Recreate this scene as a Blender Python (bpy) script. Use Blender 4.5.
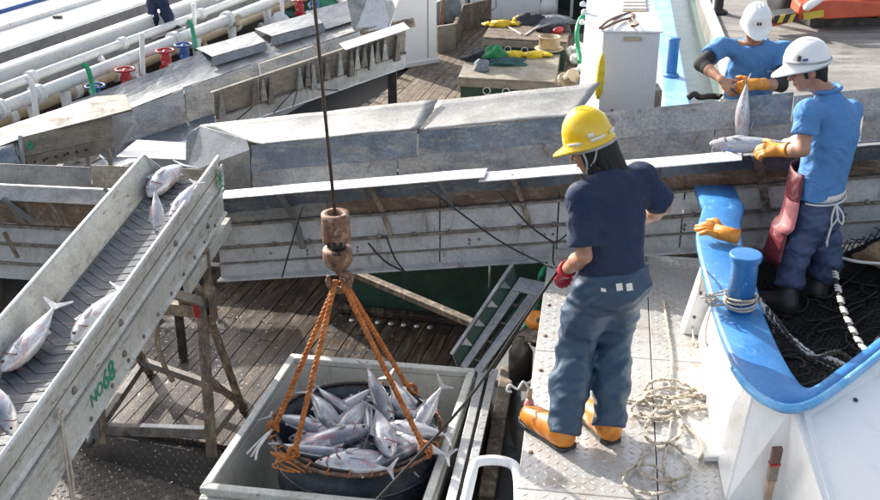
import bpy, bmesh, math, random
import numpy as np
from mathutils import Vector, Matrix, Euler, noise as mnoise

random.seed(7); np.random.seed(7)
V = Vector
R = math.radians
scene = bpy.context.scene
for o in list(bpy.data.objects): bpy.data.objects.remove(o)
COL = scene.collection

# ---------------------------------------------------------------- camera
PITCH = R(25.0); CAM_Z = 3.26; FOC = 1100.0          # focal length in pixels of an 880 px wide frame
cam_d = bpy.data.cameras.new('camera'); cam = bpy.data.objects.new('camera', cam_d); COL.objects.link(cam)
cam.location = (0, 0, CAM_Z); cam.rotation_euler = (R(90) - PITCH, 0, 0)
cam_d.sensor_width = 36; cam_d.lens = 36 * FOC / 880; cam_d.clip_start = 0.05; cam_d.clip_end = 2000
scene.camera = cam
# ---------------------------------------------------------------- sky, sun, exposure
SUN_DIR = V((-0.66, 0.75, 0)).normalized()             # horizontal direction towards the sun
SUN_EL = R(27)
world = bpy.data.worlds.new('World'); scene.world = world; world.use_nodes = True
wn = world.node_tree; bgn = wn.nodes['Background']
sky = wn.nodes.new('ShaderNodeTexSky'); sky.sky_type = 'NISHITA'; sky.sun_disc = False
sky.sun_elevation = SUN_EL; sky.sun_rotation = math.atan2(SUN_DIR.x, SUN_DIR.y)
sky.dust_density = 2.5; sky.air_density = 1.0; sky.ozone_density = 1.0
hs = wn.nodes.new('ShaderNodeHueSaturation'); hs.inputs['Saturation'].default_value = .5
wn.links.new(sky.outputs[0], hs.inputs['Color']); wn.links.new(hs.outputs[0], bgn.inputs[0]); bgn.inputs[1].default_value = 0.15
sun_d = bpy.data.lights.new('sun', 'SUN'); sun_d.energy = 4.1; sun_d.angle = R(0.6); sun_d.color = (1.0, 0.95, 0.87)
sun = bpy.data.objects.new('sun', sun_d); COL.objects.link(sun)
sv = V((SUN_DIR.x * math.cos(SUN_EL), SUN_DIR.y * math.cos(SUN_EL), math.sin(SUN_EL)))
sun.rotation_euler = sv.to_track_quat('Z', 'Y').to_euler(); sun.location = (-6, 6, 9)
scene.view_settings.view_transform = 'Standard'; scene.view_settings.look = 'None'
scene.view_settings.exposure = 1.12; scene.view_settings.gamma = 1.0
scene.render.resolution_x = 1024; scene.render.resolution_y = 582

# ---------------------------------------------------------------- helpers: where things stand
cP, sP = math.cos(PITCH), math.sin(PITCH)
def ray(px, py):
    u = (px - 440) / FOC; v = (py - 250) / FOC
    return V((u, cP - v * sP, -sP - v * cP))
CAM = V((0, 0, CAM_Z))
def P(px, py, z):
    d = ray(px, py); return CAM + d * ((z - CAM_Z) / d.z)
def Q(px, py, Y):
    d = ray(px, py); return CAM + d * (Y / d.y)
def frac(A, B, px):
    u = (px - 440) / FOC
    tA = A.y * cP + (CAM_Z - A.z) * sP; tB = B.y * cP + (CAM_Z - B.z) * sP
    return (u * tA - A.x) / ((B.x - A.x) - u * (tB - tA))
def lerp(a, b, t): return a + (b - a) * t

class MB:
    def __init__(s): s.v = []; s.f = []
    def add(s, vs, fs):
        n = len(s.v); s.v += [V(p) for p in vs]; s.f += [tuple(i + n for i in f) for f in fs]; return s
    def hexa(s, p):      # 8 points: bottom ring 0-3, top ring 4-7
        return s.add(p, [(0,3,2,1),(4,5,6,7),(0,1,5,4),(1,2,6,5),(2,3,7,6),(3,0,4,7)])
    def box(s, c, size, M=None):
        c = V(c); a, b, h = size[0]/2, size[1]/2, size[2]/2
        ps = [V(q) for q in ((-a,-b,-h),(a,-b,-h),(a,b,-h),(-a,b,-h),(-a,-b,h),(a,-b,h),(a,b,h),(-a,b,h))]
        if M is not None: ps = [M @ q for q in ps]
        return s.hexa([c + q for q in ps])
    def beam(s, p0, p1, w, h, up=(0,0,1)):   # w sideways, h along up
        p0, p1 = V(p0), V(p1); d = (p1 - p0).normalized(); up = V(up)
        x = d.cross(up).normalized(); u = x.cross(d).normalized()
        ps = []
        for sg in (-1, 1):
            for p, q in ((p0, -1), (p0, 1), (p1, 1), (p1, -1)):
                ps.append(p + x * (q * w / 2) + u * (sg * h / 2))
        return s.hexa(ps)
    def prism(s, poly, vec):
        poly = [V(p) for p in poly]; vec = V(vec); n = len(poly)
        fs = [tuple(range(n))[::-1], tuple(range(n, 2*n))] + [(i, (i+1) % n, n+(i+1) % n, n+i) for i in range(n)]
        return s.add(poly + [p + vec for p in poly], fs)
    def sheet(s, poly, th=0.006):
        poly = [V(p) for p in poly]; nrm = V((0,0,0))
        for i in range(len(poly)):
            a, b = poly[i], poly[(i+1) % len(poly)]
            nrm += V(((a.y-b.y)*(a.z+b.z), (a.z-b.z)*(a.x+b.x), (a.x-b.x)*(a.y+b.y)))
        nrm.normalize()
        return s.prism([p - nrm*th/2 for p in poly], nrm * th)
    def wsheet(s, q, th=.006, amp=.004, bow=0.0, nu=None, nv=None, edge=1.0):
        # dented sheet spanning a quad: q0->q1 along, q3->q2 the opposite edge
        q = [V(p) for p in q]; nrm = ((q[1]-q[0]).cross(q[3]-q[0])).normalized()
        if nrm.z < 0: nrm = -nrm
        L1, L2 = (q[1]-q[0]).length, (q[3]-q[0]).length
        nu = nu or max(3, min(40, int(L1/.07))); nv = nv or max(4, min(10, int(L2/.05))); g = []
        for i in range(nu+1):
            for j in range(nv+1):
                u, v = i/nu, j/nv; p = q[0].lerp(q[1],u).lerp(q[3].lerp(q[2],u), v)
                e = mnoise.noise(p*2.3+V((3,1,7)))*1.0 + mnoise.noise(p*6.5)*.55 + mnoise.noise(p*15)*.2
                g.append(p + nrm*(amp*e - bow*4*v*(1-v)) )
        n = len(g); w = nv+1
        fs = [(i*w+j,(i+1)*w+j,(i+1)*w+j+1,i*w+j+1) for i in range(nu) for j in range(nv)]
        fs += [tuple(k+n for k in f[::-1]) for f in fs]
        rim = [j for j in range(nv+1)] + [i*w+nv for i in range(1,nu+1)] + [nu*w+j for j in range(nv-1,-1,-1)] + [i*w for i in range(nu-1,0,-1)]
        for a, b in zip(rim, rim[1:]+rim[:1]): fs.append((a,b,b+n,a+n))
        return s.add([p+nrm*th/2 for p in g]+[p-nrm*th/2 for p in g], fs)
    def tube(s, pts, r, n=8, closed=False, caps=True):
        pts = [V(p) for p in pts]; m = len(pts)
        rs = r if isinstance(r, (list, tuple)) else [r]*m
        def tan(i):
            if closed: return (pts[(i+1) % m] - pts[i-1]).normalized()
            return (pts[min(i+1, m-1)] - pts[max(i-1, 0)]).normalized()
        t = tan(0); a = V((0,0,1)) if abs(t.z) < .9 else V((1,0,0)); x = t.cross(a).normalized()
        vs = []
        for i in range(m):
            t = tan(i); x = (x - t*x.dot(t))
            x = x.normalized() if x.length > 1e-6 else t.orthogonal().normalized()
            y = t.cross(x)
            for k in range(n):
                an = 2*math.pi*k/n; vs.append(pts[i] + (x*math.cos(an) + y*math.sin(an))*rs[i])
        fs = []
        for i in range(m if closed else m-1):
            j = (i+1) % m
            for k in range(n): fs.append((i*n+k, i*n+(k+1) % n, j*n+(k+1) % n, j*n+k))
        if not closed and caps: fs += [tuple(range(n))[::-1], tuple((m-1)*n+k for k in range(n))]
        return s.add(vs, fs)
    def lathe(s, c, prof, n=20, axis=(0,0,1)):   # prof: (radius, height)
        c = V(c); a = V(axis).normalized(); x = a.orthogonal().normalized(); y = a.cross(x); vs = []
        for r, h in prof:
            for k in range(n):
                an = 2*math.pi*k/n; vs.append(c + a*h + (x*math.cos(an) + y*math.sin(an))*r)
        fs = []
        for i in range(len(prof)-1):
            for k in range(n): fs.append((i*n+k, i*n+(k+1) % n, (i+1)*n+(k+1) % n, (i+1)*n+k))
        if prof[0][0] > 1e-4: fs.append(tuple(range(n))[::-1])
        if prof[-1][0] > 1e-4: fs.append(tuple((len(prof)-1)*n+k for k in range(n)))
        return s.add(vs, fs)
    def loft(s, rings, caps=True):
        n = len(rings[0]); vs = [p for r in rings for p in r]; fs = []
        for i in range(len(rings)-1):
            for k in range(n): fs.append((i*n+k, i*n+(k+1) % n, (i+1)*n+(k+1) % n, (i+1)*n+k))
        if caps: fs += [tuple(range(n))[::-1], tuple((len(rings)-1)*n+k for k in range(n))]
        return s.add(vs, fs)
    def grid(s, nu, nv, fn):
        vs = [fn(i/(nu-1), j/(nv-1)) for i in range(nu) for j in range(nv)]
        return s.add(vs, [(i*nv+j, (i+1)*nv+j, (i+1)*nv+j+1, i*nv+j+1) for i in range(nu-1) for j in range(nv-1)])
    def mesh(s, name, mat, smooth=False):
        me = bpy.data.meshes.new(name); me.from_pydata([tuple(p) for p in s.v], [], s.f)
        bm = bmesh.new(); bm.from_mesh(me); bmesh.ops.recalc_face_normals(bm, faces=bm.faces); bm.to_mesh(me); bm.free()
        if mat: me.materials.append(mat)
        if smooth: me.shade_smooth()
        return me

def link(name, me, parent=None, bevel=0, smooth_angle=None):
    o = bpy.data.objects.new(name, me); COL.objects.link(o)
    if parent is not None:
        o.parent = parent
        o.matrix_parent_inverse = Matrix.Translation(-parent.location) if parent.parent is None else Matrix.Identity(4)
    if bevel:
        m = o.modifiers.new('bevel', 'BEVEL'); m.width = bevel; m.segments = 2; m.limit_method = 'ANGLE'; m.angle_limit = R(35)
        m.harden_normals = False
    return o
def thing(name, label, cat, loc=(0,0,0), group=None):
    o = bpy.data.objects.new(name, None); COL.objects.link(o); o.location = loc; o.empty_display_size = .1
    return tag(o, label, cat, group)
def tag(o, label, cat, group=None):
    o['label'] = label; o['category'] = cat
    if group: o['group'] = group
    return o
def part(root, name, mb, mat, smooth=False, bevel=0, label=None, kind=None):
    o = link(name, mb.mesh(name, mat, smooth), root, bevel)
    if label: o['label'] = label
    if kind: o['kind'] = kind
    return o
def solo(name, mb, mat, label, cat, smooth=False, bevel=0, group=None):
    c = V((0,0,0)); zs = min(p.z for p in mb.v)
    for p in mb.v: c += p
    c /= len(mb.v); c.z = zs
    me = mb.mesh(name, mat, smooth); me.transform(Matrix.Translation(-c))
    o = link(name, me, None, bevel); o.location = c
    return tag(o, label, cat, group)
def struct(name, mb, mat, parent=None, bevel=0):
    o = link(name, mb.mesh(name, mat), parent, bevel); o['kind'] = 'structure'; return o

def smoothline(pts, sub=6):      # Catmull-Rom
    pts = [V(p) for p in pts]; out = []
    for i in range(len(pts)-1):
        p0 = pts[max(i-1,0)]; p1 = pts[i]; p2 = pts[i+1]; p3 = pts[min(i+2, len(pts)-1)]
        for k in range(sub):
            t = k/sub
            out.append(.5*((2*p1) + (p2-p0)*t + (2*p0-5*p1+4*p2-p3)*t*t + (3*p1-p0-3*p2+p3)*t**3))
    out.append(pts[-1]); return out
def sag(a, b, drop, n=10):
    a, b = V(a), V(b)
    return [a.lerp(b, i/n) - V((0,0,drop*4*(i/n)*(1-i/n))) for i in range(n+1)]
def twisted(mb, pts, r, strands=3, pitch=.09, n=6, sub=14):
    """laid rope: strands wound round a path"""
    pts = [V(p) for p in pts]; dist = 0; path = []
    for i in range(len(pts)-1):
        L = (pts[i+1]-pts[i]).length; k = max(2, int(L/pitch*sub/2))
        for j in range(k): path.append((pts[i].lerp(pts[i+1], j/k), dist + L*j/k, (pts[i+1]-pts[i]).normalized()))
        dist += L
    path.append((pts[-1], dist, (pts[-1]-pts[-2]).normalized()))
    for s_ in range(strands):
        q = []
        for p, d, t in path:
            x = t.cross(V((.31,.9,.2))).normalized(); y = t.cross(x); an = 2*math.pi*(d/pitch + s_/strands)
            q.append(p + (x*math.cos(an) + y*math.sin(an))*r*.5)
        mb.tube(q, r*.56, n)
    return mb

# ---------------------------------------------------------------- materials
def new_mat(name):
    m = bpy.data.materials.new(name); m.use_nodes = True; nt = m.node_tree
    return m, nt, nt.nodes['Principled BSDF']
def nd(nt, typ, **kw):
    n = nt.nodes.new(typ)
    for k, v in kw.items():
        if k in n.inputs: n.inputs[k].default_value = v
        else: setattr(n, k, v)
    return n
def c4(c): return (c[0], c[1], c[2], 1) if hasattr(c, '__len__') else (c, c, c, 1)
def mat(name, base, second=None, scale=6, amt=(.42,.62), rough=.5, metal=0, bump=.0, bscale=40, streak=None,
        fine=None, fscale=60, famt=(.55,.7), stretch=(1,1,1), third=None, tscale=2.0, tamt=(.5,.6), rvar=.12, sss=0, coat=0, wrinkle=0, wscale=9, grain=.0, gscale=45):
    m, nt, b = new_mat(name); L = nt.links
    tc0 = nd(nt, 'ShaderNodeTexCoord'); mp = nd(nt, 'ShaderNodeMapping')
    oi = nd(nt, 'ShaderNodeObjectInfo'); om_ = nd(nt, 'ShaderNodeVectorMath', operation='MULTIPLY'); om_.inputs[1].default_value = (23.7, 23.7, 23.7); L.new(oi.outputs['Random'], om_.inputs[0])
    tcv = nd(nt, 'ShaderNodeVectorMath', operation='ADD'); L.new(tc0.outputs['Object'], tcv.inputs[0]); L.new(om_.outputs[0], tcv.inputs[1])
    L.new(tcv.outputs[0], mp.inputs[0]); mp.inputs['Scale'].default_value = stretch
    col = None
    rgb = nd(nt, 'ShaderNodeRGB'); rgb.outputs[0].default_value = c4(base); col = rgb.outputs[0]
    facs = []
    def layer(c, sc, lim, det=6, dist=0.3, vec=None):
        nonlocal col
        nz = nd(nt, 'ShaderNodeTexNoise', Scale=sc, Detail=det+4, Roughness=.70, Distortion=dist); L.new(vec or mp.outputs[0], nz.inputs['Vector'])
        rp = nd(nt, 'ShaderNodeMapRange'); rp.interpolation_type = 'SMOOTHSTEP'
        sh_ = .06 if lim[0] > .5 else .0
        rp.inputs['From Min'].default_value = lim[0]-sh_; rp.inputs['From Max'].default_value = lim[1]-sh_; L.new(nz.outputs[0], rp.inputs[0])
        mx = nd(nt, 'ShaderNodeMix'); mx.data_type = 'RGBA'; L.new(rp.outputs[0], mx.inputs[0]); L.new(col, mx.inputs[6]); mx.inputs[7].default_value = c4(c)
        col = mx.outputs[2]; facs.append(rp.outputs[0]); return nz
    n1 = None
    if second is not None: n1 = layer(second, scale, amt)
    if third is not None: layer(third, tscale, tamt, 8, .8)
    if streak is not None:      # (colour, scale vec, limits)
        mp2 = nd(nt, 'ShaderNodeMapping'); L.new(tcv.outputs[0], mp2.inputs[0]); mp2.inputs['Scale'].default_value = streak[1]
        layer(streak[0], 1.0, streak[2], 7, .2, mp2.outputs[0])
    if fine is not None: layer(fine, fscale, famt, 3, 0)
    if grain:
        ng = nd(nt, 'ShaderNodeTexNoise', Scale=gscale, Detail=6, Roughness=.75); L.new(tcv.outputs[0], ng.inputs['Vector'])
        rg = nd(nt, 'ShaderNodeMapRange'); rg.inputs['From Min'].default_value = .33; rg.inputs['From Max'].default_value = .67
        rg.inputs['To Min'].default_value = 1-grain; rg.inputs['To Max'].default_value = 1+grain*.7; L.new(ng.outputs[0], rg.inputs[0])
        mg = nd(nt, 'ShaderNodeVectorMath', operation='SCALE'); L.new(col, mg.inputs[0]); L.new(rg.outputs[0], mg.inputs['Scale']); col = mg.outputs[0]
    L.new(col, b.inputs['Base Color'])
    b.inputs['Metallic'].default_value = metal
    if facs and rvar:
        rr = nd(nt, 'ShaderNodeMapRange'); rr.inputs['To Min'].default_value = max(.04, rough-rvar); rr.inputs['To Max'].default_value = min(1, rough+rvar)
        L.new(facs[0], rr.inputs[0]); L.new(rr.outputs[0], b.inputs['Roughness'])
    else: b.inputs['Roughness'].default_value = rough
    if coat: b.inputs['Coat Weight'].default_value = coat; b.inputs['Coat Roughness'].default_value = .15
    if sss:
        b.inputs['Subsurface Weight'].default_value = sss; b.inputs['Subsurface Radius'].default_value = (.012,.005,.003)
    nrm = None
    if bump:
        nb = nd(nt, 'ShaderNodeTexNoise', Scale=bscale, Detail=5, Roughness=.6); L.new(mp.outputs[0], nb.inputs['Vector'])
        bp = nd(nt, 'ShaderNodeBump', Strength=bump, Distance=.01); L.new(nb.outputs[0], bp.inputs['Height']); nrm = bp
    if wrinkle:
        nb = nd(nt, 'ShaderNodeTexNoise', Scale=wscale, Detail=2, Roughness=.45, Distortion=1.2); L.new(mp.outputs[0], nb.inputs['Vector'])
        bp = nd(nt, 'ShaderNodeBump', Strength=wrinkle, Distance=.03); L.new(nb.outputs[0], bp.inputs['Height'])
        if nrm: L.new(nrm.outputs[0], bp.inputs['Normal'])
        nrm = bp
    if nrm: L.new(nrm.outputs[0], b.inputs['Normal'])
    return m

MT = {}
MT['galv'] = mat('galvanised_sheet', (.25,.258,.268), (.17,.18,.193), 3, (.38,.66), .42, .55, .08, 90, streak=((.30,.30,.295), (1.2,9,6), (.5,.72)), third=(.20,.16,.12), tscale=7, tamt=(.66,.78), grain=0.28)
MT['galv_pale'] = mat('pale_worn_sheet', (.33,.325,.31), (.22,.218,.212), 4, (.4,.65), .5, .2, .08, 80, streak=((.44,.43,.41), (2,9,7), (.5,.7)), third=(.30,.25,.19), tscale=9, tamt=(.66,.8), fine=(.33,.30,.27), fscale=120, famt=(.66,.78), grain=0.26)
MT['galv_wet'] = mat('wet_blue_grey_sheet', (.20,.235,.28), (.125,.15,.185), 3, (.36,.62), .3, .45, .1, 70, streak=((.32,.31,.29), (3,3,14), (.56,.76)), third=(.30,.27,.23), tscale=6, tamt=(.6,.75), fine=(.42,.40,.37), fscale=70, famt=(.7,.82), grain=0.34)
MT['galv_mid'] = mat('stained_grey_sheet', (.34,.345,.345), (.24,.25,.26), 4, (.4,.64), .42, .4, .1, 80, streak=((.42,.40,.37), (3,3,16), (.52,.74)), third=(.20,.15,.11), tscale=8, tamt=(.62,.76), grain=0.32)
MT['alum'] = mat('bare_aluminium', (.66,.665,.66), (.50,.50,.49), 5, (.42,.68), .38, .55, .05, 120, third=(.30,.28,.25), tscale=9, tamt=(.68,.8), grain=0.18)
MT['ledge'] = mat('bright_aluminium_ledge', (.66,.66,.655), (.54,.54,.54), 8, (.5,.75), .38, .25, .04, 120, fine=(.35,.33,.30), fscale=50, famt=(.7,.8), grain=0.14)
MT['rail_cream'] = mat('cream_painted_steel', (.56,.55,.50), (.43,.41,.36), 4, (.42,.66), .5, .1, .08, 90, streak=((.20,.17,.13), (7,5,22), (.60,.74)), third=(.17,.12,.085), tscale=11, tamt=(.68,.78), grain=0.20)
MT['wallpanel'] = mat('grimy_white_panel', (.50,.51,.51), (.37,.37,.365), 3, (.4,.66), .5, .1, .06, 80, streak=((.20,.17,.14), (6,6,1.4), (.60,.76)), third=(.17,.13,.10), tscale=9, tamt=(.68,.8), fine=(.22,.20,.18), fscale=80, famt=(.70,.8), grain=0.22)
MT['grime_and_shade'] = mat('grimy_rail_and_shade', (.16,.14,.12), (.26,.24,.21), 9, (.45,.65), .6, .1, .15, 60, third=(.07,.06,.05), tscale=14, tamt=(.55,.7))
MT['ply'] = mat('stained_plywood', (.17,.115,.075), (.10,.07,.05), 3, (.4,.62), .65, 0, .1, 60, streak=((.24,.19,.14), (3,3,20), (.5,.7)), third=(.25,.22,.19), tscale=5, tamt=(.6,.74), grain=0.40)
MT['beigeboard'] = mat('weathered_beige_board', (.30,.265,.21), (.21,.185,.145), 4, (.4,.62), .65, 0, .1, 70, streak=((.38,.34,.28), (4,2,18), (.5,.7)), third=(.16,.11,.07), tscale=9, tamt=(.64,.78), grain=0.30)
MT['wood'] = mat('wet_deck_plank', (.062,.045,.033), (.030,.024,.020), 4, (.38,.62), .42, 0, .3, 60, streak=((.16,.11,.07), (26,3,10), (.52,.72)), third=(.022,.020,.019), tscale=3.2, tamt=(.54,.66), fine=(.30,.29,.29), fscale=75, famt=(.72,.80), grain=0.45)
MT['wood_dry'] = mat('dry_deck_plank', (.20,.155,.11), (.12,.09,.065), 5, (.4,.62), .7, 0, .2, 60, streak=((.34,.27,.20), (26,2.5,10), (.5,.7)), third=(.08,.06,.045), tscale=8, tamt=(.58,.72), grain=0.35)
MT['seam'] = mat('dark_seam', (.02,.017,.015), rough=.8)
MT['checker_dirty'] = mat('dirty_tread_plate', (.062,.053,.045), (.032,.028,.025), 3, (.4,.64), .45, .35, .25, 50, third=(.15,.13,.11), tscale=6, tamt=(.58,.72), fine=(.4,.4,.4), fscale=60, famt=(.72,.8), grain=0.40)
MT['checker'] = mat('aluminium_tread_plate', (.56,.54,.51), (.45,.425,.39), 4, (.42,.68), .42, .35, .08, 100, third=(.36,.29,.21), tscale=3.5, tamt=(.60,.74), fine=(.34,.28,.21), fscale=45, famt=(.66,.8), grain=0.20)
MT['lug'] = mat('tread_lug', (.56,.54,.51), (.45,.425,.39), 4, (.42,.68), .5, .3, third=(.40,.33,.25), tscale=3.5, tamt=(.60,.74), grain=0.18)
MT['white'] = mat('white_boat_paint', (.82,.82,.81), (.77,.77,.765), 3, (.45,.7), .35, 0, .06, 60, coat=.2, streak=((.70,.69,.66), (7,7,1.2), (.58,.8)), fine=(.6,.56,.5), fscale=35, famt=(.74,.84))
MT['white_dirty'] = mat('dirty_white_paint', (.72,.72,.70), (.60,.59,.56), 4, (.45,.68), .45, 0, .05, 60, streak=((.34,.27,.19), (8,8,2), (.66,.78)), third=(.30,.22,.15), tscale=12, tamt=(.72,.8), grain=0.12)
MT['whitebox'] = mat('pale_grey_box_paint', (.66,.67,.68), (.60,.61,.62), 5, (.45,.7), .4, 0, .02, 60, third=(.30,.24,.18), tscale=10, tamt=(.74,.82), grain=0.07)
MT['blue'] = mat('bright_blue_paint', (.028,.165,.43), (.045,.22,.51), 5, (.4,.66), .45, 0, .12, 50, third=(.20,.40,.64), tscale=10, tamt=(.62,.78), streak=((.36,.50,.66), (22,4,9), (.66,.80)), fine=(.02,.07,.2), fscale=60, famt=(.70,.82), grain=0.15)
MT['skyblue'] = mat('pale_blue_paint', (.10,.36,.68), (.22,.46,.74), 7, (.4,.66), .34, 0, .06, 50, fine=(.6,.68,.75), fscale=30, famt=(.66,.75), grain=0.12)
MT['paleblue'] = mat('chalky_blue_paint', (.20,.40,.66), (.34,.52,.72), 3, (.4,.66), .5, 0, .04, 50)
MT['rust'] = mat('rusty_iron', (.22,.115,.07), (.13,.065,.045), 14, (.4,.64), .7, .25, .4, 50, third=(.38,.27,.20), tscale=16, tamt=(.55,.7), fine=(.07,.045,.035), fscale=90, famt=(.6,.75), grain=0.30)
MT['brownsteel'] = mat('brown_worn_steel', (.185,.145,.108), (.10,.08,.062), 7, (.4,.62), .6, .1, .2, 60, streak=((.36,.28,.19), (14,14,4), (.52,.7)), third=(.42,.34,.24), tscale=9, tamt=(.66,.78), grain=0.35)
MT['darksteel'] = mat('dark_steel', (.05,.045,.04), (.10,.09,.08), 8, (.45,.65), .5, .4, .1, 60)
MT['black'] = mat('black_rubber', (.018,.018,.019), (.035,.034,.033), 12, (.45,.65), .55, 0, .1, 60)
MT['blackrope'] = mat('black_rope', (.022,.02,.019), rough=.8, bump=.3, bscale=150)
MT['wire'] = mat('greasy_wire', (.07,.055,.045), (.13,.10,.08), 30, (.4,.6), .5, .5)
MT['orope'] = mat('orange_laid_rope', (.52,.175,.035), (.30,.09,.022), 16, (.4,.64), .75, 0, .3, 160, third=(.24,.10,.04), tscale=9, tamt=(.6,.75), grain=0.30)
MT['tanrope'] = mat('tan_rope', (.56,.49,.39), (.44,.38,.29), 18, (.4,.64), .8, 0, .3, 160, grain=0.25)
MT['whiterope'] = mat('white_cord', (.68,.67,.64), (.55,.54,.51), 18, (.4,.64), .8, 0, .2, 160)
MT['tub'] = mat('dark_tub_plastic', (.045,.060,.078), (.075,.094,.118), 5, (.4,.64), .38, 0, .08, 40, streak=((.10,.115,.13), (9,9,1.5), (.58,.74)), grain=0.30)
MT['bin'] = mat('grubby_bin_plastic', (.62,.61,.55), (.53,.52,.45), 2.5, (.4,.66), .45, 0, .05, 40, streak=((.26,.20,.13), (4,4,1.0), (.60,.78)), third=(.27,.22,.15), tscale=3, tamt=(.66,.8), grain=0.14)
MT['binrim'] = mat('chipped_bin_rim', (.62,.62,.57), (.50,.49,.44), 6, (.4,.66), .5, 0, .15, 40, third=(.05,.05,.045), tscale=7, tamt=(.665,.70), fine=(.20,.20,.16), fscale=50, famt=(.68,.78), grain=0.20)
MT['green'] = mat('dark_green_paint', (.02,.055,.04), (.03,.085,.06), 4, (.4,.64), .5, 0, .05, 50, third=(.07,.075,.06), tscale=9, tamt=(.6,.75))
MT['brightgreen'] = mat('bright_green_hose', (.02,.34,.15), (.015,.25,.11), 9, (.4,.64), .4)
MT['teal'] = mat('teal_plastic', (.04,.28,.22), (.03,.2,.16), 9, (.4,.64), .4)
MT['greennet'] = mat('green_net', (.015,.13,.085), (.03,.20,.13), 30, (.4,.6), .8, 0, .6, 60)
MT['water'] = mat('harbour_water', (.10,.185,.172), (.13,.215,.20), .8, (.4,.66), .18, 0, .6, 7, rvar=.04)
MT['concrete'] = mat('quay_concrete', (.235,.22,.20), (.17,.16,.147), 1.2, (.4,.64), .85, 0, .2, 50, third=(.12,.112,.104), tscale=1.1, tamt=(.58,.7), streak=((.29,.275,.255), (.7,4,1), (.52,.7)), fine=(.40,.38,.35), fscale=60, famt=(.62,.74), grain=0.28)
MT['orange'] = mat('orange_red_machine', (.52,.075,.02), (.42,.055,.018), 5, (.4,.64), .4, 0, .05, 40, coat=.2, third=(.2,.05,.03), tscale=9, tamt=(.68,.8))
MT['hazard'] = mat('yellow_panel', (.62,.45,.05), (.52,.36,.04), 8, (.4,.64), .45)
MT['yellow'] = mat('yellow_rubber', (.75,.55,.02), (.62,.42,.015), 20, (.4,.64), .5, wrinkle=.5, wscale=40)
MT['red'] = mat('red_paint', (.42,.025,.03), (.30,.02,.025), 12, (.4,.64), .45)
MT['valveblue'] = mat('blue_valve_paint', (.03,.11,.33), (.02,.07,.22), 12, (.4,.64), .45)
MT['helmet_y'] = mat('yellow_helmet_plastic', (.80,.52,.008), (.78,.48,.006), 9, (.45,.7), .32, 0, coat=.3, grain=0.05)
MT['helmet_w'] = mat('white_helmet_plastic', (.78,.79,.79), (.72,.73,.74), 8, (.45,.7), .32, 0, coat=.3)
MT['sticker'] = mat('white_sticker', (.78,.77,.68), (.65,.64,.55), 20, (.45,.7), .5)
MT['skin'] = mat('skin', (.43,.225,.145), (.34,.165,.105), 14, (.4,.66), .48, 0, .05, 120, sss=.12)
MT['hair'] = mat('black_hair', (.007,.006,.006), (.014,.012,.011), 60, (.45,.65), .7, 0, .5, 120, stretch=(3,3,.5))
MT['navy'] = mat('navy_cotton', (.010,.020,.055), (.013,.026,.068), 5, (.4,.64), .85, 0, .15, 220, wrinkle=.8, wscale=7, grain=0.15)
MT['trouser'] = mat('steel_blue_waterproof', (.026,.056,.098), (.032,.066,.114), 3, (.35,.7), .6, 0, .05, 120, wrinkle=.45, wscale=6, grain=0.12)
MT['trouser2'] = mat('dark_blue_work_trouser', (.045,.068,.145), (.06,.088,.175), 5, (.4,.64), .7, 0, .1, 200, wrinkle=.5, wscale=9, grain=0.15)
MT['polo'] = mat('bright_blue_polo', (.075,.215,.47), (.085,.235,.50), 5, (.4,.64), .85, 0, .15, 240, wrinkle=.9, wscale=7, grain=0.08)
MT['armcover'] = mat('black_arm_cover', (.015,.015,.016), rough=.8)
MT['apron_red'] = mat('dark_red_apron', (.155,.016,.028), (.115,.013,.022), 6, (.4,.64), .45, wrinkle=.4, grain=0.20)
MT['apron_pink'] = mat('pink_apron_lining', (.56,.20,.20), (.48,.16,.16), 6, (.4,.64), .5)
MT['apron_white'] = mat('off_white_apron', (.60,.56,.50), (.48,.44,.39), 6, (.4,.64), .55, wrinkle=.4)
MT['boot_o'] = mat('orange_rubber_boot', (.62,.22,.02), (.52,.16,.015), 9, (.4,.64), .42, third=(.35,.13,.03), tscale=9, tamt=(.66,.8), grain=0.18)
MT['glove_o'] = mat('orange_rubber_glove', (.64,.25,.02), (.52,.18,.015), 14, (.4,.64), .5, 0, .2, 90, grain=0.15)
MT['glove_r'] = mat('red_rubber_glove', (.45,.015,.04), (.35,.012,.03), 14, (.4,.64), .45)
MT['glove_w'] = mat('white_cotton_glove', (.70,.70,.68), (.55,.55,.54), 20, (.4,.64), .85, 0, .3, 150)
MT['belt'] = mat('white_belt', (.66,.64,.60), (.55,.52,.47), 20, (.4,.64), .6)
MT['strap'] = mat('grey_strap', (.42,.43,.44), (.33,.34,.35), 20, (.4,.64), .6)
MT['net'] = mat('black_net', (.011,.012,.012), (.022,.022,.022), 40, (.4,.64), .75)
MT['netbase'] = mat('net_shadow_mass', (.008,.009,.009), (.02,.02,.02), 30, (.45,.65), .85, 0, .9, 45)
MT['burlap'] = mat('tan_sacking', (.36,.25,.15), (.25,.17,.10), 12, (.4,.64), .85, 0, .4, 80, grain=0.40)
MT['glass'] = mat('dark_window_glass', (.03,.04,.05), rough=.08)
MT['pink'] = mat('pink_plastic', (.62,.24,.22), (.5,.18,.16), 14, (.4,.64), .5)
MT['brushwood'] = mat('pale_wood_handle', (.52,.36,.27), (.42,.28,.20), 14, (.4,.64), .6)
MT['bristle'] = mat('dark_bristle', (.10,.055,.045), (.17,.10,.08), 60, (.4,.6), .8)
MT['markgreen'] = mat('green_stencil_paint', (.015,.24,.13), (.05,.30,.19), 40, (.45,.65), .6)
MT['belt_rubber'] = mat('worn_conveyor_rubber', (.050,.058,.073), (.085,.096,.115), 5, (.4,.64), .62, 0, .15, 60, streak=((.16,.17,.18), (3,14,5), (.56,.74)), fine=(.38,.39,.40), fscale=55, famt=(.72,.8), grain=0.30)
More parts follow.
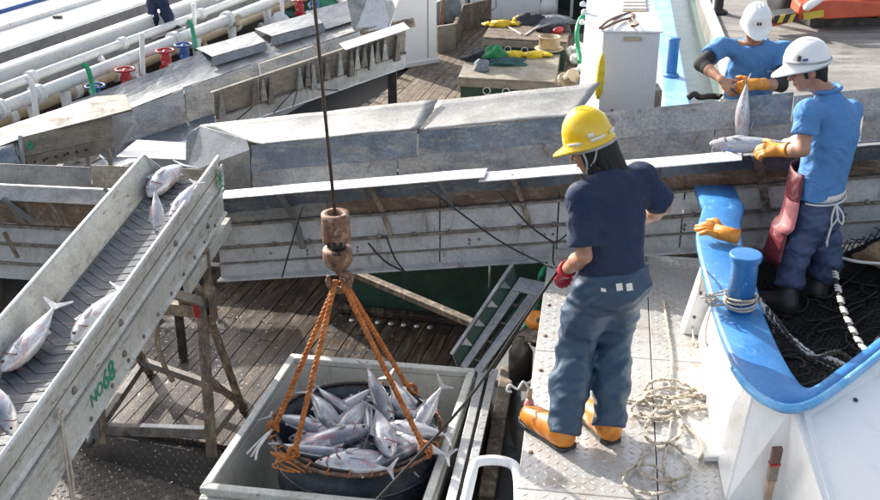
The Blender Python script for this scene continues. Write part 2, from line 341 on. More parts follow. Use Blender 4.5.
MT['belt_rib'] = mat('conveyor_rib_rubber', (.018,.020,.026), (.04,.044,.05), 9, (.4,.64), .4)
MT['cloth_dark'] = mat('dark_cloth', (.012,.014,.02), (.03,.034,.045), 9, (.4,.64), .7, wrinkle=.6, wscale=14)
MT['cloth_grey'] = mat('grey_cloth', (.20,.22,.25), (.13,.15,.18), 9, (.4,.64), .8, wrinkle=.6, wscale=12)
MT['cloth_green'] = mat('green_cloth', (.01,.20,.07), (.008,.14,.05), 9, (.4,.64), .7, wrinkle=.7, wscale=14)
MT['cloth_teal'] = mat('dark_teal_cloth', (.02,.07,.075), (.03,.10,.10), 9, (.4,.64), .7, wrinkle=.7, wscale=14)
MT['pot'] = mat('enamel_pot', (.46,.37,.25), (.36,.28,.18), 9, (.4,.64), .5)
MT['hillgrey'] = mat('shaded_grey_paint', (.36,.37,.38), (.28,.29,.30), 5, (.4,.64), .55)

MT['shadegrey'] = mat('wall_shade_grey', (.16,.16,.165), (.11,.11,.115), 5, (.4,.64), .55)  # shade of the house wall put into its colour
MT['decklilac'] = mat('pale_lilac_deck_paint', (.42,.44,.475), (.37,.39,.42), 4, (.4,.64), .5, third=(.36,.33,.30), tscale=8, tamt=(.68,.8))

MT['brownboard'] = mat('grey_brown_board', (.17,.145,.115), (.115,.10,.08), 4, (.4,.64), .7, streak=((.25,.22,.18), (4,2,18), (.5,.7)), third=(.08,.06,.045), tscale=8, tamt=(.6,.74), grain=.3)
MT['lip'] = mat('lip_line', (.22,.09,.07), rough=.5)

def fish_material():
    m, nt, b = new_mat('bonito_skin'); L = nt.links
    tc = nd(nt, 'ShaderNodeTexCoord'); sx = nd(nt, 'ShaderNodeSeparateXYZ'); L.new(tc.outputs['Object'], sx.inputs[0])
    oi = nd(nt, 'ShaderNodeObjectInfo')
    off = nd(nt, 'ShaderNodeVectorMath', operation='ADD'); L.new(tc.outputs['Object'], off.inputs[0])
    cmb = nd(nt, 'ShaderNodeCombineXYZ')
    mul = nd(nt, 'ShaderNodeMath', operation='MULTIPLY'); L.new(oi.outputs['Random'], mul.inputs[0]); mul.inputs[1].default_value = 37
    for i in range(3): L.new(mul.outputs[0], cmb.inputs[i])
    L.new(cmb.outputs[0], off.inputs[1])
    # back dark slate, flank silver, belly pale
    nz = nd(nt, 'ShaderNodeTexNoise', Scale=14, Detail=4); L.new(off.outputs[0], nz.inputs['Vector'])
    ad = nd(nt, 'ShaderNodeMath', operation='MULTIPLY_ADD'); L.new(nz.outputs[0], ad.inputs[0]); ad.inputs[1].default_value = .05; L.new(sx.outputs['Z'], ad.inputs[2])
    rp = nd(nt, 'ShaderNodeValToRGB'); mr = nd(nt, 'ShaderNodeMapRange'); mr.inputs['From Min'].default_value = -.05; mr.inputs['From Max'].default_value = .11
    L.new(ad.outputs[0], mr.inputs[0]); L.new(mr.outputs[0], rp.inputs[0])
    e = rp.color_ramp.elements; e[0].position = .15; e[0].color = (.60,.61,.63,1); e[1].position = .86; e[1].color = (.12,.135,.165,1)
    k = e.new(.5); k.color = (.48,.50,.53,1); k = e.new(.68); k.color = (.24,.27,.32,1)
    # pale frost and blood smears
    nf = nd(nt, 'ShaderNodeTexNoise', Scale=9, Detail=6, Distortion=.6); L.new(off.outputs[0], nf.inputs['Vector'])
    rf = nd(nt, 'ShaderNodeMapRange'); rf.inputs['From Min'].default_value = .5; rf.inputs['From Max'].default_value = .68; rf.inputs['To Max'].default_value = .7; L.new(nf.outputs[0], rf.inputs[0])
    m1 = nd(nt, 'ShaderNodeMix'); m1.data_type = 'RGBA'; L.new(rf.outputs[0], m1.inputs[0]); L.new(rp.outputs[0], m1.inputs[6]); m1.inputs[7].default_value = (.70,.70,.71,1)
    nb_ = nd(nt, 'ShaderNodeTexNoise', Scale=7, Detail=7, Roughness=.7, Distortion=.9)
    mpb = nd(nt, 'ShaderNodeMapping'); mpb.inputs['Scale'].default_value = (1,1.7,1.7); mpb.inputs['Location'].default_value = (3.1,1.7,.4); L.new(off.outputs[0], mpb.inputs[0]); L.new(mpb.outputs[0], nb_.inputs['Vector'])
    rb = nd(nt, 'ShaderNodeMapRange'); rb.inputs['From Min'].default_value = .53; rb.inputs['From Max'].default_value = .64; rb.inputs['To Max'].default_value = .5; L.new(nb_.outputs[0], rb.inputs[0])
    m2 = nd(nt, 'ShaderNodeMix'); m2.data_type = 'RGBA'; L.new(rb.outputs[0], m2.inputs[0]); L.new(m1.outputs[2], m2.inputs[6]); m2.inputs[7].default_value = (.40,.075,.065,1)
    # stripes of the flank
    wv = nd(nt, 'ShaderNodeTexWave', Scale=26, Distortion=1.5, Detail=2); wv.bands_direction = 'Z'; L.new(off.outputs[0], wv.inputs['Vector'])
    rw = nd(nt, 'ShaderNodeMapRange'); rw.inputs['From Min'].default_value = .72; rw.inputs['From Max'].default_value = .98; rw.inputs['To Max'].default_value = .32; L.new(wv.outputs[1], rw.inputs[0])
    m3 = nd(nt, 'ShaderNodeMix'); m3.data_type = 'RGBA'; L.new(rw.outputs[0], m3.inputs[0]); L.new(m2.outputs[2], m3.inputs[6]); m3.inputs[7].default_value = (.14,.15,.18,1)
    rv = nd(nt, 'ShaderNodeMapRange'); rv.inputs['To Min'].default_value = .92; rv.inputs['To Max'].default_value = 1.25; L.new(oi.outputs['Random'], rv.inputs[0])
    ng = nd(nt, 'ShaderNodeTexNoise', Scale=60, Detail=6, Roughness=.75); L.new(off.outputs[0], ng.inputs['Vector'])
    rg = nd(nt, 'ShaderNodeMapRange'); rg.inputs['From Min'].default_value = .33; rg.inputs['From Max'].default_value = .67; rg.inputs['To Min'].default_value = .75; rg.inputs['To Max'].default_value = 1.15; L.new(ng.outputs[0], rg.inputs[0])
    mm = nd(nt, 'ShaderNodeMath', operation='MULTIPLY'); L.new(rv.outputs[0], mm.inputs[0]); L.new(rg.outputs[0], mm.inputs[1])
    sc_ = nd(nt, 'ShaderNodeVectorMath', operation='SCALE'); L.new(m3.outputs[2], sc_.inputs[0]); L.new(mm.outputs[0], sc_.inputs['Scale'])
    L.new(sc_.outputs[0], b.inputs['Base Color']); b.inputs['Metallic'].default_value = .25; b.inputs['Roughness'].default_value = .28
    bn = nd(nt, 'ShaderNodeTexNoise', Scale=120, Detail=3); L.new(tc.outputs['Object'], bn.inputs['Vector'])
    bp = nd(nt, 'ShaderNodeBump', Strength=.12, Distance=.004); L.new(bn.outputs[0], bp.inputs['Height']); L.new(bp.outputs[0], b.inputs['Normal'])
    return m
MT['fish'] = fish_material()
MT['fin'] = mat('fish_fin', (.30,.31,.34), (.45,.44,.45), 30, (.4,.64), .4)
MT['gill'] = mat('blood_red_gill', (.26,.03,.03), (.16,.02,.02), 40, (.4,.64), .3)
MT['eye'] = mat('dark_eye', (.012,.012,.012), rough=.1)
MT['scale'] = mat('fish_scale_flake', (.62,.63,.65), (.5,.5,.52), 40, (.4,.6), .25, .2)
# ================================================================= SETTING
Z_DECK = -1.4
EX = V((math.cos(R(10)), -math.sin(R(10)), 0)); EY = V((math.sin(R(10)), math.cos(R(10)), 0)); UP = V((0,0,1))
PD = V((math.sin(R(15)), math.cos(R(15)), 0)); PX = V((PD.y, -PD.x, 0))       # plank direction

# water, out to the horizon
struct('water', MB().add([P(688,150,-.44),(12,8.35,-.44),(40,24.5,-.44),(900,24.5,-.44),(900,1400,-.44),(-900,1400,-.44),(-900,24.5,-.44),(3.9,24.5,-.44),P(660,-25,-.44)], [tuple(range(9))]), MT['water'])
struct('bilge', MB().prism([(-16,-6,-2.4),(14,-6,-2.4),(14,26,-2.4),(-16,26,-2.4)], (0,0,.1)), MT['seam'])
# wooden boat deck under planks
deck = struct('boat_deck', MB().prism([(-9.0,2.0,-1.62),(.40,2.0,-1.62),(1.1,8.4,-1.62),(3.6,20.5,-1.62),(-9,20.5,-1.62)], (0,0,.175)), MT['seam'])
pw = .118; k0 = 0
plank_me = {}
def plank(s, a, b, m):
    w = pw - .008
    c = PX*s + PD*((a+b)/2)
    mb = MB()
    M = Matrix((PX, PD, UP)).transposed()
    mb.box((0,0,0), (w, b-a-.006, .04))
    me = plank_me.get((round(b-a,2), m))
    if me is None:
        me = mb.mesh('plank', MT[m]); plank_me[(round(b-a,2), m)] = me
    o = bpy.data.objects.new('plank', me); COL.objects.link(o); o.parent = deck
    o.matrix_basis = Matrix.LocRotScale(V((c.x, c.y, Z_DECK-.02 + random.uniform(-.004,.004))), M.to_quaternion(), None)
for i in range(-50, 4):                    # forward deck, seen between bin and chute
    s = i*pw; lo = 6.0 if i < -12 else 5.9
    cuts = [lo, 7.55 + .5*((i*7) % 5)/5, 10.2]
    for a, b in zip(cuts[:-1], cuts[1:]):
        if -4.6 < s < .45: plank(s, round(a,1), round(b,1), 'wood')
for i in range(-40, -18):                   # after deck behind the chutes
    s = i*pw
    cuts = [13.2, 15.4 + .6*((i*3) % 4)/4, 18.9]
    for a, b in zip(cuts[:-1], cuts[1:]): plank(s, round(a,1), round(b,1), 'wood_dry')
# tread plate floor at the lower left
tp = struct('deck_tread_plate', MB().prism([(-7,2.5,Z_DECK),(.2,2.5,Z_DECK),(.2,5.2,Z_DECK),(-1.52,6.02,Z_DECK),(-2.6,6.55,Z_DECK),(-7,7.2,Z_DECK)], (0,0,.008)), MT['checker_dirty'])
def lugs(region, z, origin, ex, ey, pitch, L, W, H, jitter=0):
    mb = MB(); (u0,u1),(v0,v1) = region
    nu = int((u1-u0)/pitch); nv = int((v1-v0)/pitch)
    for i in range(nu):
        for j in range(nv):
            c = origin + ex*(u0+(i+.5)*pitch) + ey*(v0+(j+.5)*pitch); c = V((c.x,c.y,z))
            a = (ex+ey).normalized() if (i+j) % 2 else (ex-ey).normalized(); b = V((-a.y,a.x,0))
            mb.add([c-a*L, c-b*W, c+a*L, c+b*W, c-a*L*.45+UP*H, c+a*L*.45+UP*H], [(0,1,4),(1,2,5),(1,5,4),(2,3,5),(3,0,4),(3,4,5)])
    return mb
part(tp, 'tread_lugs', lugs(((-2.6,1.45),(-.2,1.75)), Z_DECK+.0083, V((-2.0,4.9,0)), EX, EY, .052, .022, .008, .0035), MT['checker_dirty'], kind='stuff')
# green bulkhead under the chute, with bolts on its margin
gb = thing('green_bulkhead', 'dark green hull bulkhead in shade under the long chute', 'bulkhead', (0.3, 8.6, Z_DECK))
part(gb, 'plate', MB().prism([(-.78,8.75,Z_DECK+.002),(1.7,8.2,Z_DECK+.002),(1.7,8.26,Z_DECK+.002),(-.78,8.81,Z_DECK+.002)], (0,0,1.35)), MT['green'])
part(gb, 'sun_blocker', MB().prism([(-5.2,10.35,Z_DECK+.002),(-2.05,9.67,Z_DECK+.002),(-2.05,9.73,Z_DECK+.002),(-5.2,10.41,Z_DECK+.002)], (0,0,.72)), MT['brownsteel'])  # added low plate, out of view, keeping sun off the planks
part(gb, 'sun_blocker', MB().prism([(-2.03,9.667,Z_DECK+.002),(-.80,9.40,Z_DECK+.002),(-.80,9.46,Z_DECK+.002),(-2.03,9.727,Z_DECK+.002)], (0,0,1.35)), MT['brownsteel'])  # taller added sun blocker, hidden behind the long chute
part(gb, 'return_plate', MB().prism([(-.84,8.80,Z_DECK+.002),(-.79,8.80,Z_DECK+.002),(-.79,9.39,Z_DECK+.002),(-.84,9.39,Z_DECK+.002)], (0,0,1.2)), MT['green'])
part(gb, 'margin_plank', MB().beam((-.9,8.70,Z_DECK+.03), (1.7,8.12,Z_DECK+.03), .08, .05), MT['wood'], bevel=.004)
part(gb, 'handle', MB().tube([(.42,8.38,-.75),(.42,8.33,-.75),(.42,8.33,-.98),(.42,8.38,-.98)], .012, 8), MT['alum'], True)
for i in range(7):
    p = P(352+i*13, 321+i*1.2, Z_DECK+.004)
    part(gb, 'bolt', MB().lathe(p, [(.026,0),(.026,.012),(.014,.02),(0,.021)], 10), MT['alum'], True)

# ------------------------------------------------------------- quay and far water's edge
quay = struct('quay', MB().prism([(1.35,7.95,-2.4),(1.85,8.7,-2.4),(2.98,10.85,-2.4),(3.40,13.3,-2.4),(3.68,15.4,-2.4),(4.6,21,-2.4),(9,60,-2.4),(60,60,-2.4),(60,5,-2.4),(4.2,5.2,-2.4),(2.6,7.6,-2.4)], (0,0,2.3)), MT['concrete'], bevel=.02)
ke = MB(); kp = [(1.86,8.7,-.075),(2.98,10.86,-.075),(3.42,13.3,-.075),(3.70,15.4,-.075),(4.62,21,-.075)]
for a, b in zip(kp[:-1], kp[1:]): ke.beam(a, b, .13, .06)
solo('quay_edge_strip', ke, MT['white_dirty'], 'white painted edge strip curving along the concrete quay by the water', 'edge strip', bevel=.01)

# ------------------------------------------------------------- platform
A_, B_ = P(546,275,0), P(513,515,0)
pdir = (A_-B_).normalized(); prt = V((pdir.y,-pdir.x,0))
plat = thing('tread_plate_platform', 'pale aluminium tread plate platform under the man in the yellow helmet', 'platform', (B_.x, B_.y, -.9))
def pp(u, v, z=0): q = B_ + prt*u + pdir*v; return V((q.x,q.y,z))
L_ = (A_-B_).length + .12; y1 = .22
seams = [(-1.2,.20),(.206,1.52),(1.526,L_+.30)]
cols = [(0,.665),(.671,1.42)]
for a, b in seams:
    for u0, u1 in cols:
        part(plat, 'tread_plate', MB().prism([pp(u0,a,-.03),pp(u1,a,-.03),pp(u1,b,-.03),pp(u0,b,-.03)], (0,0,.03)), MT['checker'], bevel=.003)
        part(plat, 'tread_lugs', lugs(((u0+.02,u1-.02),(max(a,-.3)+.02,b-.02)), .0004, B_, prt, pdir, .046, .019, .0075, .0022), MT['lug'], kind='stuff')
part(plat, 'side_skirt', MB().prism([pp(.004,-1.2,-.32),pp(.03,-1.2,-.32),pp(.03,L_,-.32),pp(.004,L_,-.32)], (0,0,.288)), MT['white_dirty'])
for k in range(6):
    part(plat, 'screw', MB().lathe(pp(.045,.1+.4*k,.0), [(.013,0),(.013,.006),(.006,.009),(0,.009)], 8), MT['rust'], True)
for u, v in ((.25,.06),(.60,.16),(.60,.26)):
    part(plat, 'screw', MB().lathe(pp(u,v,.0), [(.016,0),(.016,.006),(.008,.009),(0,.009)], 8), MT['brownsteel'], True)
part(plat, 'support_beam', MB().prism([pp(.1,-1.2,-.9),pp(1.3,-1.2,-.9),pp(1.3,L_,-.9),pp(.1,L_,-.9)], (0,0,.866)), MT['darksteel'])

# ================================================================= MAIN CHUTE
def strip(A, B, s0, s1, w0, h0, w1, h1, th=.006, skew=0):
    d = (B-A); w = V((-d.y, d.x, 0)).normalized()
    p = lambda s, a, h: A + d*s + w*a + UP*h
    return MB().wsheet([p(s0,w0,h0), p(s1,w0,h0), p(s1-skew*0,w1,h1), p(s0+skew,w1,h1)], th, .003 if abs(h1-h0) < .05 or th > .009 else .006)
def chpt(A, B, s, a, h):
    d = (B-A); w = V((-d.y, d.x, 0)).normalized(); return A + d*s + w*a + UP*h
CA, CB = V((-1.58,7.5,.21)), V((2.76,6.55,.967))
fx = lambda px: frac(CA, CB, px)
chute = thing('long_fish_chute', 'long grey sheet metal fish chute crossing the picture behind the yellow helmet man', 'chute', (.5, 7.3, -.6))
s_end = 1.3
# ledge
part(chute, 'ledge', strip(CA, CB, fx(222), fx(486), -.075, -.004, .06, .012, .008), MT['ledge'], bevel=.002)
part(chute, 'ledge', strip(CA, CB, fx(481), fx(742), -.095, -.026, .05, -.012, .008), MT['ledge'], bevel=.002)
part(chute, 'ledge', strip(CA, CB, fx(743), s_end, -.01, -.03, .05, -.02, .008), MT['galv_mid'], bevel=.002)
# trough
cuts = [-.02, .24, .47, .70, .95, s_end]
for i in range(5):
    a, b = cuts[i]+.0015, cuts[i+1]-.0015
    part(chute, 'inner_panel', strip(CA, CB, a, b, .03, -.012, .14, -.36), MT['galv_wet'])
    part(chute, 'floor_panel', strip(CA, CB, a, b, .14, -.362, .70, -.375), MT['galv_wet'])
bk = [-.02, fx(372), fx(560), .78, 1.0, s_end]
for i in range(5):
    part(chute, 'back_panel', strip(CA, CB, bk[i]+.0015, bk[i+1]-.0015, .70, -.37, .748, -.07), MT['galv_mid'])
# upper back sheets
part(chute, 'upper_back_panel', strip(CA, CB, -.02, fx(392), .735, -.085, .775, .12), MT['galv_wet'])
part(chute, 'upper_back_panel', strip(CA, CB, fx(394), fx(560), .745, -.075, .785, .105), MT['galv_wet'])
part(chute, 'upper_back_panel', strip(CA, CB, fx(561), fx(752), .74, -.08, .79, .115), MT['galv_mid'])
part(chute, 'upper_back_panel', strip(CA, CB, fx(748), fx(800), .735, -.085, .785, .13), MT['galv_wet'])
part(chute, 'upper_back_panel', strip(CA, CB, fx(801), s_end, .745, -.08, .79, .10), MT['galv_mid'])
# flared top sheets
d_ = CB-CA; w_ = V((-d_.y, d_.x, 0)).normalized()
def fl(poly, m, th=.006, name='flared_sheet', bevel=.002):
    part(chute, name, MB().wsheet([chpt(CA,CB,s,a,h) for s,a,h in poly], th, .010, .022), m, True)
fl([(fx(220)+.01,.775,.125),(fx(392),.775,.125),(fx(397)+.012,1.10,.255),(-.150,1.10,.245)], MT['galv_pale'])
fl([(fx(392),.790,.108),(fx(560),.785,.108),(fx(584),1.13,.245),(fx(397)+.004,1.12,.240)], MT['galv_pale'])
# turned end wing at the left
part(chute, 'end_wing', MB().sheet([chpt(CA,CB,-.025,.74,-.36), chpt(CA,CB,-.02,.74,.10), chpt(CA,CB,-.03,.80,.17), chpt(CA,CB,-.147,1.09,.240), chpt(CA,CB,-.172,1.05,.19), chpt(CA,CB,-.165,.88,-.1), chpt(CA,CB,-.12,.8,-.34)], .006), MT['galv'], bevel=.002)
# side wall below the ledge
cutw = [-.03, .17, .36, .55, .74, .93, 1.12, s_end]
for i in range(7):
    a, b = cutw[i]+.0012, cutw[i+1]-.0012
    part(chute, 'board', strip(CA, CB, a, b, .055, -.03, .10, -.262, .012), MT['ply'] if i not in (0,) else MT['galv_mid'])
    part(chute, 'wall_panel', strip(CA, CB, a, b, .082, -.285, .082, -.445, .010), MT['wallpanel'])
    part(chute, 'wall_panel', strip(CA, CB, a, b, .088, -.470, .088, -.585, .010), MT['wallpanel'])
    part(chute, 'wall_panel', strip(CA, CB, a, b, .080, -.600, .080, -.700, .010), MT['wallpanel'])
for h, hh, w in ((-.274,.018,.035),(-.457,.022,.035),(-.5925,.012,.02)):
    part(chute, 'rail', MB().beam(chpt(CA,CB,-.03,.075,h), chpt(CA,CB,s_end,.075,h), w, hh), MT['grime_and_shade'], bevel=.003)
part(chute, 'bottom_flange', MB().beam(chpt(CA,CB,-.03,.045,-.708), chpt(CA,CB,s_end,.045,-.708), .085, .014), MT['wallpanel'], bevel=.003)
for px in range(232, 1000, 36):
    s = fx(px); b = MB().lathe(chpt(CA,CB,s,.052,-.44), [(.017,0),(.017,.012),(.009,.018),(0,.018)], 8, -w_)
    part(chute, 'bolt', b, MT['grime_and_shade'], True)
for px in (262, 300, 352, 468, 478, 546, 555, 640, 692, 860):
    for dh in (0, -.03) if px % 4 == 0 else (0,):
        part(chute, 'rivet', MB().lathe(chpt(CA,CB,fx(px),.0815,-.53+dh), [(.010,0),(.010,.006),(0,.009)], 8, -w_), MT['grime_and_shade'], True)
def bracket(px, wd=.035, low=-.46, m='brownsteel'):
    s = fx(px)
    mb = MB(); mb.beam(chpt(CA,CB,s-.012,-.04,-.015), chpt(CA,CB,s+.004,.05,-.25), wd, .012, w_)
    mb.beam(chpt(CA,CB,s+.004,.045,-.26), chpt(CA,CB,s+.016,.05,low), wd*.9, .02, w_)
    part(chute, 'bracket', mb, MT[m], bevel=.003)
bracket(288, .05, -.50, 'galv'); bracket(378, .035, -.44); bracket(520, .035, -.43); bracket(765, .06, -.46, 'grime_and_shade'); bracket(652, .03, -.27)
bracket(448, .03, -.27, 'galv'); bracket(585,.03,-.27)
for s in (.62, .9, 1.2):
    part(chute, 'leg', MB().beam(chpt(CA,CB,s,.2,-.37), V((chpt(CA,CB,s,.2,0).x, chpt(CA,CB,s,.2,0).y, -1.39)), .06, .06, (1,0,0)), MT['darksteel'])
    part(chute, 'leg', MB().beam(chpt(CA,CB,s,.66,-.38), V((chpt(CA,CB,s,.66,0).x, chpt(CA,CB,s,.66,0).y, -1.39)), .06, .06, (1,0,0)), MT['darksteel'])

# ---------------------------------------------------------------- left chute behind the conveyor
DA, DB = V((-3.75,7.98,.095)), V((-2.0,7.58,.175))
lc = thing('short_chute', 'short weathered chute at the left edge, behind the belt conveyor', 'chute', (-2.9,7.9,-.7))
fd = lambda px: frac(DA, DB, px)
for a, b, m in ((-.3, fd(57), 'galv'), (fd(58), 1.02, 'beigeboard')):
    part(lc, 'back_panel', strip(DA, DB, a, b, .47, -.32, .50, .02 if m == 'beigeboard' else .0), MT[m])
part(lc, 'partition', strip(DA, DB, fd(57)-.004, fd(57)+.004, .0, -.3, .49, -.3, .006), MT['galv'])
part(lc, 'floor_panel', strip(DA, DB, -.3, 1.02, .04, -.30, .50, -.32), MT['galv_mid'])
part(lc, 'lip', strip(DA, DB, -.3, 1.02, .02, .005, -.05, -.088, .01), MT['galv_pale'], bevel=.002)
part(lc, 'lip_edge', MB().beam(chpt(DA,DB,-.3,.025,.01), chpt(DA,DB,1.02,.025,.01), .022, .012), MT['ledge'])
part(lc, 'inner_panel', strip(DA, DB, -.3, 1.02, .035, -.005, .045, -.30), MT['galv_mid'])
part(lc, 'board', strip(DA, DB, -.3, 1.02, .0, -.10, .02, -.31, .012), MT['ply'])
for h0, h1 in ((-.345,-.47),(-.50,-.64),(-.67,-.80)):
    part(lc, 'wall_panel', strip(DA, DB, -.3, 1.05, .02, h0, .02, h1, .01), MT['wallpanel'])
for h in (-.328, -.485, -.655): part(lc, 'rail', MB().beam(chpt(DA,DB,-.3,.01,h), chpt(DA,DB,1.05,.01,h), .035, .022), MT['grime_and_shade'], bevel=.003)
mb = MB(); mb.beam(Q(2,198,7.83), Q(34,222,7.80), .045, .014, w_); part(lc, 'strut', mb, MT['galv'], bevel=.003)
mb = MB(); mb.beam(Q(4,232,7.83), Q(18,258,7.82), .035, .014, w_); part(lc, 'strut', mb, MT['brownsteel'], bevel=.003)
mb = MB(); mb.beam(Q(104,188,7.66), Q(112,196,7.62), .03, .014, w_); part(lc, 'strut', mb, MT['galv'], bevel=.003)
for s in (0, .9):
    q = chpt(DA,DB,s,.25,-.33); part(lc, 'leg', MB().beam(q, V((q.x,q.y,-1.39)), .06, .06, (1,0,0)), MT['darksteel'])

# ---------------------------------------------------------------- far-left beige chute
fc = thing('beige_board_chute', 'beige board chute with green scribble at the left edge, topmost on that side', 'chute', (-3.7,9.9,-.9))
part(fc, 'top_board', MB().sheet([Q(-30,158,9.55),Q(-30,139,10.1),Q(96,97,10.45),Q(126,95,10.5),Q(132,110,9.95),Q(18,140,9.62)], .02), MT['brownboard'], bevel=.003)
part(fc, 'side_board', MB().sheet([Q(20,137,9.6),Q(112,114,9.95),Q(113,136,9.95),Q(21,157,9.6)], .02), MT['beigeboard'], bevel=.003)
part(fc, 'side_board', MB().sheet([Q(22,157.5,9.63),Q(113,136.5,9.98),Q(113,151,9.98),Q(25,170,9.63)], .02), MT['beigeboard'], bevel=.003)
part(fc, 'end_post', MB().beam(Q(20,135,9.58), Q(24,172,9.58), .03, .03, (0,1,0)), MT['wallpanel'])
for i in range(9):
    part(fc, 'bolt', MB().lathe(Q(26+i*7+(i%3)*2,163.5-i*1.7,9.60-.0+i*.03), [(.014,0),(.012,.008),(0,.01)], 8, (0,-1,.2)), MT['darksteel'], True)
for px in (86, 108):
    part(fc, 'strut', MB().beam(Q(px,148,9.9), Q(px+4,172,9.9), .035,.035,(0,1,0)), MT['beigeboard'])
part(fc, 'roller', MB().tube([Q(-30,172,9.5), Q(20,158,9.6)], .15, 16), MT['galv_wet'], True)
part(fc, 'leg', MB().beam(Q(60,165,9.9), V((Q(60,165,9.9).x,9.9,-1.39)), .06,.06,(1,0,0)), MT['darksteel'])
mb = MB()
for q in ((27,146,31,141),(31,141,29,149),(29,149,33,143),(27,150,33,147)):
    mb.beam(Q(q[0],q[1],9.585), Q(q[2],q[3],9.60), .018, .004, (0,1,0))
part(fc, 'scribble', mb, MT['markgreen'])

# ---------------------------------------------------------------- second chute, running away to the right
EA, EB = V((-2.3,10.78,.0)), V((-.369,11.83,.40))
fe = lambda px: frac(EA, EB, px)
c2 = thing('bracketed_chute', 'sheet metal chute with bracketed side wall running up behind the long chute', 'chute', (-1.5,11.4,-1.3))
we = V((-(EB-EA).y, (EB-EA).x, 0)).normalized()
ec = [0.0, .22, .48, .74, 1.0]
for i in range(4):
    part(c2, 'side_panel', strip(EA, EB, ec[i]+.001, ec[i+1]-.001, .0, .0, .03, -.27, .008), MT['beigeboard'])
    part(c2, 'side_panel', strip(EA, EB, ec[i]+.001, ec[i+1]-.001, .02, -.28, .02, -.43, .010), MT['wallpanel'])
part(c2, 'rail', MB().beam(chpt(EA,EB,0,.01,-.275), chpt(EA,EB,1,.01,-.275), .03, .02), MT['grime_and_shade'])
part(c2, 'ledge', strip(EA, EB, .66, 1.01, -.06, .0, .10, .035, .008), MT['ledge'], bevel=.002)
part(c2, 'ledge', strip(EA, EB, -.01, .66, -.012, .0, .02, .006, .008), MT['beigeboard'], bevel=.002)
for i, s in enumerate((.03,.19,.235,.27,.42,.46,.49,.56,.63,.69,.72,.76,.80,.83,.87,.94)):
    tall = .20 if i % 3 else .26
    q = [chpt(EA,EB,s-.012,-.005,-tall*.15), chpt(EA,EB,s+.014,-.005,-tall*.15), chpt(EA,EB,s+.016,-.002,-tall-.05), chpt(EA,EB,s-.016,-.002,-tall-.05)]
    part(c2, 'bracket', MB().prism([q[0].lerp(q[1],.35), q[0].lerp(q[1],.65), q[2], q[3]], -we*.06), MT['grime_and_shade' if i % 2 else 'galv_mid'])
for a, b, c, d in ((.06,-.40,.18,-.28),(.28,-.42,.40,-.24),(.48,-.30,.62,-.42),(.44,-.1,.38,-.42)):
    part(c2, 'wire', MB().tube([chpt(EA,EB,a,-.03,b), chpt(EA,EB,c,-.03,d)], .006, 6), MT['black'])
# far wall with its overlapping sheets
part(c2, 'floor_panel', strip(EA, EB, -.50, 1.0, .05, -.46, .62, -.46), MT['galv_wet'])
def e2(poly, m, name='flared_sheet', th=.008): part(c2, name, MB().wsheet([chpt(EA,EB,*p) for p in poly], th, .010, .02 if name == 'flared_sheet' else 0), MT[m])
e2([(-.50,.62,-.46),(-.06,.62,-.46),(-.05,.72,-.13),(-.53,.72,-.17)], 'galv_mid', 'back_panel')
e2([(-.53,.725,-.165),(-.045,.725,-.125),(-.05,1.14,.03),(-.58,1.14,-.03)], 'galv')
e2([(-.058,.62,-.46),(.34,.62,-.46),(.34,.72,-.10),(-.045,.72,-.12)], 'galv_mid', 'back_panel')
e2([(-.05,.728,-.112),(.305,.725,-.10),(.285,1.25,.03),(-.06,1.16,.045)], 'galv')
e2([(.345,.62,-.46),(1.0,.62,-.46),(1.0,.72,-.12),(.345,.72,-.12)], 'galv_mid', 'back_panel')
e2([(.302,.725,-.105),(.60,.725,-.105),(.60,1.30,.03),(.28,1.30,.03)], 'galv')
e2([(.602,.725,-.11),(1.0,.725,-.11),(1.0,1.28,.03),(.602,1.28,.03)], 'galv_mid')
# loose flared sheets laid over the far edge
e2([(.12,.90,-.045),(.42,.90,-.055),(.42,.94,.02),(.14,.96,.04)], 'galv', 'cover_sheet')
e2([(.14,.962,.042),(.42,.942,.022),(.42,1.30,.06),(.11,1.32,.075)], 'galv', 'cover_sheet')
e2([(.44,.92,-.04),(.74,.90,-.055),(.74,.95,.02),(.46,.97,.045)], 'galv', 'cover_sheet')
e2([(.46,.972,.047),(.74,.952,.022),(.74,1.32,.06),(.43,1.34,.08)], 'galv', 'cover_sheet')
e2([(.745,.92,-.045),(1.04,.92,-.05),(1.02,1.36,.06),(.72,1.38,.07)], 'galv', 'cover_sheet')
# outlet at the near end
part(c2, 'outlet_cheek', MB().sheet([Q(109,119,10.6),Q(133,110,10.75),Q(137,124,10.6),Q(116,156,10.3)], .01), MT['galv_pale'], bevel=.002)
part(c2, 'outlet_tray', MB().sheet([Q(116,157,10.25),Q(137,140,10.55),Q(186,143,10.45),Q(186,160,10.15)], .01), MT['ledge'], bevel=.002)
part(c2, 'leg', MB().beam(Q(392,66,12.0), V((Q(392,66,12).x,12.0,-1.395)), .1, .1, (1,0,0)), MT['black'], bevel=.005)
p0 = V((Q(392,98,12.0).x,12.0,-1.1)); part(c2, 'foot_bar', MB().beam(p0+V((-.55,-.1,0)), p0, .07, .07), MT['black'], bevel=.005)
q = V((-2.0,11.3,-.46)); part(c2, 'leg', MB().beam(q, V((q.x,q.y,-1.395)), .08,.08,(1,0,0)), MT['darksteel'])
# big grey board lying behind the pipes, left of this chute
solo('loose_grey_board', MB().prism([V((-3.85,13.2,-.75)),V((-2.6,13.0,-.75)),V((-1.75,15.4,-.72)),V((-2.5,16.0,-.72))], (0,0,.03)), MT['beigeboard'], 'broad weathered grey board lying flat between the white pipes and the bracketed chute', 'board', bevel=.004)
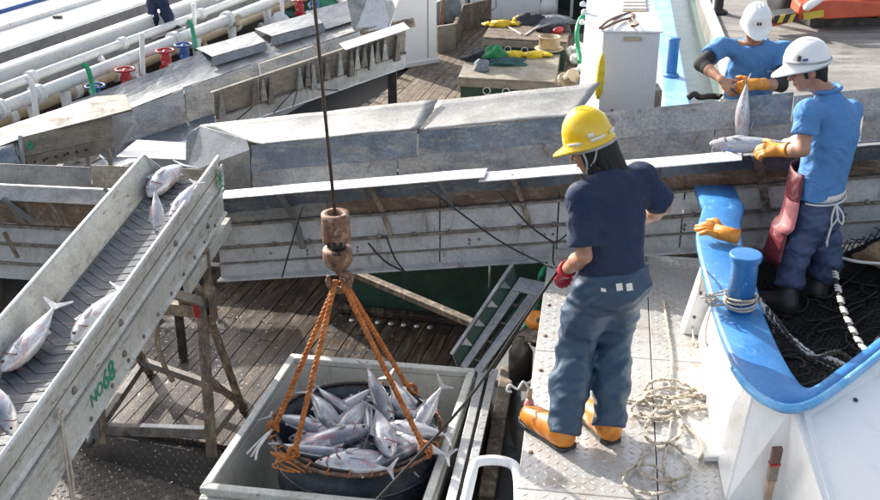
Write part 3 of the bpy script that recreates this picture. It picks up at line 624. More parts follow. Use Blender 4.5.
# ---------------------------------------------------------------- V-shaped spout at the top
sp = thing('metal_spout', 'V shaped pale metal spout tipped up at the top edge above the bracketed chute', 'spout', (-.8,12.6,-.1))
a0, a1, a2 = Q(346,-22,12.9), Q(352,33,12.4), Q(389,27,12.4)
b0, b1, b2 = Q(364,-25,12.9), Q(400,-22,12.9), Q(404,-6,12.6)
part(sp, 'side', MB().sheet([Q(344,-24,12.7),Q(347,4,12.55),Q(354,33,12.35),Q(368,-2,12.75),Q(372,-26,12.95)], .012), MT['galv_pale'], bevel=.003)
part(sp, 'bottom', MB().sheet([Q(354.5,33,12.35),Q(389,28,12.40),Q(384,2,12.7),Q(386,-26,12.98),Q(372.5,-26,12.96),Q(368.5,-2,12.76)], .012), MT['alum'], bevel=.003)
part(sp, 'side', MB().sheet([Q(389.5,28,12.40),Q(398,2,12.45),Q(404,-26,12.8),Q(386.5,-26,12.98),Q(384.5,2,12.7)], .012), MT['alum'], bevel=.003)
solo('wooden_roller_bar', MB().tube([Q(340,37,12.35), Q(414,22,12.55)], [.06,.055], 12), MT['brownsteel'], 'round brown wooden bar lying under the V shaped spout', 'bar', True)
# ================================================================= BOAT WITH PIPES, upper left
F2 = V((.381,.925,0)).normalized(); N2 = V((-F2.y, F2.x, 0))      # along the boat, and outwards to the far left
O2 = V((-4.76,11.5,0))
def b2(u, n, z): q = O2 + F2*u + N2*n; return V((q.x,q.y,z))
U0, U1 = -2.2, 11.0
pb = thing('piped_boat', 'white boat side with dark shaded wall and blue stripe, upper left corner', 'boat', tuple(b2(2,1,-1.6)))
def slab(n0, n1, z0, z1, m, name, u0=U0, u1=U1, bevel=.008):
    return part(pb, name, MB().prism([b2(u0,n0,z0),b2(u1,n0,z0),b2(u1,n1,z0),b2(u0,n1,z0)], (0,0,z1-z0)), MT[m], bevel=bevel)
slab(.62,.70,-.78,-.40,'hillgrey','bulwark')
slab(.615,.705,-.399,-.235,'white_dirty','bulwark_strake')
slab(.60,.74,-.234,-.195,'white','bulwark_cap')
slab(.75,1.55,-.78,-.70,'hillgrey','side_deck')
slab(1.56,1.62,-.70,-.34,'shadegrey','house_wall')
slab(1.50,1.80,-.339,-.29,'white','coaming')
slab(1.81,2.3,-.36,-.33,'white_dirty','roof_panel',U0,2.6)
slab(1.81,2.3,-.36,-.33,'white_dirty','roof_panel',2.61,U1)
slab(2.31,2.36,-.40,-.27,'white_dirty','roof_step')
slab(2.37,3.0,-.36,-.32,'white','roof_panel')
slab(3.01,3.08,-.40,-.27,'valveblue','stripe')
slab(3.09,7.5,-.36,-.30,'white','roof_panel')
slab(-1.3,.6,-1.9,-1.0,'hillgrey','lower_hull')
for u in (.2, 1.7, 3.4, 5.2):
    part(pb, 'deck_fitting', MB().box(b2(u,2.08,-.315), (.12,.07,.05)), MT['darksteel'])
slab(-.9,.58,-.999,-.985,'grime_and_shade','shelf')  # dark colour stands for the shade under the pipes
# pipes and flanges
def pipe_run(name, label, n, z, r, m, u0, u1, flanges, mf='white_dirty'):
    t = thing(name, label, 'pipe', tuple(b2(u0,n,z-r)))
    part(t, 'pipe', MB().tube([b2(u0,n,z), b2((u0+u1)/2,n,z), b2(u1,n,z)], r, 14), MT[m], True)
    for u in flanges:
        part(t, 'flange', MB().lathe(b2(u,n,z), [(r*1.0,-.05),(r*1.55,-.045),(r*1.55,-.008),(r*1.45,-.006),(r*1.45,.006),(r*1.55,.008),(r*1.55,.045),(r,.05)], 14, F2), MT[mf], False)
    return t
pr1 = pipe_run('white_pipe', 'thick white pipe nearest the chutes, running up to the top of the picture', 0, -.40, .075, 'white_dirty', -1.6, 6.6, (-.05,.55,3.2,4.5,6.2))
pr2 = pipe_run('white_pipe', 'thinner white pipe behind the thick pipe, beside the white bulwark', .38, -.34, .055, 'white_dirty', -1.6, 9.5, (.9,2.6,4.4,6.5), 'white_dirty')
pr3 = pipe_run('white_pipe', 'low dirty white pipe under the bulwark, half hidden by valves', .20, -.62, .06, 'pot', -1.6, 9.5, (.3,1.4,2.2,3.6,5.0))
for u in (-.6,.45,1.0,1.5,2.3,3.0,3.7,4.6,5.6):
    part(pr1, 'saddle', MB().lathe(b2(u,.0,-.98), [(.10,0),(.08,.06),(.06,.2),(.06,.5)], 12), MT['white_dirty'], True)
part(pr1, 'elbow', MB().tube(smoothline([b2(6.55,0,-.4), b2(6.9,-.05,-.4), b2(7.2,-.3,-.5), b2(7.3,-.6,-.9)], 5), .08, 12), MT['white_dirty'], True)
# valves
def valve(u, n, z, m, label):
    z += .17; n -= .10; t = thing('valve', label, 'valve', tuple(b2(u,n,z-.2)))
    part(t, 'body', MB().lathe(b2(u,n,z-.2), [(.05,0),(.09,.03),(.09,.06),(.06,.09),(.075,.16),(.05,.22),(.02,.27)], 12), MT[m], True)
    part(t, 'cross_pipe', MB().tube([b2(u-.12,n-.06,z-.1), b2(u+.12,n+.06,z-.1)], .05, 10), MT[m], True)
    q = [b2(u,n,z+.06)+F2*(.11*math.cos(a))+N2*(.11*math.sin(a)) for a in [k*math.pi/8 for k in range(16)]]
    part(t, 'hand_wheel', MB().tube(q, .014, 6, True), MT[m], True)
    return t
valve(1.15,-.22,-.66,'valveblue','blue valve nearest the beige chute, below the thick white pipe')
valve(1.75,-.20,-.62,'red','red valve beside the first green hose, below the thick white pipe')
valve(2.55,-.22,-.58,'red','red valve right of the first green hose, by a blue one')
valve(2.95,-.22,-.60,'valveblue','small blue valve between red valve and white post')
valve(5.9,-.30,-.60,'red','red valve by the second green hose near the top edge')
valve(6.3,-.34,-.62,'valveblue','blue valve by the second green hose near the top edge')
for i, (u, n) in enumerate(((4.75,-.30),(5.15,-.28))):
    t = thing('bucket', ('beige bucket' if i else 'grey beige bucket nearer the post') + ' standing under the white pipe below the dark trousered legs', 'bucket', tuple(b2(u,n,-.98)))
    part(t, 'shell', MB().lathe(b2(u,n,-.98), [(.15,0),(.19,.30),(.17,.30),(.14,.03),(0,.03)], 16), MT['pot'], True)
    part(t, 'rim', MB().tube([b2(u,n,-.68)+V((.19*math.cos(a),.19*math.sin(a),0)) for a in [k*math.pi/9 for k in range(18)]], .012, 6, True), MT['pot'], True)
def stanchion(px, py0, py1, Y, label, bend=0):
    q = [Q(px,py1,Y), Q(px-(6 if bend else 1),py0+8,Y), Q(px-(12 if bend else 1),py0,Y)]
    solo('white_stanchion', MB().tube(smoothline(q,4), .032, 8), MT['white'], label, 'post', True)
stanchion(38,77,128,11.2,'bent white rail post at the left end of the thick pipe',1)
stanchion(143,33,78,13.2,'white rail post standing in front of the thick pipe, mid way')
stanchion(195,3,40,15.4,'white rail post in front of the pipes right of the dark trousered legs')
stanchion(283,-8,28,16.6,'short white post right of the thick pipe near the green net')
def hose(pts, r, m, label, name='green_hose'):
    solo(name, MB().tube(smoothline(pts, 6), r, 8), MT[m], label, 'hose', True)
hose([Q(82,64,12.2),Q(86,66,12.2),Q(89,72,12.2),Q(92,85,12.2),Q(94,98,12.1)], .03, 'brightgreen', 'short green hose hanging over the thick pipe near the red valve')
hose([Q(187,21,14.5),Q(191,24,14.5),Q(193,32,14.5),Q(195,42,14.4),Q(196,50,14.3)], .03, 'brightgreen', 'short green hose hanging over the pipe near the top post')
# little clutter along the pipes
random.seed(21)
for i in range(18):
    u = random.uniform(-1.0,8.0); n = random.uniform(-.15,.5); z = random.choice((-.25,-.5,-.8))
    solo('pipe_fitting', MB().lathe(b2(u,n,z), [(.035,0),(.055,.02),(.055,.05),(.03,.07),(.03,.13),(.045,.14),(.045,.17)], 8, (random.uniform(-1,1),random.uniform(-1,1),random.uniform(.1,1))), random.choice((MT['white_dirty'],MT['whitebox'],MT['pot'],MT['white_dirty'])), 'small dirty white pipe fitting among the white pipes at upper left', 'pipe fitting', False, group='pipe fittings along the white pipes')
# wooden gangway posts and dark jumble between boat and chute
for i in range(5):
    u = .2+i*1.5
    solo('hull_rib', MB().beam(b2(u,-.75,-.95), b2(u+.1,-.35,-.5), .07,.07), MT['beigeboard' if i%2 else 'white_dirty'], 'stubby rib standing between the thick white pipe and the grey boards', 'rib', bevel=.005, group='stubby ribs along the pipes')

# ================================================================= AFTER DECK, top centre
cas = thing('white_casing', 'tall white casing on the plank deck right of the V shaped spout', 'casing', tuple(P(418,66,Z_DECK)))
q0, q1 = P(392,70,Z_DECK), P(438,62,Z_DECK); dd = (q1-q0); bk_ = V((-dd.y,dd.x,0)).normalized()
part(cas, 'body', MB().prism([q0,q1,q1+bk_*.9,q0+bk_*.9], (0,0,2.0)), MT['white'], bevel=.05)
part(cas, 'skirting', MB().prism([q0-bk_*.03-dd*.02,q1-bk_*.03+dd*.02,q1+bk_*.02+dd*.02,q0+bk_*.02-dd*.02], (0,0,.07)), MT['white_dirty'], bevel=.01)
part(cas, 'door_seam', MB().beam(q0+dd*.78-bk_*.006+UP*.1, q0+dd*.78-bk_*.006+UP*1.7, .012,.01,bk_), MT['hillgrey'])
# wheelhouse
wh = thing('wheelhouse', 'white wheelhouse wall with a rounded dark window at the top centre', 'wheelhouse', (1.4,20.0,Z_DECK))
ya = 19.9
xa, xb = Q(440,10,ya).x, Q(540,10,ya).x
part(wh, 'wall', MB().prism([(xa,ya,Z_DECK),(xb,ya-.1,Z_DECK),(xb,ya+2,Z_DECK),(xa,ya+2,Z_DECK)], (0,0,2.8)), MT['white'], bevel=.03)
wv = [Q(466,-12,ya-.03),Q(467,8,ya-.03),Q(470,10,ya-.03),Q(493,9,ya-.03),Q(496,7,ya-.03),Q(496,-13,ya-.03),Q(492,-16,ya-.03),Q(470,-15,ya-.03)]
part(wh, 'window_pane', MB().prism(wv, (0,.02,0)), MT['glass'])
part(wh, 'window_frame', MB().tube([p+V((0,-.01,0)) for p in wv], .022, 8, True), MT['hillgrey'], True)
part(wh, 'corner_post', MB().beam((xb+.03,ya-.12,Z_DECK),(xb+.03,ya-.12,1.3),.05,.05,(0,1,0)), MT['white_dirty'])
# dark open doorway with shelves right of the wheelhouse
dr = thing('open_doorway', 'dark open doorway with pale shelves beside the wheelhouse', 'doorway', (2.2,20.3,Z_DECK))
xc = Q(592,10,20.3).x
part(dr, 'back_wall', MB().prism([(xb+.1,20.9,Z_DECK),(xc,20.7,Z_DECK),(xc,20.75,Z_DECK),(xb+.1,20.95,Z_DECK)], (0,0,2.8)), MT['green'])
for i in range(4): part(dr, 'shelf', MB().beam((xb+.1,20.4,-.9+.42*i),(xc,20.3,-.9+.42*i),.3,.03), MT['teal' if i==1 else 'hillgrey'])
for x in (xb+.32, xb+.6, xc-.05): part(dr, 'post', MB().beam((x,20.15,Z_DECK),(x,20.15,1.4),.05,.05,(0,1,0)), MT['white_dirty'])
part(dr, 'pale_bag', MB().lathe(Q(548,17,19.8), [(.02,0),(.14,.05),(.17,.18),(.12,.32),(.03,.36)], 12), MT['white_dirty'], True)
# L-shaped wooden coaming by the casing
lw = thing('wooden_coaming', 'low grey wooden coaming in the corner between casing and wheelhouse', 'coaming', tuple(P(452,50,Z_DECK)))
for a, b in (((437,53),(455,50)),((455,50),(462,30)),((462,30),(490,24))):
    p_, q_ = P(*a,Z_DECK), P(*b,Z_DECK)
    part(lw, 'board', MB().beam(p_+UP*.22, q_+UP*.22, .06,.44), MT['beigeboard' if a[0]<450 else 'wood_dry'], bevel=.006)
# tools and bag leaning there
solo('brown_pole', MB().tube([P(440,46,Z_DECK)+UP*.1, P(443,40,Z_DECK)+V((.05,.2,1.3))], .035, 8), MT['rust'], 'brown pole leaning upright beside the white casing', 'pole', True)
solo('pale_bag', MB().lathe(P(451,38,Z_DECK)+UP*.25, [(.05,0),(.16,.08),(.18,.3),(.10,.55),(.03,.7)], 10), MT['cloth_grey'], 'pale bag hanging in the corner left of the wheelhouse window', 'bag', True)
# hatches
def hatch(label, corners, ztop, planks, m):
    tops = [P(x,y,ztop) for x,y in corners]      # front-left, front-right, back-right, back-left
    t = thing('hatch_box', label, 'hatch', (tops[0].x, tops[0].y, Z_DECK))
    c = sum(tops, V((0,0,0)))/4
    ins = [p.lerp(c, .05) for p in tops]
    part(t, 'coaming', MB().prism([V((p.x,p.y,Z_DECK)) for p in ins], (0,0,ztop-.13-Z_DECK)), MT['green'])
    rim = [p-UP*.135 for p in tops]
    part(t, 'cover_frame', MB().prism(rim, (0,0,.105)), MT['beigeboard'], bevel=.006)
    n = planks
    for i in range(n):
        a0 = tops[0].lerp(tops[3], i/n+.004); a1 = tops[1].lerp(tops[2], i/n+.004); b1 = tops[1].lerp(tops[2], (i+1)/n-.004); b0 = tops[0].lerp(tops[3], (i+1)/n-.004)
        part(t, 'cover_board', MB().prism([a0-UP*.028,a1-UP*.028,b1-UP*.028,b0-UP*.028], (0,0,.028)), MT[m], bevel=.003)
    for k in (.3,.5,.75):
        q = rim[0].lerp(rim[1],k)
        part(t, 'ring', MB().tube([q+V((.05*math.cos(a),-.03,-.03+.05*math.sin(a))) for a in [j*math.pi/6 for j in range(12)]], .009, 6, True), MT['alum'], True)
    return tops
h1 = hatch('hatch box with pale board lid and dark green sides, nearest the long chute', ((458,77),(555,82),(560,54),(467,57)), -.95, 1, 'beigeboard')
h2 = hatch('slatted grey hatch box behind the pale lidded one, before the wheelhouse', ((483,37),(567,42),(570,23),(493,20)), -.93, 5, 'wood_dry')
solo('lashing_strap', MB().tube(sag(P(505,25,-.92),P(521,34,-.915),0), .014, 6), MT['whiterope'], 'pale lashing strap lying across the slatted hatch, left one', 'strap')
solo('lashing_strap', MB().tube(sag(P(540,25,-.92),P(525,35,-.915),0), .014, 6), MT['whiterope'], 'pale lashing strap lying across the slatted hatch, right one', 'strap')
# crumpled clothes and gloves
def heap(name, label, cat, c, size, m, seed, lumps=5, nu=14, nv=18):
    rnd = random.Random(seed); ph = [(rnd.uniform(0,6.3), rnd.uniform(1.5,4.5), rnd.uniform(0,6.3)) for _ in range(lumps)]
    def fn(u, v):
        th = u*math.pi/2*1.0; a = v*2*math.pi
        k = 1 + .22*sum(math.sin(f*a+p)*math.cos(f*th*1.7+q) for p,f,q in [(x[0],round(x[1]),x[2]) for x in ph])/2
        return V(c) + V((size[0]*math.cos(th)*math.cos(a)*k, size[1]*math.cos(th)*math.sin(a)*k, size[2]*math.sin(th)*(1+.3*math.sin(3*a+ph[0][0])*math.cos(th))+.0))
    return solo(name, MB().grid(nu, nv, fn), MT[m], label, cat, True)
zt = -.948
heap('crumpled_jacket','crumpled black jacket on the pale lidded hatch','jacket', P(484,60,zt), (.30,.16,.16),'cloth_dark',1)
heap('green_cloth','bright green cloth bundle on top of the black jacket','cloth', P(491,60,zt)+V((.05,-.12,.08)), (.17,.11,.16),'cloth_green',2)
heap('teal_jacket','dark teal jacket spread beside the green cloth','jacket', P(504,64,zt), (.33,.13,.10),'cloth_teal',3)
heap('grey_bundle','dark grey green bundle at the front of the clothes on the hatch','bundle', P(481,70,zt), (.13,.10,.15),'cloth_grey',4)
def yglove(label, c, ang, s=1.0, m='yellow', name='yellow_glove'):
    d = V((math.cos(ang), math.sin(ang), 0)); n = V((-d.y,d.x,0)); t = thing(name, label, 'glove', tuple(c))
    mb = MB().tube([c+d*(-.16*s)+UP*.03, c+d*(-.05*s)+UP*.035, c+d*.05*s+UP*.03], [.05*s,.055*s,.05*s], 10); part(t, 'cuff', mb, MT[m], True)
    mb = MB()
    for i, (o, l) in enumerate(((-.045,.12),(-.015,.15),(.015,.145),(.045,.11))):
        mb.tube([c+d*.04*s+n*o*s*.7+UP*.03, c+d*(.04+l*.6)*s+n*o*s*1.1+UP*.035, c+d*(.04+l)*s+n*o*s*1.2+UP*.018], [.022*s,.02*s,.013*s], 7)
    mb.tube([c+n*.05*s+UP*.03, c+n*.09*s+d*.06*s+UP*.02], [.022*s,.015*s], 7); part(t, 'fingers', mb, MT[m], True)
zt2 = -.928
yglove('yellow rubber glove at the left end on the pale lidded hatch', P(518,57,zt), 0.1, 1.15)
yglove('yellow rubber glove at the right end on the pale lidded hatch', P(538,57,zt), 0.3, 1.15)
yglove('yellow rubber glove at the far left on the slatted hatch', P(495,26,zt2), 2.9, 1.15)
yglove('yellow rubber glove second from left on the slatted hatch', P(506,25.5,zt2), 0.2, 1.15)
yglove('small yellow glove at the back of the slatted hatch, by dark clothes', P(521,20,zt2), 0.9, 1.1)
heap('dark_jacket','dark jacket with grey sleeve rolled on the slatted hatch','jacket', P(531,23,zt2), (.26,.16,.17),'cloth_dark',5)
heap('grey_jacket','pale grey jacket lying along the back of the slatted hatch','jacket', P(548,23,zt2), (.50,.16,.13),'cloth_grey',6)
heap('navy_bundle','navy bundle at the right end of the slatted hatch','bundle', P(553,31,zt2), (.28,.12,.12),'cloth_dark',7)
yglove('red glove at the right end of the slatted hatch', P(561,32,zt2), 0.8, 1.0, 'red', 'red_glove')
pt = thing('enamel_pot', 'beige round pot on a dish between the two hatches', 'pot', tuple(P(549,51,-.93)))
pc = P(549,50,-.93)
part(pt, 'dish', MB().lathe(pc, [(.06,0),(.20,.012),(.215,.03),(.19,.03),(0,.02)], 22), MT['pot'], True)
part(pt, 'pot_wall', MB().lathe(pc+UP*.03, [(.145,0),(.155,.02),(.155,.17),(.165,.175),(.145,.18),(.145,.03),(0,.03)], 22), MT['pot'], True)
# fittings in the dark slot right of the hatches
for i, (x, y, r) in enumerate(((570,53,.07),(573,60,.06),(563,82,.09),(572,74,.05),(575,82,.05))):
    solo('pipe_flange', MB().lathe(P(x,y,-.95), [(r,0),(r*1.3,.03),(r*1.3,.07),(r*.8,.09),(r*.8,.2),(r*1.1,.21),(r*1.1,.25)], 12, (.5,-.7,.6)), MT['white_dirty' if i != 2 else 'pot'], ('white pipe flange highest by the green hose','white pipe flange just below the green hose end','brown pipe flange beside the front corner of the pale hatch','tiny white flange in the slot beside the pale hatch','lowest white flange in the slot above the long chute')[i], 'flange', False)
hose([Q(586,14,15.6),Q(580,20,15.5),Q(577,32,15.3),Q(578,48,15.2),Q(580,62,15.0)], .035, 'brightgreen', 'bright green hose hanging at the left of the pale boat deck')
for i, (x, y) in enumerate(((583,6),(584,14),(582,24),(580,66),(577,72),(576,79))):
    heap('white_lashing', 'small knot of white lashing along the edge of the pale boat deck', 'lashing', Q(x,y,15.4), (.045,.045,.07), 'white', 30+i, 3, 7, 9)['group'] = 'white lashings on the pale boat edge'
# green net heap, frames by the top
heap('green_net_heap','heap of dark green netting at the top left of the spout','net heap', P(325,18,-1.0), (.50,.45,.62),'greennet',9)
fr = thing('pale_shelf_frame', 'pale blue rack with dark shelves at the top edge left of the green net', 'rack', tuple(P(292,22,-1.0)))
for px in (279, 302):
    a = P(px,22,-1.0); part(fr, 'post', MB().beam(a, a+UP*1.0, .07,.07,(1,0,0)), MT['whitebox'], bevel=.005)
for k in (.15,.45,.75):
    a = P(279,22,-1.0)+UP*k; b = P(302,22,-1.0)+UP*k; part(fr, 'shelf', MB().beam(a,b,.3,.03), MT['teal'])
heap('clear_bag','crumpled clear plastic bag on the grey board below the rack','bag', P(280,27,-.72), (.17,.12,.22),'whitebox',11)

# ================================================================= WHITE BOAT SIDE WITH BLUE RAIL, top right of centre
wb = thing('moored_boat', 'moored boat with pale deck and chalky blue side rail beyond the grey box', 'boat', tuple(P(640,90,-1.2)))
zb = -.25
part(wb, 'deck', MB().prism([P(574,150,zb),P(668,150,zb),P(652,-25,zb),P(589,-25,zb)], (0,0,-.06)), MT['decklilac'], bevel=.01)
part(wb, 'hull_side', MB().prism([P(575,150,zb-.06),P(690,150,zb-.06),P(664,-25,zb-.06),P(590,-25,zb-.06)], (0,0,-1.6)), MT['white_dirty'])
part(wb, 'side_rail', MB().prism([P(669,150,zb+.05),P(699,150,zb+.05),P(666.5,-25,zb+.05),P(650,-25,zb+.05)], (0,0,-.108)), MT['paleblue'], bevel=.015)
bo = thing('far_bollard', 'slim blue bollard on the pale blue boat rail beyond the grey box', 'bollard', tuple(P(671,76,zb+.05)))
part(bo, 'post', MB().lathe(P(671,76,zb+.05), [(.06,0),(.06,.40),(.068,.41),(.068,.43),(.05,.44),(0,.44)], 18), MT['blue'], True)
part(bo, 'base_ring', MB().lathe(P(671,76,zb+.051), [(.09,0),(.09,.02),(.065,.04)], 18), MT['blue'], True)
solo('dark_mooring_rope', MB().tube(smoothline([P(688,98,zb+.06),P(694,94,zb+.1),P(700,97,zb),P(712,96,zb-.1),P(722,97,zb-.1)],5), .035, 7), MT['blackrope'], 'dark mooring rope leaving the pale blue rail beside the quay water', 'rope', True)
vt = thing('deck_grating', 'small beige grating panel on the pale deck behind the grey box', 'grating', tuple(P(632,5,zb)))
ga, gb2, gc, gd = P(622,12,zb+.01),P(646,12,zb+.01),P(644,-8,zb+.01),P(624,-8,zb+.01)
part(vt, 'frame', MB().prism([ga,gb2,gc,gd], (0,0,.02)), MT['pot'])
for i in range(6):
    part(vt, 'slat', MB().beam(ga.lerp(gd,(i+.5)/6)+UP*.03, gb2.lerp(gc,(i+.5)/6)+UP*.03, .06,.02), MT['white'])
# ---------------------------------------------------------------- grey box on its pedestal
yb = 8.55
gx = thing('control_box', 'pale grey metal box with sloping lid standing behind the chute near the yellow helmet', 'box', (Q(628,112,yb).x, yb+.2, -.1))
bl, br_, tl, tr = Q(598,112,yb), Q(653,112,yb), Q(600,34,yb), Q(659,30,yb)
z0, z1 = bl.z, (tl.z+tr.z)/2; x0, x1 = bl.x, br_.x
dp = .42
part(gx, 'body', MB().hexa([V((x0,yb,z0)),V((x1,yb-.03,z0)),V((x1+.03,yb+dp,z0)),V((x0+.03,yb+dp,z0)),V((x0,yb,z1)),V((x1,yb-.03,z1)),V((x1+.03,yb+dp,z1)),V((x0+.03,yb+dp,z1))]), MT['whitebox'], bevel=.012)
part(gx, 'lid', MB().hexa([V((x0-.02,yb-.025,z1+.003)),V((x1+.02,yb-.055,z1+.003)),V((x1+.05,yb+dp+.02,z1+.003)),V((x0+.01,yb+dp+.02,z1+.003)),V((x0-.02,yb-.025,z1+.02)),V((x1+.02,yb-.055,z1+.02)),V((x1+.05,yb+dp+.02,z1+.06)),V((x0+.01,yb+dp+.02,z1+.06))]), MT['white'], bevel=.008)
part(gx, 'name_plate', MB().prism([Q(624,37,yb-.026),Q(642,37,yb-.028),Q(642,41,yb-.028),Q(624,41,yb-.026)], (0,.006,0)), MT['pot'])
for px in (612, 640): part(gx, 'bolt', MB().lathe(Q(px,110.5,yb-.02), [(.015,0),(.012,.01),(0,.012)], 8, (0,-1,0)), MT['brownsteel'], True)
part(gx, 'pedestal', MB().prism([(x0+.05,yb+.05,-.11),(x1-.05,yb+.03,-.11),(x1-.05,yb+.33,-.11),(x0+.05,yb+.33,-.11)], (0,0,z0+.11)), MT['galv_mid'])
part(gx, 'side_flange', MB().prism([V((x1+.0,yb-.0,z0-.02)),V((x1+.06,yb+.0,z0-.02)),V((x1+.06,yb+.2,z0-.02)),V((x1,yb+.2,z0-.02))], (0,0,.2)), MT['beigeboard'])
sl = thing('leather_strap', 'brown leather strap lying on the lid of the grey box', 'strap', (x0+.2,yb+.2,z1+.04))
zz = z1+.055
def bp_(px,py): return P(px,py,zz)
part(sl, 'loop', MB().tube(smoothline([bp_(600,28),bp_(608,21),bp_(622,15),bp_(632,13),bp_(633,17),bp_(622,20),bp_(610,25),bp_(602,29)],5), .011, 7), MT['rust'], True)
part(sl, 'tail', MB().tube(smoothline([bp_(632,14),bp_(633,20),bp_(638,24),bp_(632,26),bp_(628,22)],5), .010, 7), MT['rust'], True)
solo('yellow_float', MB().lathe(Q(598,99,8.35), [(.01,0),(.03,.05),(.034,.15),(.028,.3),(.008,.36)], 12, (.05,.1,1)), MT['yellow'], 'yellow float wedged left of the grey box behind the chute', 'float', True)
# ================================================================= QUAY MACHINE, top right
om = thing('orange_trailer', 'orange red machine with yellow panel and black wheels on the quay, top right', 'machine', (5.6,14.3,-.1))
def oq(px,py,Y): return Q(px,py,Y)
part(om, 'main_beam', MB().prism([oq(797,18,13.6),oq(826,19,13.6),oq(905,16,13.9),oq(905,2,13.9),oq(830,0,13.7),oq(800,4,13.6)], (.05,.5,0)), MT['orange'], bevel=.03)
part(om, 'upper_body', MB().prism([oq(822,-2,14.2),oq(905,1,14.3),oq(905,-50,14.3),oq(832,-48,14.2)], (.05,1.6,0)), MT['orange'], bevel=.04)
part(om, 'yellow_panel', MB().prism([oq(804,20,13.585),oq(824,17,13.585),oq(824,10,13.585),oq(803,13,13.585)], (0,.02,0)), MT['hazard'], bevel=.003)
part(om, 'step', MB().prism([oq(774,24,13.5),oq(797,22,13.5),oq(797,13,13.5),oq(774,16,13.5)], (.02,.3,0)), MT['black'], bevel=.01)
for i in range(2): part(om, 'warning_stripe', MB().prism([oq(777+i*10,23,13.49),oq(782+i*10,22.5,13.49),oq(786+i*10,14,13.49),oq(781+i*10,15,13.49)], (0,.008,0)), MT['hazard'])
part(om, 'red_lamp', MB().box(oq(767,22,13.5), (.10,.12,.09)), MT['red'], bevel=.01)
part(om, 'outrigger', MB().beam(oq(768,22,13.6), oq(800,14,13.8), .12,.12), MT['orange'], bevel=.02)
for px, py, Y in ((783,8,14.6),(862,14,14.6),(800,2,15.3)):
    c = oq(px,py,Y); c.z = -.1+.36
    w_o = part(om, 'wheel', MB().lathe(c, [(.20,-.13),(.34,-.13),(.37,-.09),(.37,.09),(.34,.13),(.20,.13)], 24, (1,.1,0)), MT['black'], True)
    part(w_o, 'rim', MB().lathe(c, [(.0,-.10),(.19,-.10),(.205,-.125),(.205,.125),(.19,.10),(0,.10)], 20, (1,.1,0)), MT['alum'], True)
part(om, 'underframe', MB().beam(oq(800,16,14.2)+UP*0, oq(900,18,14.4), .6,.12), MT['darksteel'])
part(om, 'hydraulic_rod', MB().tube([oq(806,8,13.5), oq(830,-8,13.7)], .05, 10), MT['white'], True)
po = thing('black_post', 'short black post standing on the quay edge at the top', 'post', tuple(P(717,13,-.1)))
part(po, 'shaft', MB().lathe(P(717,13,-.1), [(.10,0),(.10,.05),(.075,.06),(.075,.75)], 14), MT['black'], True)
part(po, 'base', MB().lathe(P(717,13,-.099), [(.14,0),(.14,.03),(.1,.05)], 14), MT['black'], True)
# dark tarp heap behind the right-hand man and painted lines on the quay
heap('dark_tarp','dark grey tarpaulin heaped on the quay right of the chute','tarpaulin', V((3.55,8.55,-.1)), (.9,.5,.42),'cloth_grey',13)
hoseq = [P(880,58,-.09),P(850,60,-.09),P(828,52,-.09),P(850,44,-.09),P(880,46,-.09),P(920,50,-.09)]
# ================================================================= BELT CONVEYOR
KR = V((-1.55,7.30,.565)); KD = V((-.109,-1.0,-.055)); KD.normalize()           # top right corner, downhill direction
KX = V((KD.y,-KD.x,0)).normalized()*1.0
if KX.x > 0: KX = -KX                                                               # towards the left frame
KN = KX.cross(KD).normalized()
if KN.z < 0: KN = -KN
def kp(a, l, h): return KR + KX*a + KD*l + KN*h          # across, along, up
KW = .53; KL = 4.6
cv = thing('belt_conveyor', 'sloping belt conveyor marked NO68 with cream side frames, lower left', 'conveyor', (-1.9,5.8,Z_DECK))
# right frame: upper channel with rolled top, lower channel
def prof_bar(pts, l0, l1):
    return MB().loft([[kp(a,l0,h) for a,h in pts], [kp(a,l1,h) for a,h in pts]])
part(cv, 'side_frame', prof_bar([(.0,.012),(.012,.022),(.03,.012),(.03,-.205),(.004,-.205),(.004,-.19),(.018,-.18),(.018,-.02),(.0,-.012)][::1], 0, KL), MT['rail_cream'], bevel=.002)
part(cv, 'top_edge', MB().tube([kp(.013,0,.02), kp(.013,KL,.02)], .011, 8), MT['ledge'], True)
part(cv, 'lower_frame', prof_bar([(-.008,-.222),(.03,-.222),(.03,-.43),(-.012,-.43),(-.012,-.418),(.010,-.41),(.010,-.235),(-.008,-.232)], .0, KL), MT['rail_cream'], bevel=.002)
part(cv, 'frame_seam', MB().beam(kp(.02,0,-.2135), kp(.02,KL,-.2135), .016,.016,KN), MT['grime_and_shade'])
part(cv, 'frame_groove', MB().beam(kp(.0175,0,-.10), kp(.0175,KL,-.10), .004,.008,KN), MT['grime_and_shade'])
# left frame leaning outward
LT, LB = (KW+.02, .0), (KW-.07, -.215)
part(cv, 'side_frame', prof_bar([(LT[0],LT[1]),(LT[0]+.02,LT[1]),(KW-.04,-.40),(KW-.06,-.40),(KW-.06,-.215)], 0, KL), MT['rail_cream'], bevel=.002)
part(cv, 'top_edge', MB().tube([kp(LT[0]+.01,0,.006), kp(LT[0]+.01,KL,.006)], .013, 8), MT['ledge'], True)
part(cv, 'end_cap', MB().sheet([kp(LT[0]+.0,-.004,.01), kp(LB[0]-.10,-.004,-.16), kp(LB[0]-.10,-.004,-.26), kp(LB[0]+.06,-.004,-.26), kp(LT[0]+.03,-.004,.0)], .006), MT['alum'])
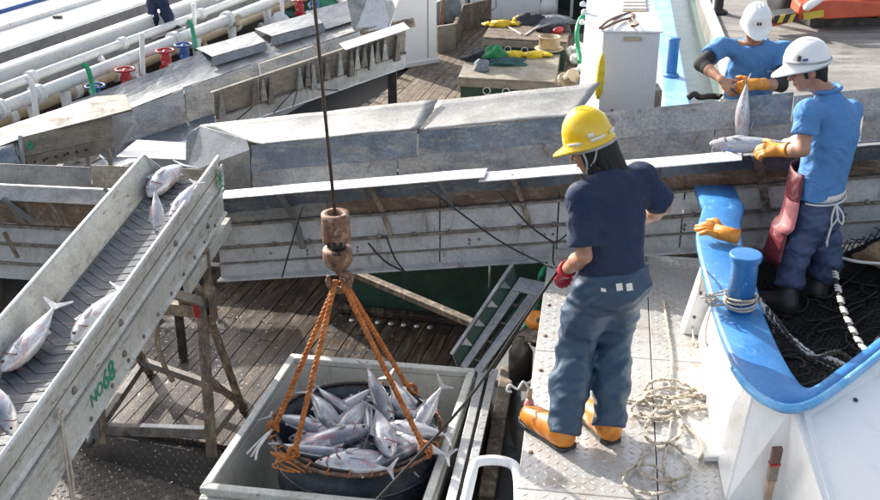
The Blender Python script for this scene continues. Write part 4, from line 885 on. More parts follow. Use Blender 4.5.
# belt
bh = -.19
part(cv, 'belt', MB().sheet([kp(.032,-.02,bh),kp(KW-.06,-.02,bh),kp(KW-.06,KL,bh),kp(.032,KL,bh)], .012), MT['belt_rubber'])
part(cv, 'belt_underside', MB().sheet([kp(.032,0,-.38),kp(KW-.06,0,-.38),kp(KW-.06,KL,-.38),kp(.032,KL,-.38)], .012), MT['belt_rubber'])
part(cv, 'end_roller', MB().tube([kp(.035,-.01,-.29), kp(KW-.06,-.01,-.29)], .085, 16), MT['belt_rubber'], True)
mid = .032 + (KW-.06-.032)*.60
for i in range(50):
    l = .02 + i*.088
    mb = MB()
    mb.beam(kp(.05,l-.045,bh+.0072), kp(mid,l+.035,bh+.0072), .006,.0035,KN)
    mb.beam(kp(KW-.075,l-.09,bh+.009), kp(mid+.004,l+.035,bh+.0075), .006,.0035,KN)
    part(cv, 'chevron_rib', mb, MT['belt_rib'])
for l in (.25,.5,.72,.95,1.2,1.45,1.7,1.95,2.2,2.5):
    part(cv, 'bolt', MB().lathe(kp(.0095,l,-.40), [(.012,0),(.012,.008),(.006,.012),(0,.012)], 8, -KX), MT['grime_and_shade'], True)
for l, h in ((1.0,-.15),(1.95,-.15),(2.6,-.15),(1.99,-.33),(.4,-.33)):
    part(cv, 'bolt', MB().lathe(kp(.0175 if h > -.2 else .0095,l,h), [(.022,0),(.022,.006),(.012,.016),(0,.016)], 10, -KX), MT['grime_and_shade'], True)
part(cv, 'end_plate', MB().prism([kp(-.012,.0,-.04),kp(-.012,.10,-.04),kp(-.012,.10,-.20),kp(-.012,.0,-.20)], KX*.008), MT['rail_cream'])
def text_mesh(body, size, extrude=.0015):
    cu = bpy.data.curves.new('lettering', 'FONT'); cu.body = body; cu.size = size; cu.extrude = extrude; cu.align_x = 'CENTER'; cu.align_y = 'CENTER'
    cu.offset = size*.012
    to = bpy.data.objects.new('lettering_src', cu); COL.objects.link(to)
    dg = bpy.context.evaluated_depsgraph_get(); me = bpy.data.meshes.new_from_object(to.evaluated_get(dg)); bpy.data.objects.remove(to); return me
def put_text(root, body, size, c, xdir, ydir, m):
    me = text_mesh(body, size); x = V(xdir).normalized(); y = (V(ydir)-x*V(ydir).dot(x)).normalized(); z = x.cross(y)
    me.transform(Matrix(((x.x,y.x,z.x,c.x),(x.y,y.y,z.y,c.y),(x.z,y.z,z.z,c.z),(0,0,0,1)))); me.materials.clear(); me.materials.append(m)
    return link('lettering', me, root)
put_text(cv, 'NO', .105, kp(.0065,2.385,-.325), -KD, KN, MT['markgreen'])
put_text(cv, '68', .165, kp(.0065,2.215,-.325), -KD, KN, MT['markgreen'])
mb = MB()
for a, b in (((.05,-.05),(.12,-.13)),((.05,-.13),(.12,-.05)),((.03,-.09),(.13,-.09)),((.085,-.04),(.085,-.15)),((.04,-.16),(.12,-.165))):
    mb.beam(kp(-.0135,a[0],a[1]-.02), kp(-.0135,b[0],b[1]-.02), .016,.003,-KX)
part(cv, 'green_mark', mb, MT['markgreen'])
# under structure of the upper end
part(cv, 'under_beam', MB().beam(kp(.0,-.02,-.52), kp(.0,.95,-.50), .05,.10,KN), MT['rail_cream'], bevel=.004)
part(cv, 'under_post', MB().beam(kp(-.01,.55,-.43), kp(-.01,.55,-.43)-UP*.55, .05,.05,(0,1,0)), MT['brownsteel'], bevel=.004)
part(cv, 'under_brace', MB().beam(kp(.0,.9,-.44), kp(.0,.55,-.43)-UP*.42, .05,.04,(1,0,0)), MT['beigeboard'], bevel=.004)
part(cv, 'under_brace', MB().beam(kp(.1,1.1,-.44), kp(-.05,.75,-.43)-UP*.30, .06,.05,(1,0,0)), MT['beigeboard'], bevel=.004)
part(cv, 'motor', MB().tube([kp(.06,.80,-.56), kp(.36,.80,-.56)], .10, 14), MT['black'], True)
part(cv, 'red_guard', MB().prism([kp(-.02,.78,-.66),kp(-.02,.86,-.66),kp(-.02,.84,-.80),kp(-.02,.80,-.80)], KX*.03), MT['red'])
tie = kp(.008,2.82,-.13)
ct = thing('tied_cord', 'tan cord tied round the conveyor frame near the bottom left corner', 'cord', tuple(tie-UP*.5))
part(ct, 'knot', MB().tube([tie-KX*.02+KN*(.025*math.cos(a))+KD*(.025*math.sin(a)) for a in [k*.7 for k in range(10)]], .008, 6), MT['tanrope'], True)
for k in (0, .02): part(ct, 'strand', MB().tube(smoothline([tie-KX*.02, tie-KX*.035+KD*(.03+k)-UP*.16, tie-KX*.03+KD*(.01+k*2)-UP*.34, tie-KX*.03+KD*(.05+k)-UP*.60],4), .007, 6), MT['tanrope'], True)
# ================================================================= TRESTLE
tr_ = thing('steel_trestle', 'brown steel trestle standing under the upper end of the conveyor', 'trestle', (-2.0,6.9,Z_DECK))
zf = Z_DECK+.009
FR, FL = P(212,455,zf), P(101,442,zf); BR2, BL2 = P(243,410,zf), P(150,372,zf)
TR, TL = V((FR.x+.02,FR.y+.06,-.26)), V((FL.x+.06,FL.y+.10,-.30))
def lg(a, b, w, m='brownsteel', name='leg'): part(tr_, name, MB().beam(a, b, w, w, (1,.2,0)), MT[m], bevel=.004)
lg(FR, TR, .075); lg(FL, TL, .075); lg(BR2, TR+V((.03,.05,-.05)), .05); lg(BL2, TL+V((.05,.06,-.05)), .06)
lg(BR2+V((.02,.0,.02)), FR.lerp(TR,.55), .04, 'brownsteel', 'brace')
lg(FR.lerp(TR,.14), BR2.lerp(TR,.12), .06, 'beigeboard', 'cross_bar')
part(tr_, 'cross_bar', MB().beam(FR.lerp(TR,.16), FL.lerp(TL,.10), .05,.08), MT['grime_and_shade'], bevel=.004)
part(tr_, 'cross_bar_cap', MB().beam(FR.lerp(TR,.16).lerp(FL.lerp(TL,.10),.05)+UP*.043, FR.lerp(TR,.16).lerp(FL.lerp(TL,.10),.62)+UP*.043, .045,.004), MT['ledge'])
part(tr_, 'cross_bar', MB().beam(BR2.lerp(TR,.18), BL2.lerp(TL,.18), .05,.06), MT['grime_and_shade'], bevel=.004)
part(tr_, 'cross_bar', MB().beam(FL.lerp(TL,.12), BL2.lerp(TL,.14), .05,.06), MT['grime_and_shade'], bevel=.004)
part(tr_, 'top_beam', MB().beam(TR+V((.05,-.01,.02)), TL+V((-.05,0,.02)), .10,.09), MT['brownsteel'], bevel=.005)
part(tr_, 'end_plate', MB().box(TR+V((.08,-.01,.05)), (.03,.13,.24)), MT['brownsteel'], bevel=.006)
part(tr_, 'post', MB().beam(TL+V((.2,0,.05)), TL+V((.2,0,.45)), .06,.06,(0,1,0)), MT['grime_and_shade'])
part(tr_, 'post', MB().beam(TR+V((-.12,.02,.05)), TR+V((-.12,.02,.42)), .06,.06,(0,1,0)), MT['brownsteel'])
part(tr_, 'hanging_hose', MB().tube(smoothline([TR+V((-.30,-.02,.0)),TR+V((-.31,-.06,-.22)),TR+V((-.28,-.06,-.40)),TR+V((-.24,-.05,-.52))],5), .018, 8), MT['brownsteel'], True)
# caster
cc = P(89,447,zf)
ca = thing('caster_wheel', 'double caster wheel on the tread plate under the conveyor, left of the trestle', 'caster', tuple(cc))
for i, dz in enumerate((0,.19)):
    part(ca, 'tyre', MB().lathe(cc+V((.02*i,.05*i,.085+dz)), [(.05,-.025),(.08,-.022),(.085,0),(.08,.022),(.05,.025)], 20, (.95,-.3,0)), MT['grime_and_shade'], True)
    part(ca, 'hub', MB().lathe(cc+V((.02*i,.05*i,.085+dz)), [(.0,-.028),(.045,-.028),(.05,0),(.045,.028),(0,.028)], 16, (.95,-.3,0)), MT['alum'], True)
part(ca, 'fork', MB().beam(cc+V((.05,.02,.06)), cc+V((.06,.04,.36)), .03,.07,(1,0,0)), MT['galv'], bevel=.004)

# ================================================================= FISH BIN
zr = -.60
BLk, BRk, FLk = P(291,353,zr), P(476,368,zr), P(199,488,zr)
FRk = FLk + (BRk-BLk)*1.02
bn = thing('fish_bin', 'large grubby white square plastic bin holding the hanging tub', 'bin', (-.55,5.6,Z_DECK+.01))
cen = (BLk+BRk+FLk+FRk)/4
def inn(p, k): return V((lerp(p.x,cen.x,k), lerp(p.y,cen.y,k), p.z))
cor = [FLk,FRk,BRk,BLk]
for i, nm in enumerate(('wall','wall','wall','wall')):
    a, b = cor[i], cor[(i+1)%4]; zb_ = Z_DECK+.10
    o0, o1 = inn(a,.03), inn(b,.03); i0, i1 = inn(a,.085), inn(b,.085)
    m0, m1 = inn(a,.12), inn(b,.12); n0, n1 = inn(a,.175), inn(b,.175)
    part(bn, 'wall', MB().hexa([V((m0.x,m0.y,zb_)),V((m1.x,m1.y,zb_)),V((n1.x,n1.y,zb_)),V((n0.x,n0.y,zb_)),V((o0.x,o0.y,zr-.05)),V((o1.x,o1.y,zr-.05)),V((i1.x,i1.y,zr-.05)),V((i0.x,i0.y,zr-.05))]), MT['bin'])
    mb = MB()
    e0, e1 = inn(a,.0), inn(b,.0); f0, f1 = inn(a,.078), inn(b,.078)
    mb.hexa([e0-UP*.048,e1-UP*.048,f1-UP*.048,f0-UP*.048,e0,e1,f1,f0]); part(bn, 'rim', mb, MT['binrim'], bevel=.008)
    mb = MB(); g0, g1 = inn(a,-.012), inn(b,-.012); h0, h1 = inn(a,.03), inn(b,.03)
    mb.hexa([g0-UP*.15,g1-UP*.15,h1-UP*.15,h0-UP*.15,g0-UP*.07,g1-UP*.07,h1-UP*.07,h0-UP*.07]); part(bn, 'outer_band', mb, MT['binrim'], bevel=.008)
part(bn, 'floor', MB().prism([V((inn(p,.125).x,inn(p,.125).y,Z_DECK+.06)) for p in cor], (0,0,.05)), MT['bin'])
for i in range(4): part(bn, 'foot', MB().box(V((inn(cor[i],.22).x,inn(cor[i],.22).y,Z_DECK+.035)), (.16,.16,.05)), MT['bin'], bevel=.006)
# aluminium rail beside the bin
ra, rb = BRk+V((.05,.02,-.02)), FRk+V((.07,-.25,-.02))
br3 = thing('bin_side_rail', 'narrow aluminium tread rail along the right side of the fish bin', 'rail', (ra.x,ra.y,Z_DECK))
part(br3, 'top_plate', MB().beam(ra, rb, .055,.02), MT['alum'], bevel=.003)
part(br3, 'top_plate', MB().beam(ra+EX*.075, rb+EX*.075, .05,.02), MT['alum'], bevel=.003)
part(br3, 'web', MB().beam(ra+EX*.04-UP*.36, rb+EX*.04-UP*.36, .05,.68), MT['darksteel'])
for i in range(24):
    q = ra.lerp(rb,(i+.5)/24)+EX*.075+UP*.0105; part(br3, 'lug', MB().box(q, (.028,.010,.004), Matrix.Rotation(.8 if i%2 else -.8,3,'Z')), MT['lug'])

# ================================================================= HANGING TUB
TZ = -.545
TC = P(357,429,TZ); TRr = .515
tb = thing('hanging_tub', 'dark round tub full of fish hanging from orange ropes inside the bin', 'tub', (TC.x,TC.y,TZ-.62))
tilt = Matrix.Rotation(R(2.5),3,'Y') @ Matrix.Rotation(R(-2),3,'X')
ax = tilt @ V((0,0,1))
part(tb, 'shell', MB().lathe(TC, [(0,-.62),(.34,-.62),(.40,-.60),(.44,-.50),(.475,-.30),(.495,-.10),(.50,.0),(.515,.0),(.515,.012),(.485,.012),(.478,-.10),(.458,-.30),(.42,-.50),(.38,-.57),(0,-.58)], 40, ax), MT['tub'], True)
for k, zz_ in enumerate((-.16,-.33)):
    part(tb, 'ridge', MB().tube([TC + tilt@V(((.492-k*.022)*math.cos(a),(.492-k*.022)*math.sin(a),zz_)) for a in [j*math.pi/24 for j in range(48)]], .010, 6, True), MT['tub'], True)
part(tb, 'iron_hoop', MB().tube([TC + tilt@V((.517*math.cos(a),.517*math.sin(a),.018)) for a in [j*math.pi/28 for j in range(56)]], .0115, 8, True), MT['rust'], True)
part(tb, 'rim_hose', MB().tube([TC + tilt@V((.492*math.cos(a),.492*math.sin(a),.034)) for a in [j*math.pi/28 for j in range(56)]], .013, 8, True), MT['black'], True)
for j in range(26):
    a = j*2*math.pi/26 + .1
    q = [TC + tilt@V(((.506+.024*math.cos(t))*math.cos(a+.015*math.sin(t)),(.506+.024*math.cos(t))*math.sin(a+.015*math.sin(t)),.024+.022*math.sin(t))) for t in [i*math.pi/5 for i in range(10)]]
    part(tb, 'lashing', MB().tube(q, .0048, 6, True), MT['orope'], True)
def rimpt(px, py, dz=.04): return P(px,py,TZ+dz)
HOOK = Q(339,279,5.62)
r1, r2, r3 = rimpt(301,456), rimpt(410,444), rimpt(412,389)
def rimdir(p):
    d = V((p.x-TC.x,p.y-TC.y,0)).normalized(); return TC + tilt@(d*.505) + UP*.03
r1, r2, r3 = rimdir(r1), rimdir(r2), rimdir(r3); r4 = rimdir(rimpt(290,432))
for nm, rr, dx in (('left front',r1,-.02),('right front',r2,.012),('right back',r3,.025),('left back',r4,-.012)):
    t = thing('sling_rope', 'orange laid sling rope from the hook to the %s of the tub rim' % nm, 'rope', tuple(rr))
    top = HOOK + V((dx,0,-.01))
    mb = twisted(MB(), [top, top.lerp(rr,.5), rr], .017)
    part(t, 'rope', mb, MT['orope'], True)
    part(t, 'eye_knot', twisted(MB(), [rr+V((.03*math.cos(a),.03*math.sin(a)*.4,.02+.045*math.sin(a))) for a in [k*math.pi/5 for k in range(11)]], .013), MT['orope'], True)
    if nm == 'left front':
        for k in range(5):
            q = [rr+V((-.02,0,0)), rr+V((-.06-.02*k,.02*k-.05,.015)), rr+V((-.11+.05*k,-.07+.015*k,-.01)), rr+V((.02+.03*k,-.10,-.03))]
            part(t, 'tail', MB().tube(smoothline(q,4), .007, 6), MT['orope'], True)
    if nm == 'left back':
        for k in range(3):
            q = [rr+V((0,0,.02)), rr+V((-.05,-.12-.04*k,.03)), rr+V((-.12+.03*k,-.22-.03*k,.0))]
            part(t, 'tail', MB().tube(smoothline(q,4), .007, 6), MT['whiterope'], True)
# block, hook, wire
BT = Q(335,213,5.62); BBm = Q(338.5,268,5.62); bax = (BT-BBm).normalized(); bl_ = (BT-BBm).length
cb = thing('crane_block', 'rusty cylindrical crane hook block hanging on a wire over the tub', 'hook block', tuple(BBm))
part(cb, 'upper_shell', MB().lathe(BBm, [(.060,bl_*.50),(.078,bl_*.50),(.081,bl_*.53),(.079,bl_*.93),(.077,bl_),(.046,bl_),(.042,bl_*.9),(0,bl_*.9)], 28, bax), MT['rust'], True)
part(cb, 'swivel_neck', MB().lathe(BBm, [(.052,bl_*.36),(.05,bl_*.52)], 20, bax), MT['darksteel'], True)
part(cb, 'lower_shell', MB().lathe(BBm, [(.0,0),(.05,0),(.068,.02),(.084,.05),(.086,bl_*.33),(.078,bl_*.375),(.05,bl_*.38)], 28, bax), MT['rust'], True)
for a in (4.2,4.65,5.1): part(cb, 'slot', MB().box(BBm+bax*bl_*.52+V((.079*math.cos(a),.079*math.sin(a),0)), (.018,.018,.034)), MT['seam'])
for a in (4.5,4.72,5.0): part(cb, 'bolt', MB().lathe(BBm+bax*(.055 if a<4.7 else .13)+V((.082*math.cos(a),.082*math.sin(a),0)), [(.014,0),(.012,.012),(0,.014)], 8, (math.cos(a),math.sin(a),0)), MT['darksteel'], True)
hk = [BBm+V((0,0,.02)), BBm+V((.0,0,-.02)), BBm+V((.045,0,-.05)), BBm+V((.058,0,-.09)), BBm+V((.035,0,-.13)), BBm+V((-.01,0,-.14)), BBm+V((-.05,0,-.115)), BBm+V((-.062,0,-.075)), BBm+V((-.058,0,-.05))]
part(cb, 'hook', MB().tube(smoothline(hk,5), [.022]*20+[.024]*10+[.018]*6+[.012]*5, 10), MT['rust'], True)
part(cb, 'shackle', MB().tube([BBm+V((.045+.030*math.cos(a),-.01,-.06+.040*math.sin(a))) for a in [k*math.pi/8 for k in range(16)]], .011, 8, True), MT['rust'], True)
wt = Q(314,0,5.62); wd = (wt-BT)
solo('crane_wire', MB().tube([BT-bax*.03, BT+wd*1.0, BT+wd*2.2], .0095, 8), MT['wire'], 'thin steel crane wire running up from the rusty hook block', 'wire', True)

# ================================================================= FISH
def ring(x, w, h, zc, n=14):
    return [V((x, w*math.cos(a)*(1 if True else 1), zc + h*math.sin(a))) for a in [2*math.pi*k/n for k in range(n)]]
FLN = .48
prof = [(.245,.004,.005,-.004),(.235,.014,.016,-.004),(.21,.030,.036,-.003),(.17,.043,.053,-.001),(.11,.052,.066,0),(.04,.054,.068,0),(-.03,.049,.061,0),(-.09,.038,.046,.001),(-.14,.026,.031,.002),(-.18,.014,.016,.002),(-.205,.008,.009,.002),(-.215,.006,.010,.002)]
fish_me = MB().loft([ring(*p) for p in prof]).mesh('fish', MT['fish'], True)
def fin(poly, th, axis='y'):
    mb = MB(); mb.prism([V((x,-th/2,z)) for x,z in poly], (0,th,0)); return mb
tail_me = fin([(-.205,.008),(-.225,.03),(-.262,.088),(-.272,.09),(-.252,.03),(-.244,.0),(-.252,-.03),(-.272,-.086),(-.262,-.084),(-.225,-.028),(-.205,-.006)], .006).mesh('tail_fin', MT['fin'])
dors_me = fin([(.09,.066),(.075,.095),(.05,.086),(.0,.075),(-.05,.065),(-.062,.078),(-.085,.049),(.02,.055)], .005).mesh('dorsal_fin', MT['fin'])
anal_me = fin([(-.04,-.052),(-.07,-.072),(-.09,-.042)], .005).mesh('anal_fin', MT['fin'])
def pect(sg):
    mb = MB(); mb.prism([V((.12,sg*.053,.0)),V((.105,sg*.058,.014)),V((.05,sg*.076,-.012)),V((.10,sg*.057,-.018))], V((0,sg*.005,0))); return mb.mesh('pectoral_fin', MT['fin'])
pl_me, pr_me = pect(1), pect(-1)
def eye(sg): return MB().lathe(V((.205,sg*.029,.010)), [(.010,0),(.009,.003),(0,.005)], 10, (.25,sg,.05)).mesh('eye', MT['eye'], True)
el_me, er_me = eye(1), eye(-1)
def gill(sg):
    return MB().tube([V((.155+.012*math.cos(t*2.2),sg*(.0505-.012*abs(t)**2),.048*t)) for t in (-.8,-.4,0,.4,.8)], .003, 5).mesh('gill_slit', MT['gill'], True)
gl_me, gr_me = gill(1), gill(-1)
base_set = [fish_me, tail_me, dors_me, anal_me, pl_me, pr_me, el_me, er_me, gl_me, gr_me]
def bent(k, sx_):
    out = []
    for me in base_set:
        m2 = me.copy()
        for v in m2.vertices: v.co.y = v.co.y*sx_ + k*(v.co.x-.05)**2*(1 if v.co.x < .05 else .4); v.co.z *= sx_
        out.append(m2)
    return out
fish_sets = [base_set, bent(.55,.94), bent(-.6,1.05), bent(.3,.88), bent(-.35,1.0)]; fish_n = [0]
def fish(head, tail, roll, label, group, scale=None, lift=0):
    head, tail = V(head), V(tail); d = head-tail; L = d.length; s = scale or max(.74, min(1.15, L/.48))
    x = d.normalized(); c = (head+tail)/2; c = c + UP*lift
    up = UP if abs(x.z) < .9 else V((0,1,0))
    y = up.cross(x).normalized(); z = x.cross(y)
    Rm = Matrix((x,y,z)).transposed() @ Matrix.Rotation(roll,3,'X')
    fs_ = fish_sets[fish_n[0] % 5]; fish_n[0] += 1
    o = bpy.data.objects.new('fish', fs_[0]); COL.objects.link(o)
    o.matrix_basis = Matrix.LocRotScale(c, Rm.to_quaternion(), V((s,s,s)))
    tag(o, label, 'fish', group)
    for nm, me in zip(('tail_fin','dorsal_fin','anal_fin','pectoral_fin','pectoral_fin','eye','eye','gill_slit','gill_slit'), fs_[1:]):
        q = bpy.data.objects.new(nm, me); COL.objects.link(q); q.parent = o
    return o
gT = 'fish heaped in the tub'
def tf(h, t, zh, zt, roll, label, scale=None):
    a, b = P(h[0],h[1],TZ+zh), P(t[0],t[1],TZ+zt)
    fish(a, b, roll, label, gT, scale or max(.92, min(1.2, (a-b).length/.43)))
tf((389,420),(369,371),.05,.22,.9,'fish standing tail up at the back of the tub, its tail highest')
tf((415,421),(389,379),.0,.14,-1.0,'fish leaning tail up between the two right hand ropes')
tf((336,430),(316,396),.02,.12,1.5,'dark grey backed fish leaning tail up near the left rope')
tf((334,416),(361,398),.0,.08,1.2,'short fish lying across the back of the heap left of centre')
tf((324,432),(277,415),.02,.05,1.4,'fish at the far left of the tub with tail over the rim')
tf((366,430),(284,452),.10,.03,1.5,'long silver fish lying across the heap with an open red gill')
tf((346,455),(281,450),.05,.03,1.2,'fish along the front left of the tub under the left rope')
tf((326,462),(406,458),.07,.0,1.6,'long pinkish fish lying across the front of the heap')
tf((418,428),(434,399),.0,.09,.7,'fish with raised tail at the right rim of the tub')
tf((385,428),(441,432),.05,.07,1.4,'fish pointing left with its forked tail over the right rim')
tf((389,453),(377,410),.10,.10,1.1,'fish in the middle of the heap pointing towards the front')
tf((366,408),(373,438),.03,.06,.3,'fish half buried behind the middle of the heap')
tf((343,432),(363,404),.05,.10,1.3,'slim fish leaning behind the long silver fish')
tf((332,464),(376,469),.06,.05,1.0,'fish at the very front of the heap against the tub rim')
tf((406,450),(372,466),.03,.03,.9,'fish at the front right of the heap below the right rope')
tf((303,440),(345,446),-.02,-.02,.5,'shaded fish under the long silver one at the left of the tub')
tf((420,440),(385,445),-.03,-.03,1.9,'fish lying low by the right rim of the tub')
extra = [((352,440),(392,447),.06,.02,1.3,'fish in the middle row just below the long silver fish'),((404,412),(380,398),.04,.06,1.2,'fish behind the middle, between the two tail up fish'),((350,414),(330,400),.04,.07,.8,'small fish at the back left, behind the dark grey backed one'),
 ((395,440),(430,448),.03,.02,1.5,'fish at the right side pointing to the middle of the heap'),((310,446),(352,468),.02,.0,1.3,'fish slanting down at the front left of the heap'),((366,420),(350,398),.05,.10,1.6,'fish at the back centre leaning on the tail up fish'),((430,418),(402,408),.0,.03,1.1,'fish at the far right back of the tub')]
for h, t, a, b, ro, lb in extra[1:4]: tf(h, t, a, b, ro, lb, .95)
for i, (hx,hy,tx,ty) in enumerate(((330,436,390,436),(400,420,350,418),(345,462,395,440),(395,470,345,455),(310,428,350,412),(425,430,395,404),(360,470,330,440))):
    tf((lerp(hx,358,.18),lerp(hy,428,.18)),(lerp(tx,358,.18),lerp(ty,428,.18)),-.05,-.05,i*1.1,'fish buried deep in the tub beneath the top layer', .85)
gC = 'fish on the belt conveyor'
def cf(h, t, roll, label, up_=.055, scale=None, upt=.10):
    # on the belt: solve the belt plane
    def hit(p, up_):
        d = ray(*p); o = kp(0,0,bh+up_); return CAM + d*((o-CAM).dot(KN)/d.dot(KN))
    fish(hit(h, up_), hit(t, upt), roll, label, gC, scale)
cf((147,196),(186,157),1.35,'fish at the top of the conveyor belt, highest, streaked with red')
cf((159,232),(156,194),1.7,'white bellied fish lying in the middle of the three at the top of the belt', .06, None, .22)
cf((171,220),(195,181),1.5,'pale fish against the right frame near the top of the belt', .13, None, .27)
cf((73,342),(122,288),1.5,'pale pinkish fish half way down the belt against the right frame')
cf((2,372),(58,312),1.55,'fish with red gill half way down the belt at the left picture edge')
cf((12,432),(-8,378),1.2,'white bellied fish lowest on the belt at the left picture edge', .06, None, .2)
# ================================================================= BLUE-RIMMED BOAT, right foreground
RZ = .60
wb2 = thing('blue_rimmed_boat', 'white boat bow with broad blue gunwale in the right foreground', 'boat', (1.7,4.8,-.6))
outer_px = [(704,206),(697,232),(700,252),(708,285),(718,320),(733,357),(748,380),(766,395),(786,403),(806,401),(830,388),(880,350),(960,285)]
inner_px = [(745,206),(741,225),(745,255),(757,285),(764,312),(777,343),(788,364),(797,378),(805,386),(815,385),(833,372),(880,336),(958,272)]
outer = smoothline([P(x,y,RZ) for x,y in outer_px], 4); inner = smoothline([P(x,y,RZ) for x,y in inner_px], 4)
outer[0:0] = [outer[0]+V((.02,.35,0))]; inner[0:0] = [inner[0]+V((.02,.35,0))]
mb = MB(); n = len(outer)
rings = []
for i in range(n):
    o_, i_ = outer[i], inner[i]; e = (o_-i_).normalized()
    rings.append([o_-UP*.055, o_-UP*.012+e*.006, o_-e*.014+UP*.0, o_.lerp(i_,.5)+UP*.006, i_+e*.012, i_-UP*.012, i_-UP*.055])
part(wb2, 'gunwale', MB().loft(rings), MT['blue'], True)
mw = MB()
rub = [o_ + (o_-i_).normalized()*.012 - UP*.02 for o_, i_ in zip(outer, inner)]
k0_ = 22
part(wb2, 'rubbing_strip', MB().tube(rub[k0_:], .022, 8), MT['skyblue'], True)
# inside of the bulwark
mi = MB(); rings = [[i_-UP*.055+(o_-i_).normalized()*.05, V((i_.x,i_.y,-.05))+(o_-i_).normalized()*.05] for o_, i_ in zip(outer, inner)]
mi.add([p for r in rings for p in r], [(2*i,2*i+2,2*i+3,2*i+1) for i in range(n-1)])
part(wb2, 'inner_bulwark', mi, MT['hillgrey'])
# outer plating in facets
def facet(pts_top, pts_bot, name='hull_panel', m='white'):
    part(wb2, name, MB().sheet(list(pts_top)+list(pts_bot)[::-1], .02), MT[m], bevel=.004)
rt = lambda x, y, dz=-.05: P(x,y,RZ)+UP*dz
f0, f1, f2, f3, f4 = rt(712,262)+V((.10,0,0)), rt(722,318)+V((.06,0,0)), rt(752,382)+V((.03,.02,0)), rt(797,401)+V((.0,.03,0)), rt(884,345)
b0_, b1_ = V((1.56,5.80,.004)), V((1.44,5.0,.004)); b2_ = P(727,500,.004)
facet([f0,f1],[b0_,b1_]); facet([f1,f2],[b1_,b2_])
b3_ = P(779,512,-.05); facet([f2,f3],[b2_,b3_])
b4_ = P(845,560,.20); facet([f3+V((.004,0,0)),f3+V((.03,.03,0))],[b3_+V((.005,0,0)),b4_])
b5_ = P(950,540,.30); facet([f3+V((.034,.033,0)),f4],[b4_+V((.004,.004,0)),b5_])
facet([f4,rt(965,280)],[b5_+V((.003,.003,0)), P(1060,420,.34)])
# knee bracket and block on the platform
kq = [P(683,334,.004), P(706,337,.004)]
kb = MB().prism([kq[0], kq[1], V((kq[1].x+.03,kq[1].y+.02,RZ-.056)), V((kq[0].x+.11,kq[0].y+.0,RZ-.056))], (.0,.10,0))
part(wb2, 'knee_bracket', kb, MT['white_dirty'], bevel=.006)
for i in range(3): part(wb2, 'bolt', MB().lathe(kq[0]+V((.055+.02*i,-.006,.12+.16*i)), [(.012,0),(.010,.008),(0,.01)], 8, (0,-1,0)), MT['brownsteel'], True)
part(wb2, 'foot_plate', MB().prism([P(704,462,.003),P(724,462,.003),P(728,452,.003),P(708,452,.003)], (0,0,.03)), MT['white_dirty'], bevel=.004)
# head block of the gunwale where the glove lies
hb = [P(700,243,RZ+.0),P(742,240,RZ),P(740,222,RZ),P(697,224,RZ)]
# lashing holes and mark on the hull
part(wb2, 'scupper', MB().lathe(P(855,401,.50), [(.008,0),(.012,.01),(0,.012)], 10, (.2,-.3,.9)), MT['darksteel'], True)
# ---------------------------------------------------------------- bollard on the gunwale
bc = P(739,309,RZ+.004)
bb = thing('blue_bollard', 'thick blue bollard with flat cap on the broad blue gunwale', 'bollard', tuple(bc))
part(bb, 'post', MB().lathe(bc, [(.069,0),(.067,.27),(.069,.28)], 28), MT['blue'], True)
part(bb, 'cap', MB().lathe(bc, [(.072,.278),(.080,.282),(.082,.306),(.078,.314),(0,.316)], 32), MT['blue'], False, .003)
# rope made fast round it
br = thing('mooring_tie', 'frayed tan rope knotted round the foot of the thick blue bollard', 'rope', tuple(bc))
for k in range(4):
    q = [bc+V(((.077+.005*(k%2))*math.cos(a),(.077+.005*(k%2))*math.sin(a),.035+.014*k+.010*math.sin(a+k))) for a in [j*math.pi/12 for j in range(24)]]
    part(br, 'turn', MB().tube(q, .0065, 7, True), MT['tanrope' if k != 1 else 'strap'], True)
kn = bc+V((-.12,-.03,.06))
for k in range(9):
    a = k*.7; q = [kn, kn+V((-.05+.02*math.cos(a*2),-.02*math.sin(a),.03*math.cos(a))), kn+V((-.09*math.cos(a*.6),-.05*math.sin(a),.05*math.sin(a*1.3)+.02))]
    part(br, 'frayed_end', MB().tube(smoothline(q,3), .005, 5), MT['tanrope' if k%3 else 'strap'], True)
for q in ([kn+V((-.02,0,0)), P(704,268,RZ+.03), P(700,285,.35), P(693,318,.1), P(694,345,.012)], [kn, P(716,296,RZ+.03), P(708,320,.42), P(706,340,.2), P(712,358,.1), P(722,370,.05)]):
    part(br, 'hanging_strand', MB().tube(smoothline(q,5), .006, 6), MT['tanrope'], True)
tow = thing('net_headline', 'grey braided ropes leading from the blue bollard into the black net', 'rope', tuple(bc))
for k in range(5):
    q = [bc+V((.09,-.03+.02*k,.06)), P(770+3*k,318+2*k,RZ-.02), P(792+4*k,338+5*k,RZ-.10), P(815+6*k,356+7*k-2*k*k,RZ-.16), P(840+6*k,368+5*k-k*k,RZ-.25)]
    part(tow, 'strand', twisted(MB(), smoothline(q,3), .013, 2, .07, 5, 8), MT['strap' if k in (0,1,3) else 'blackrope'], True)
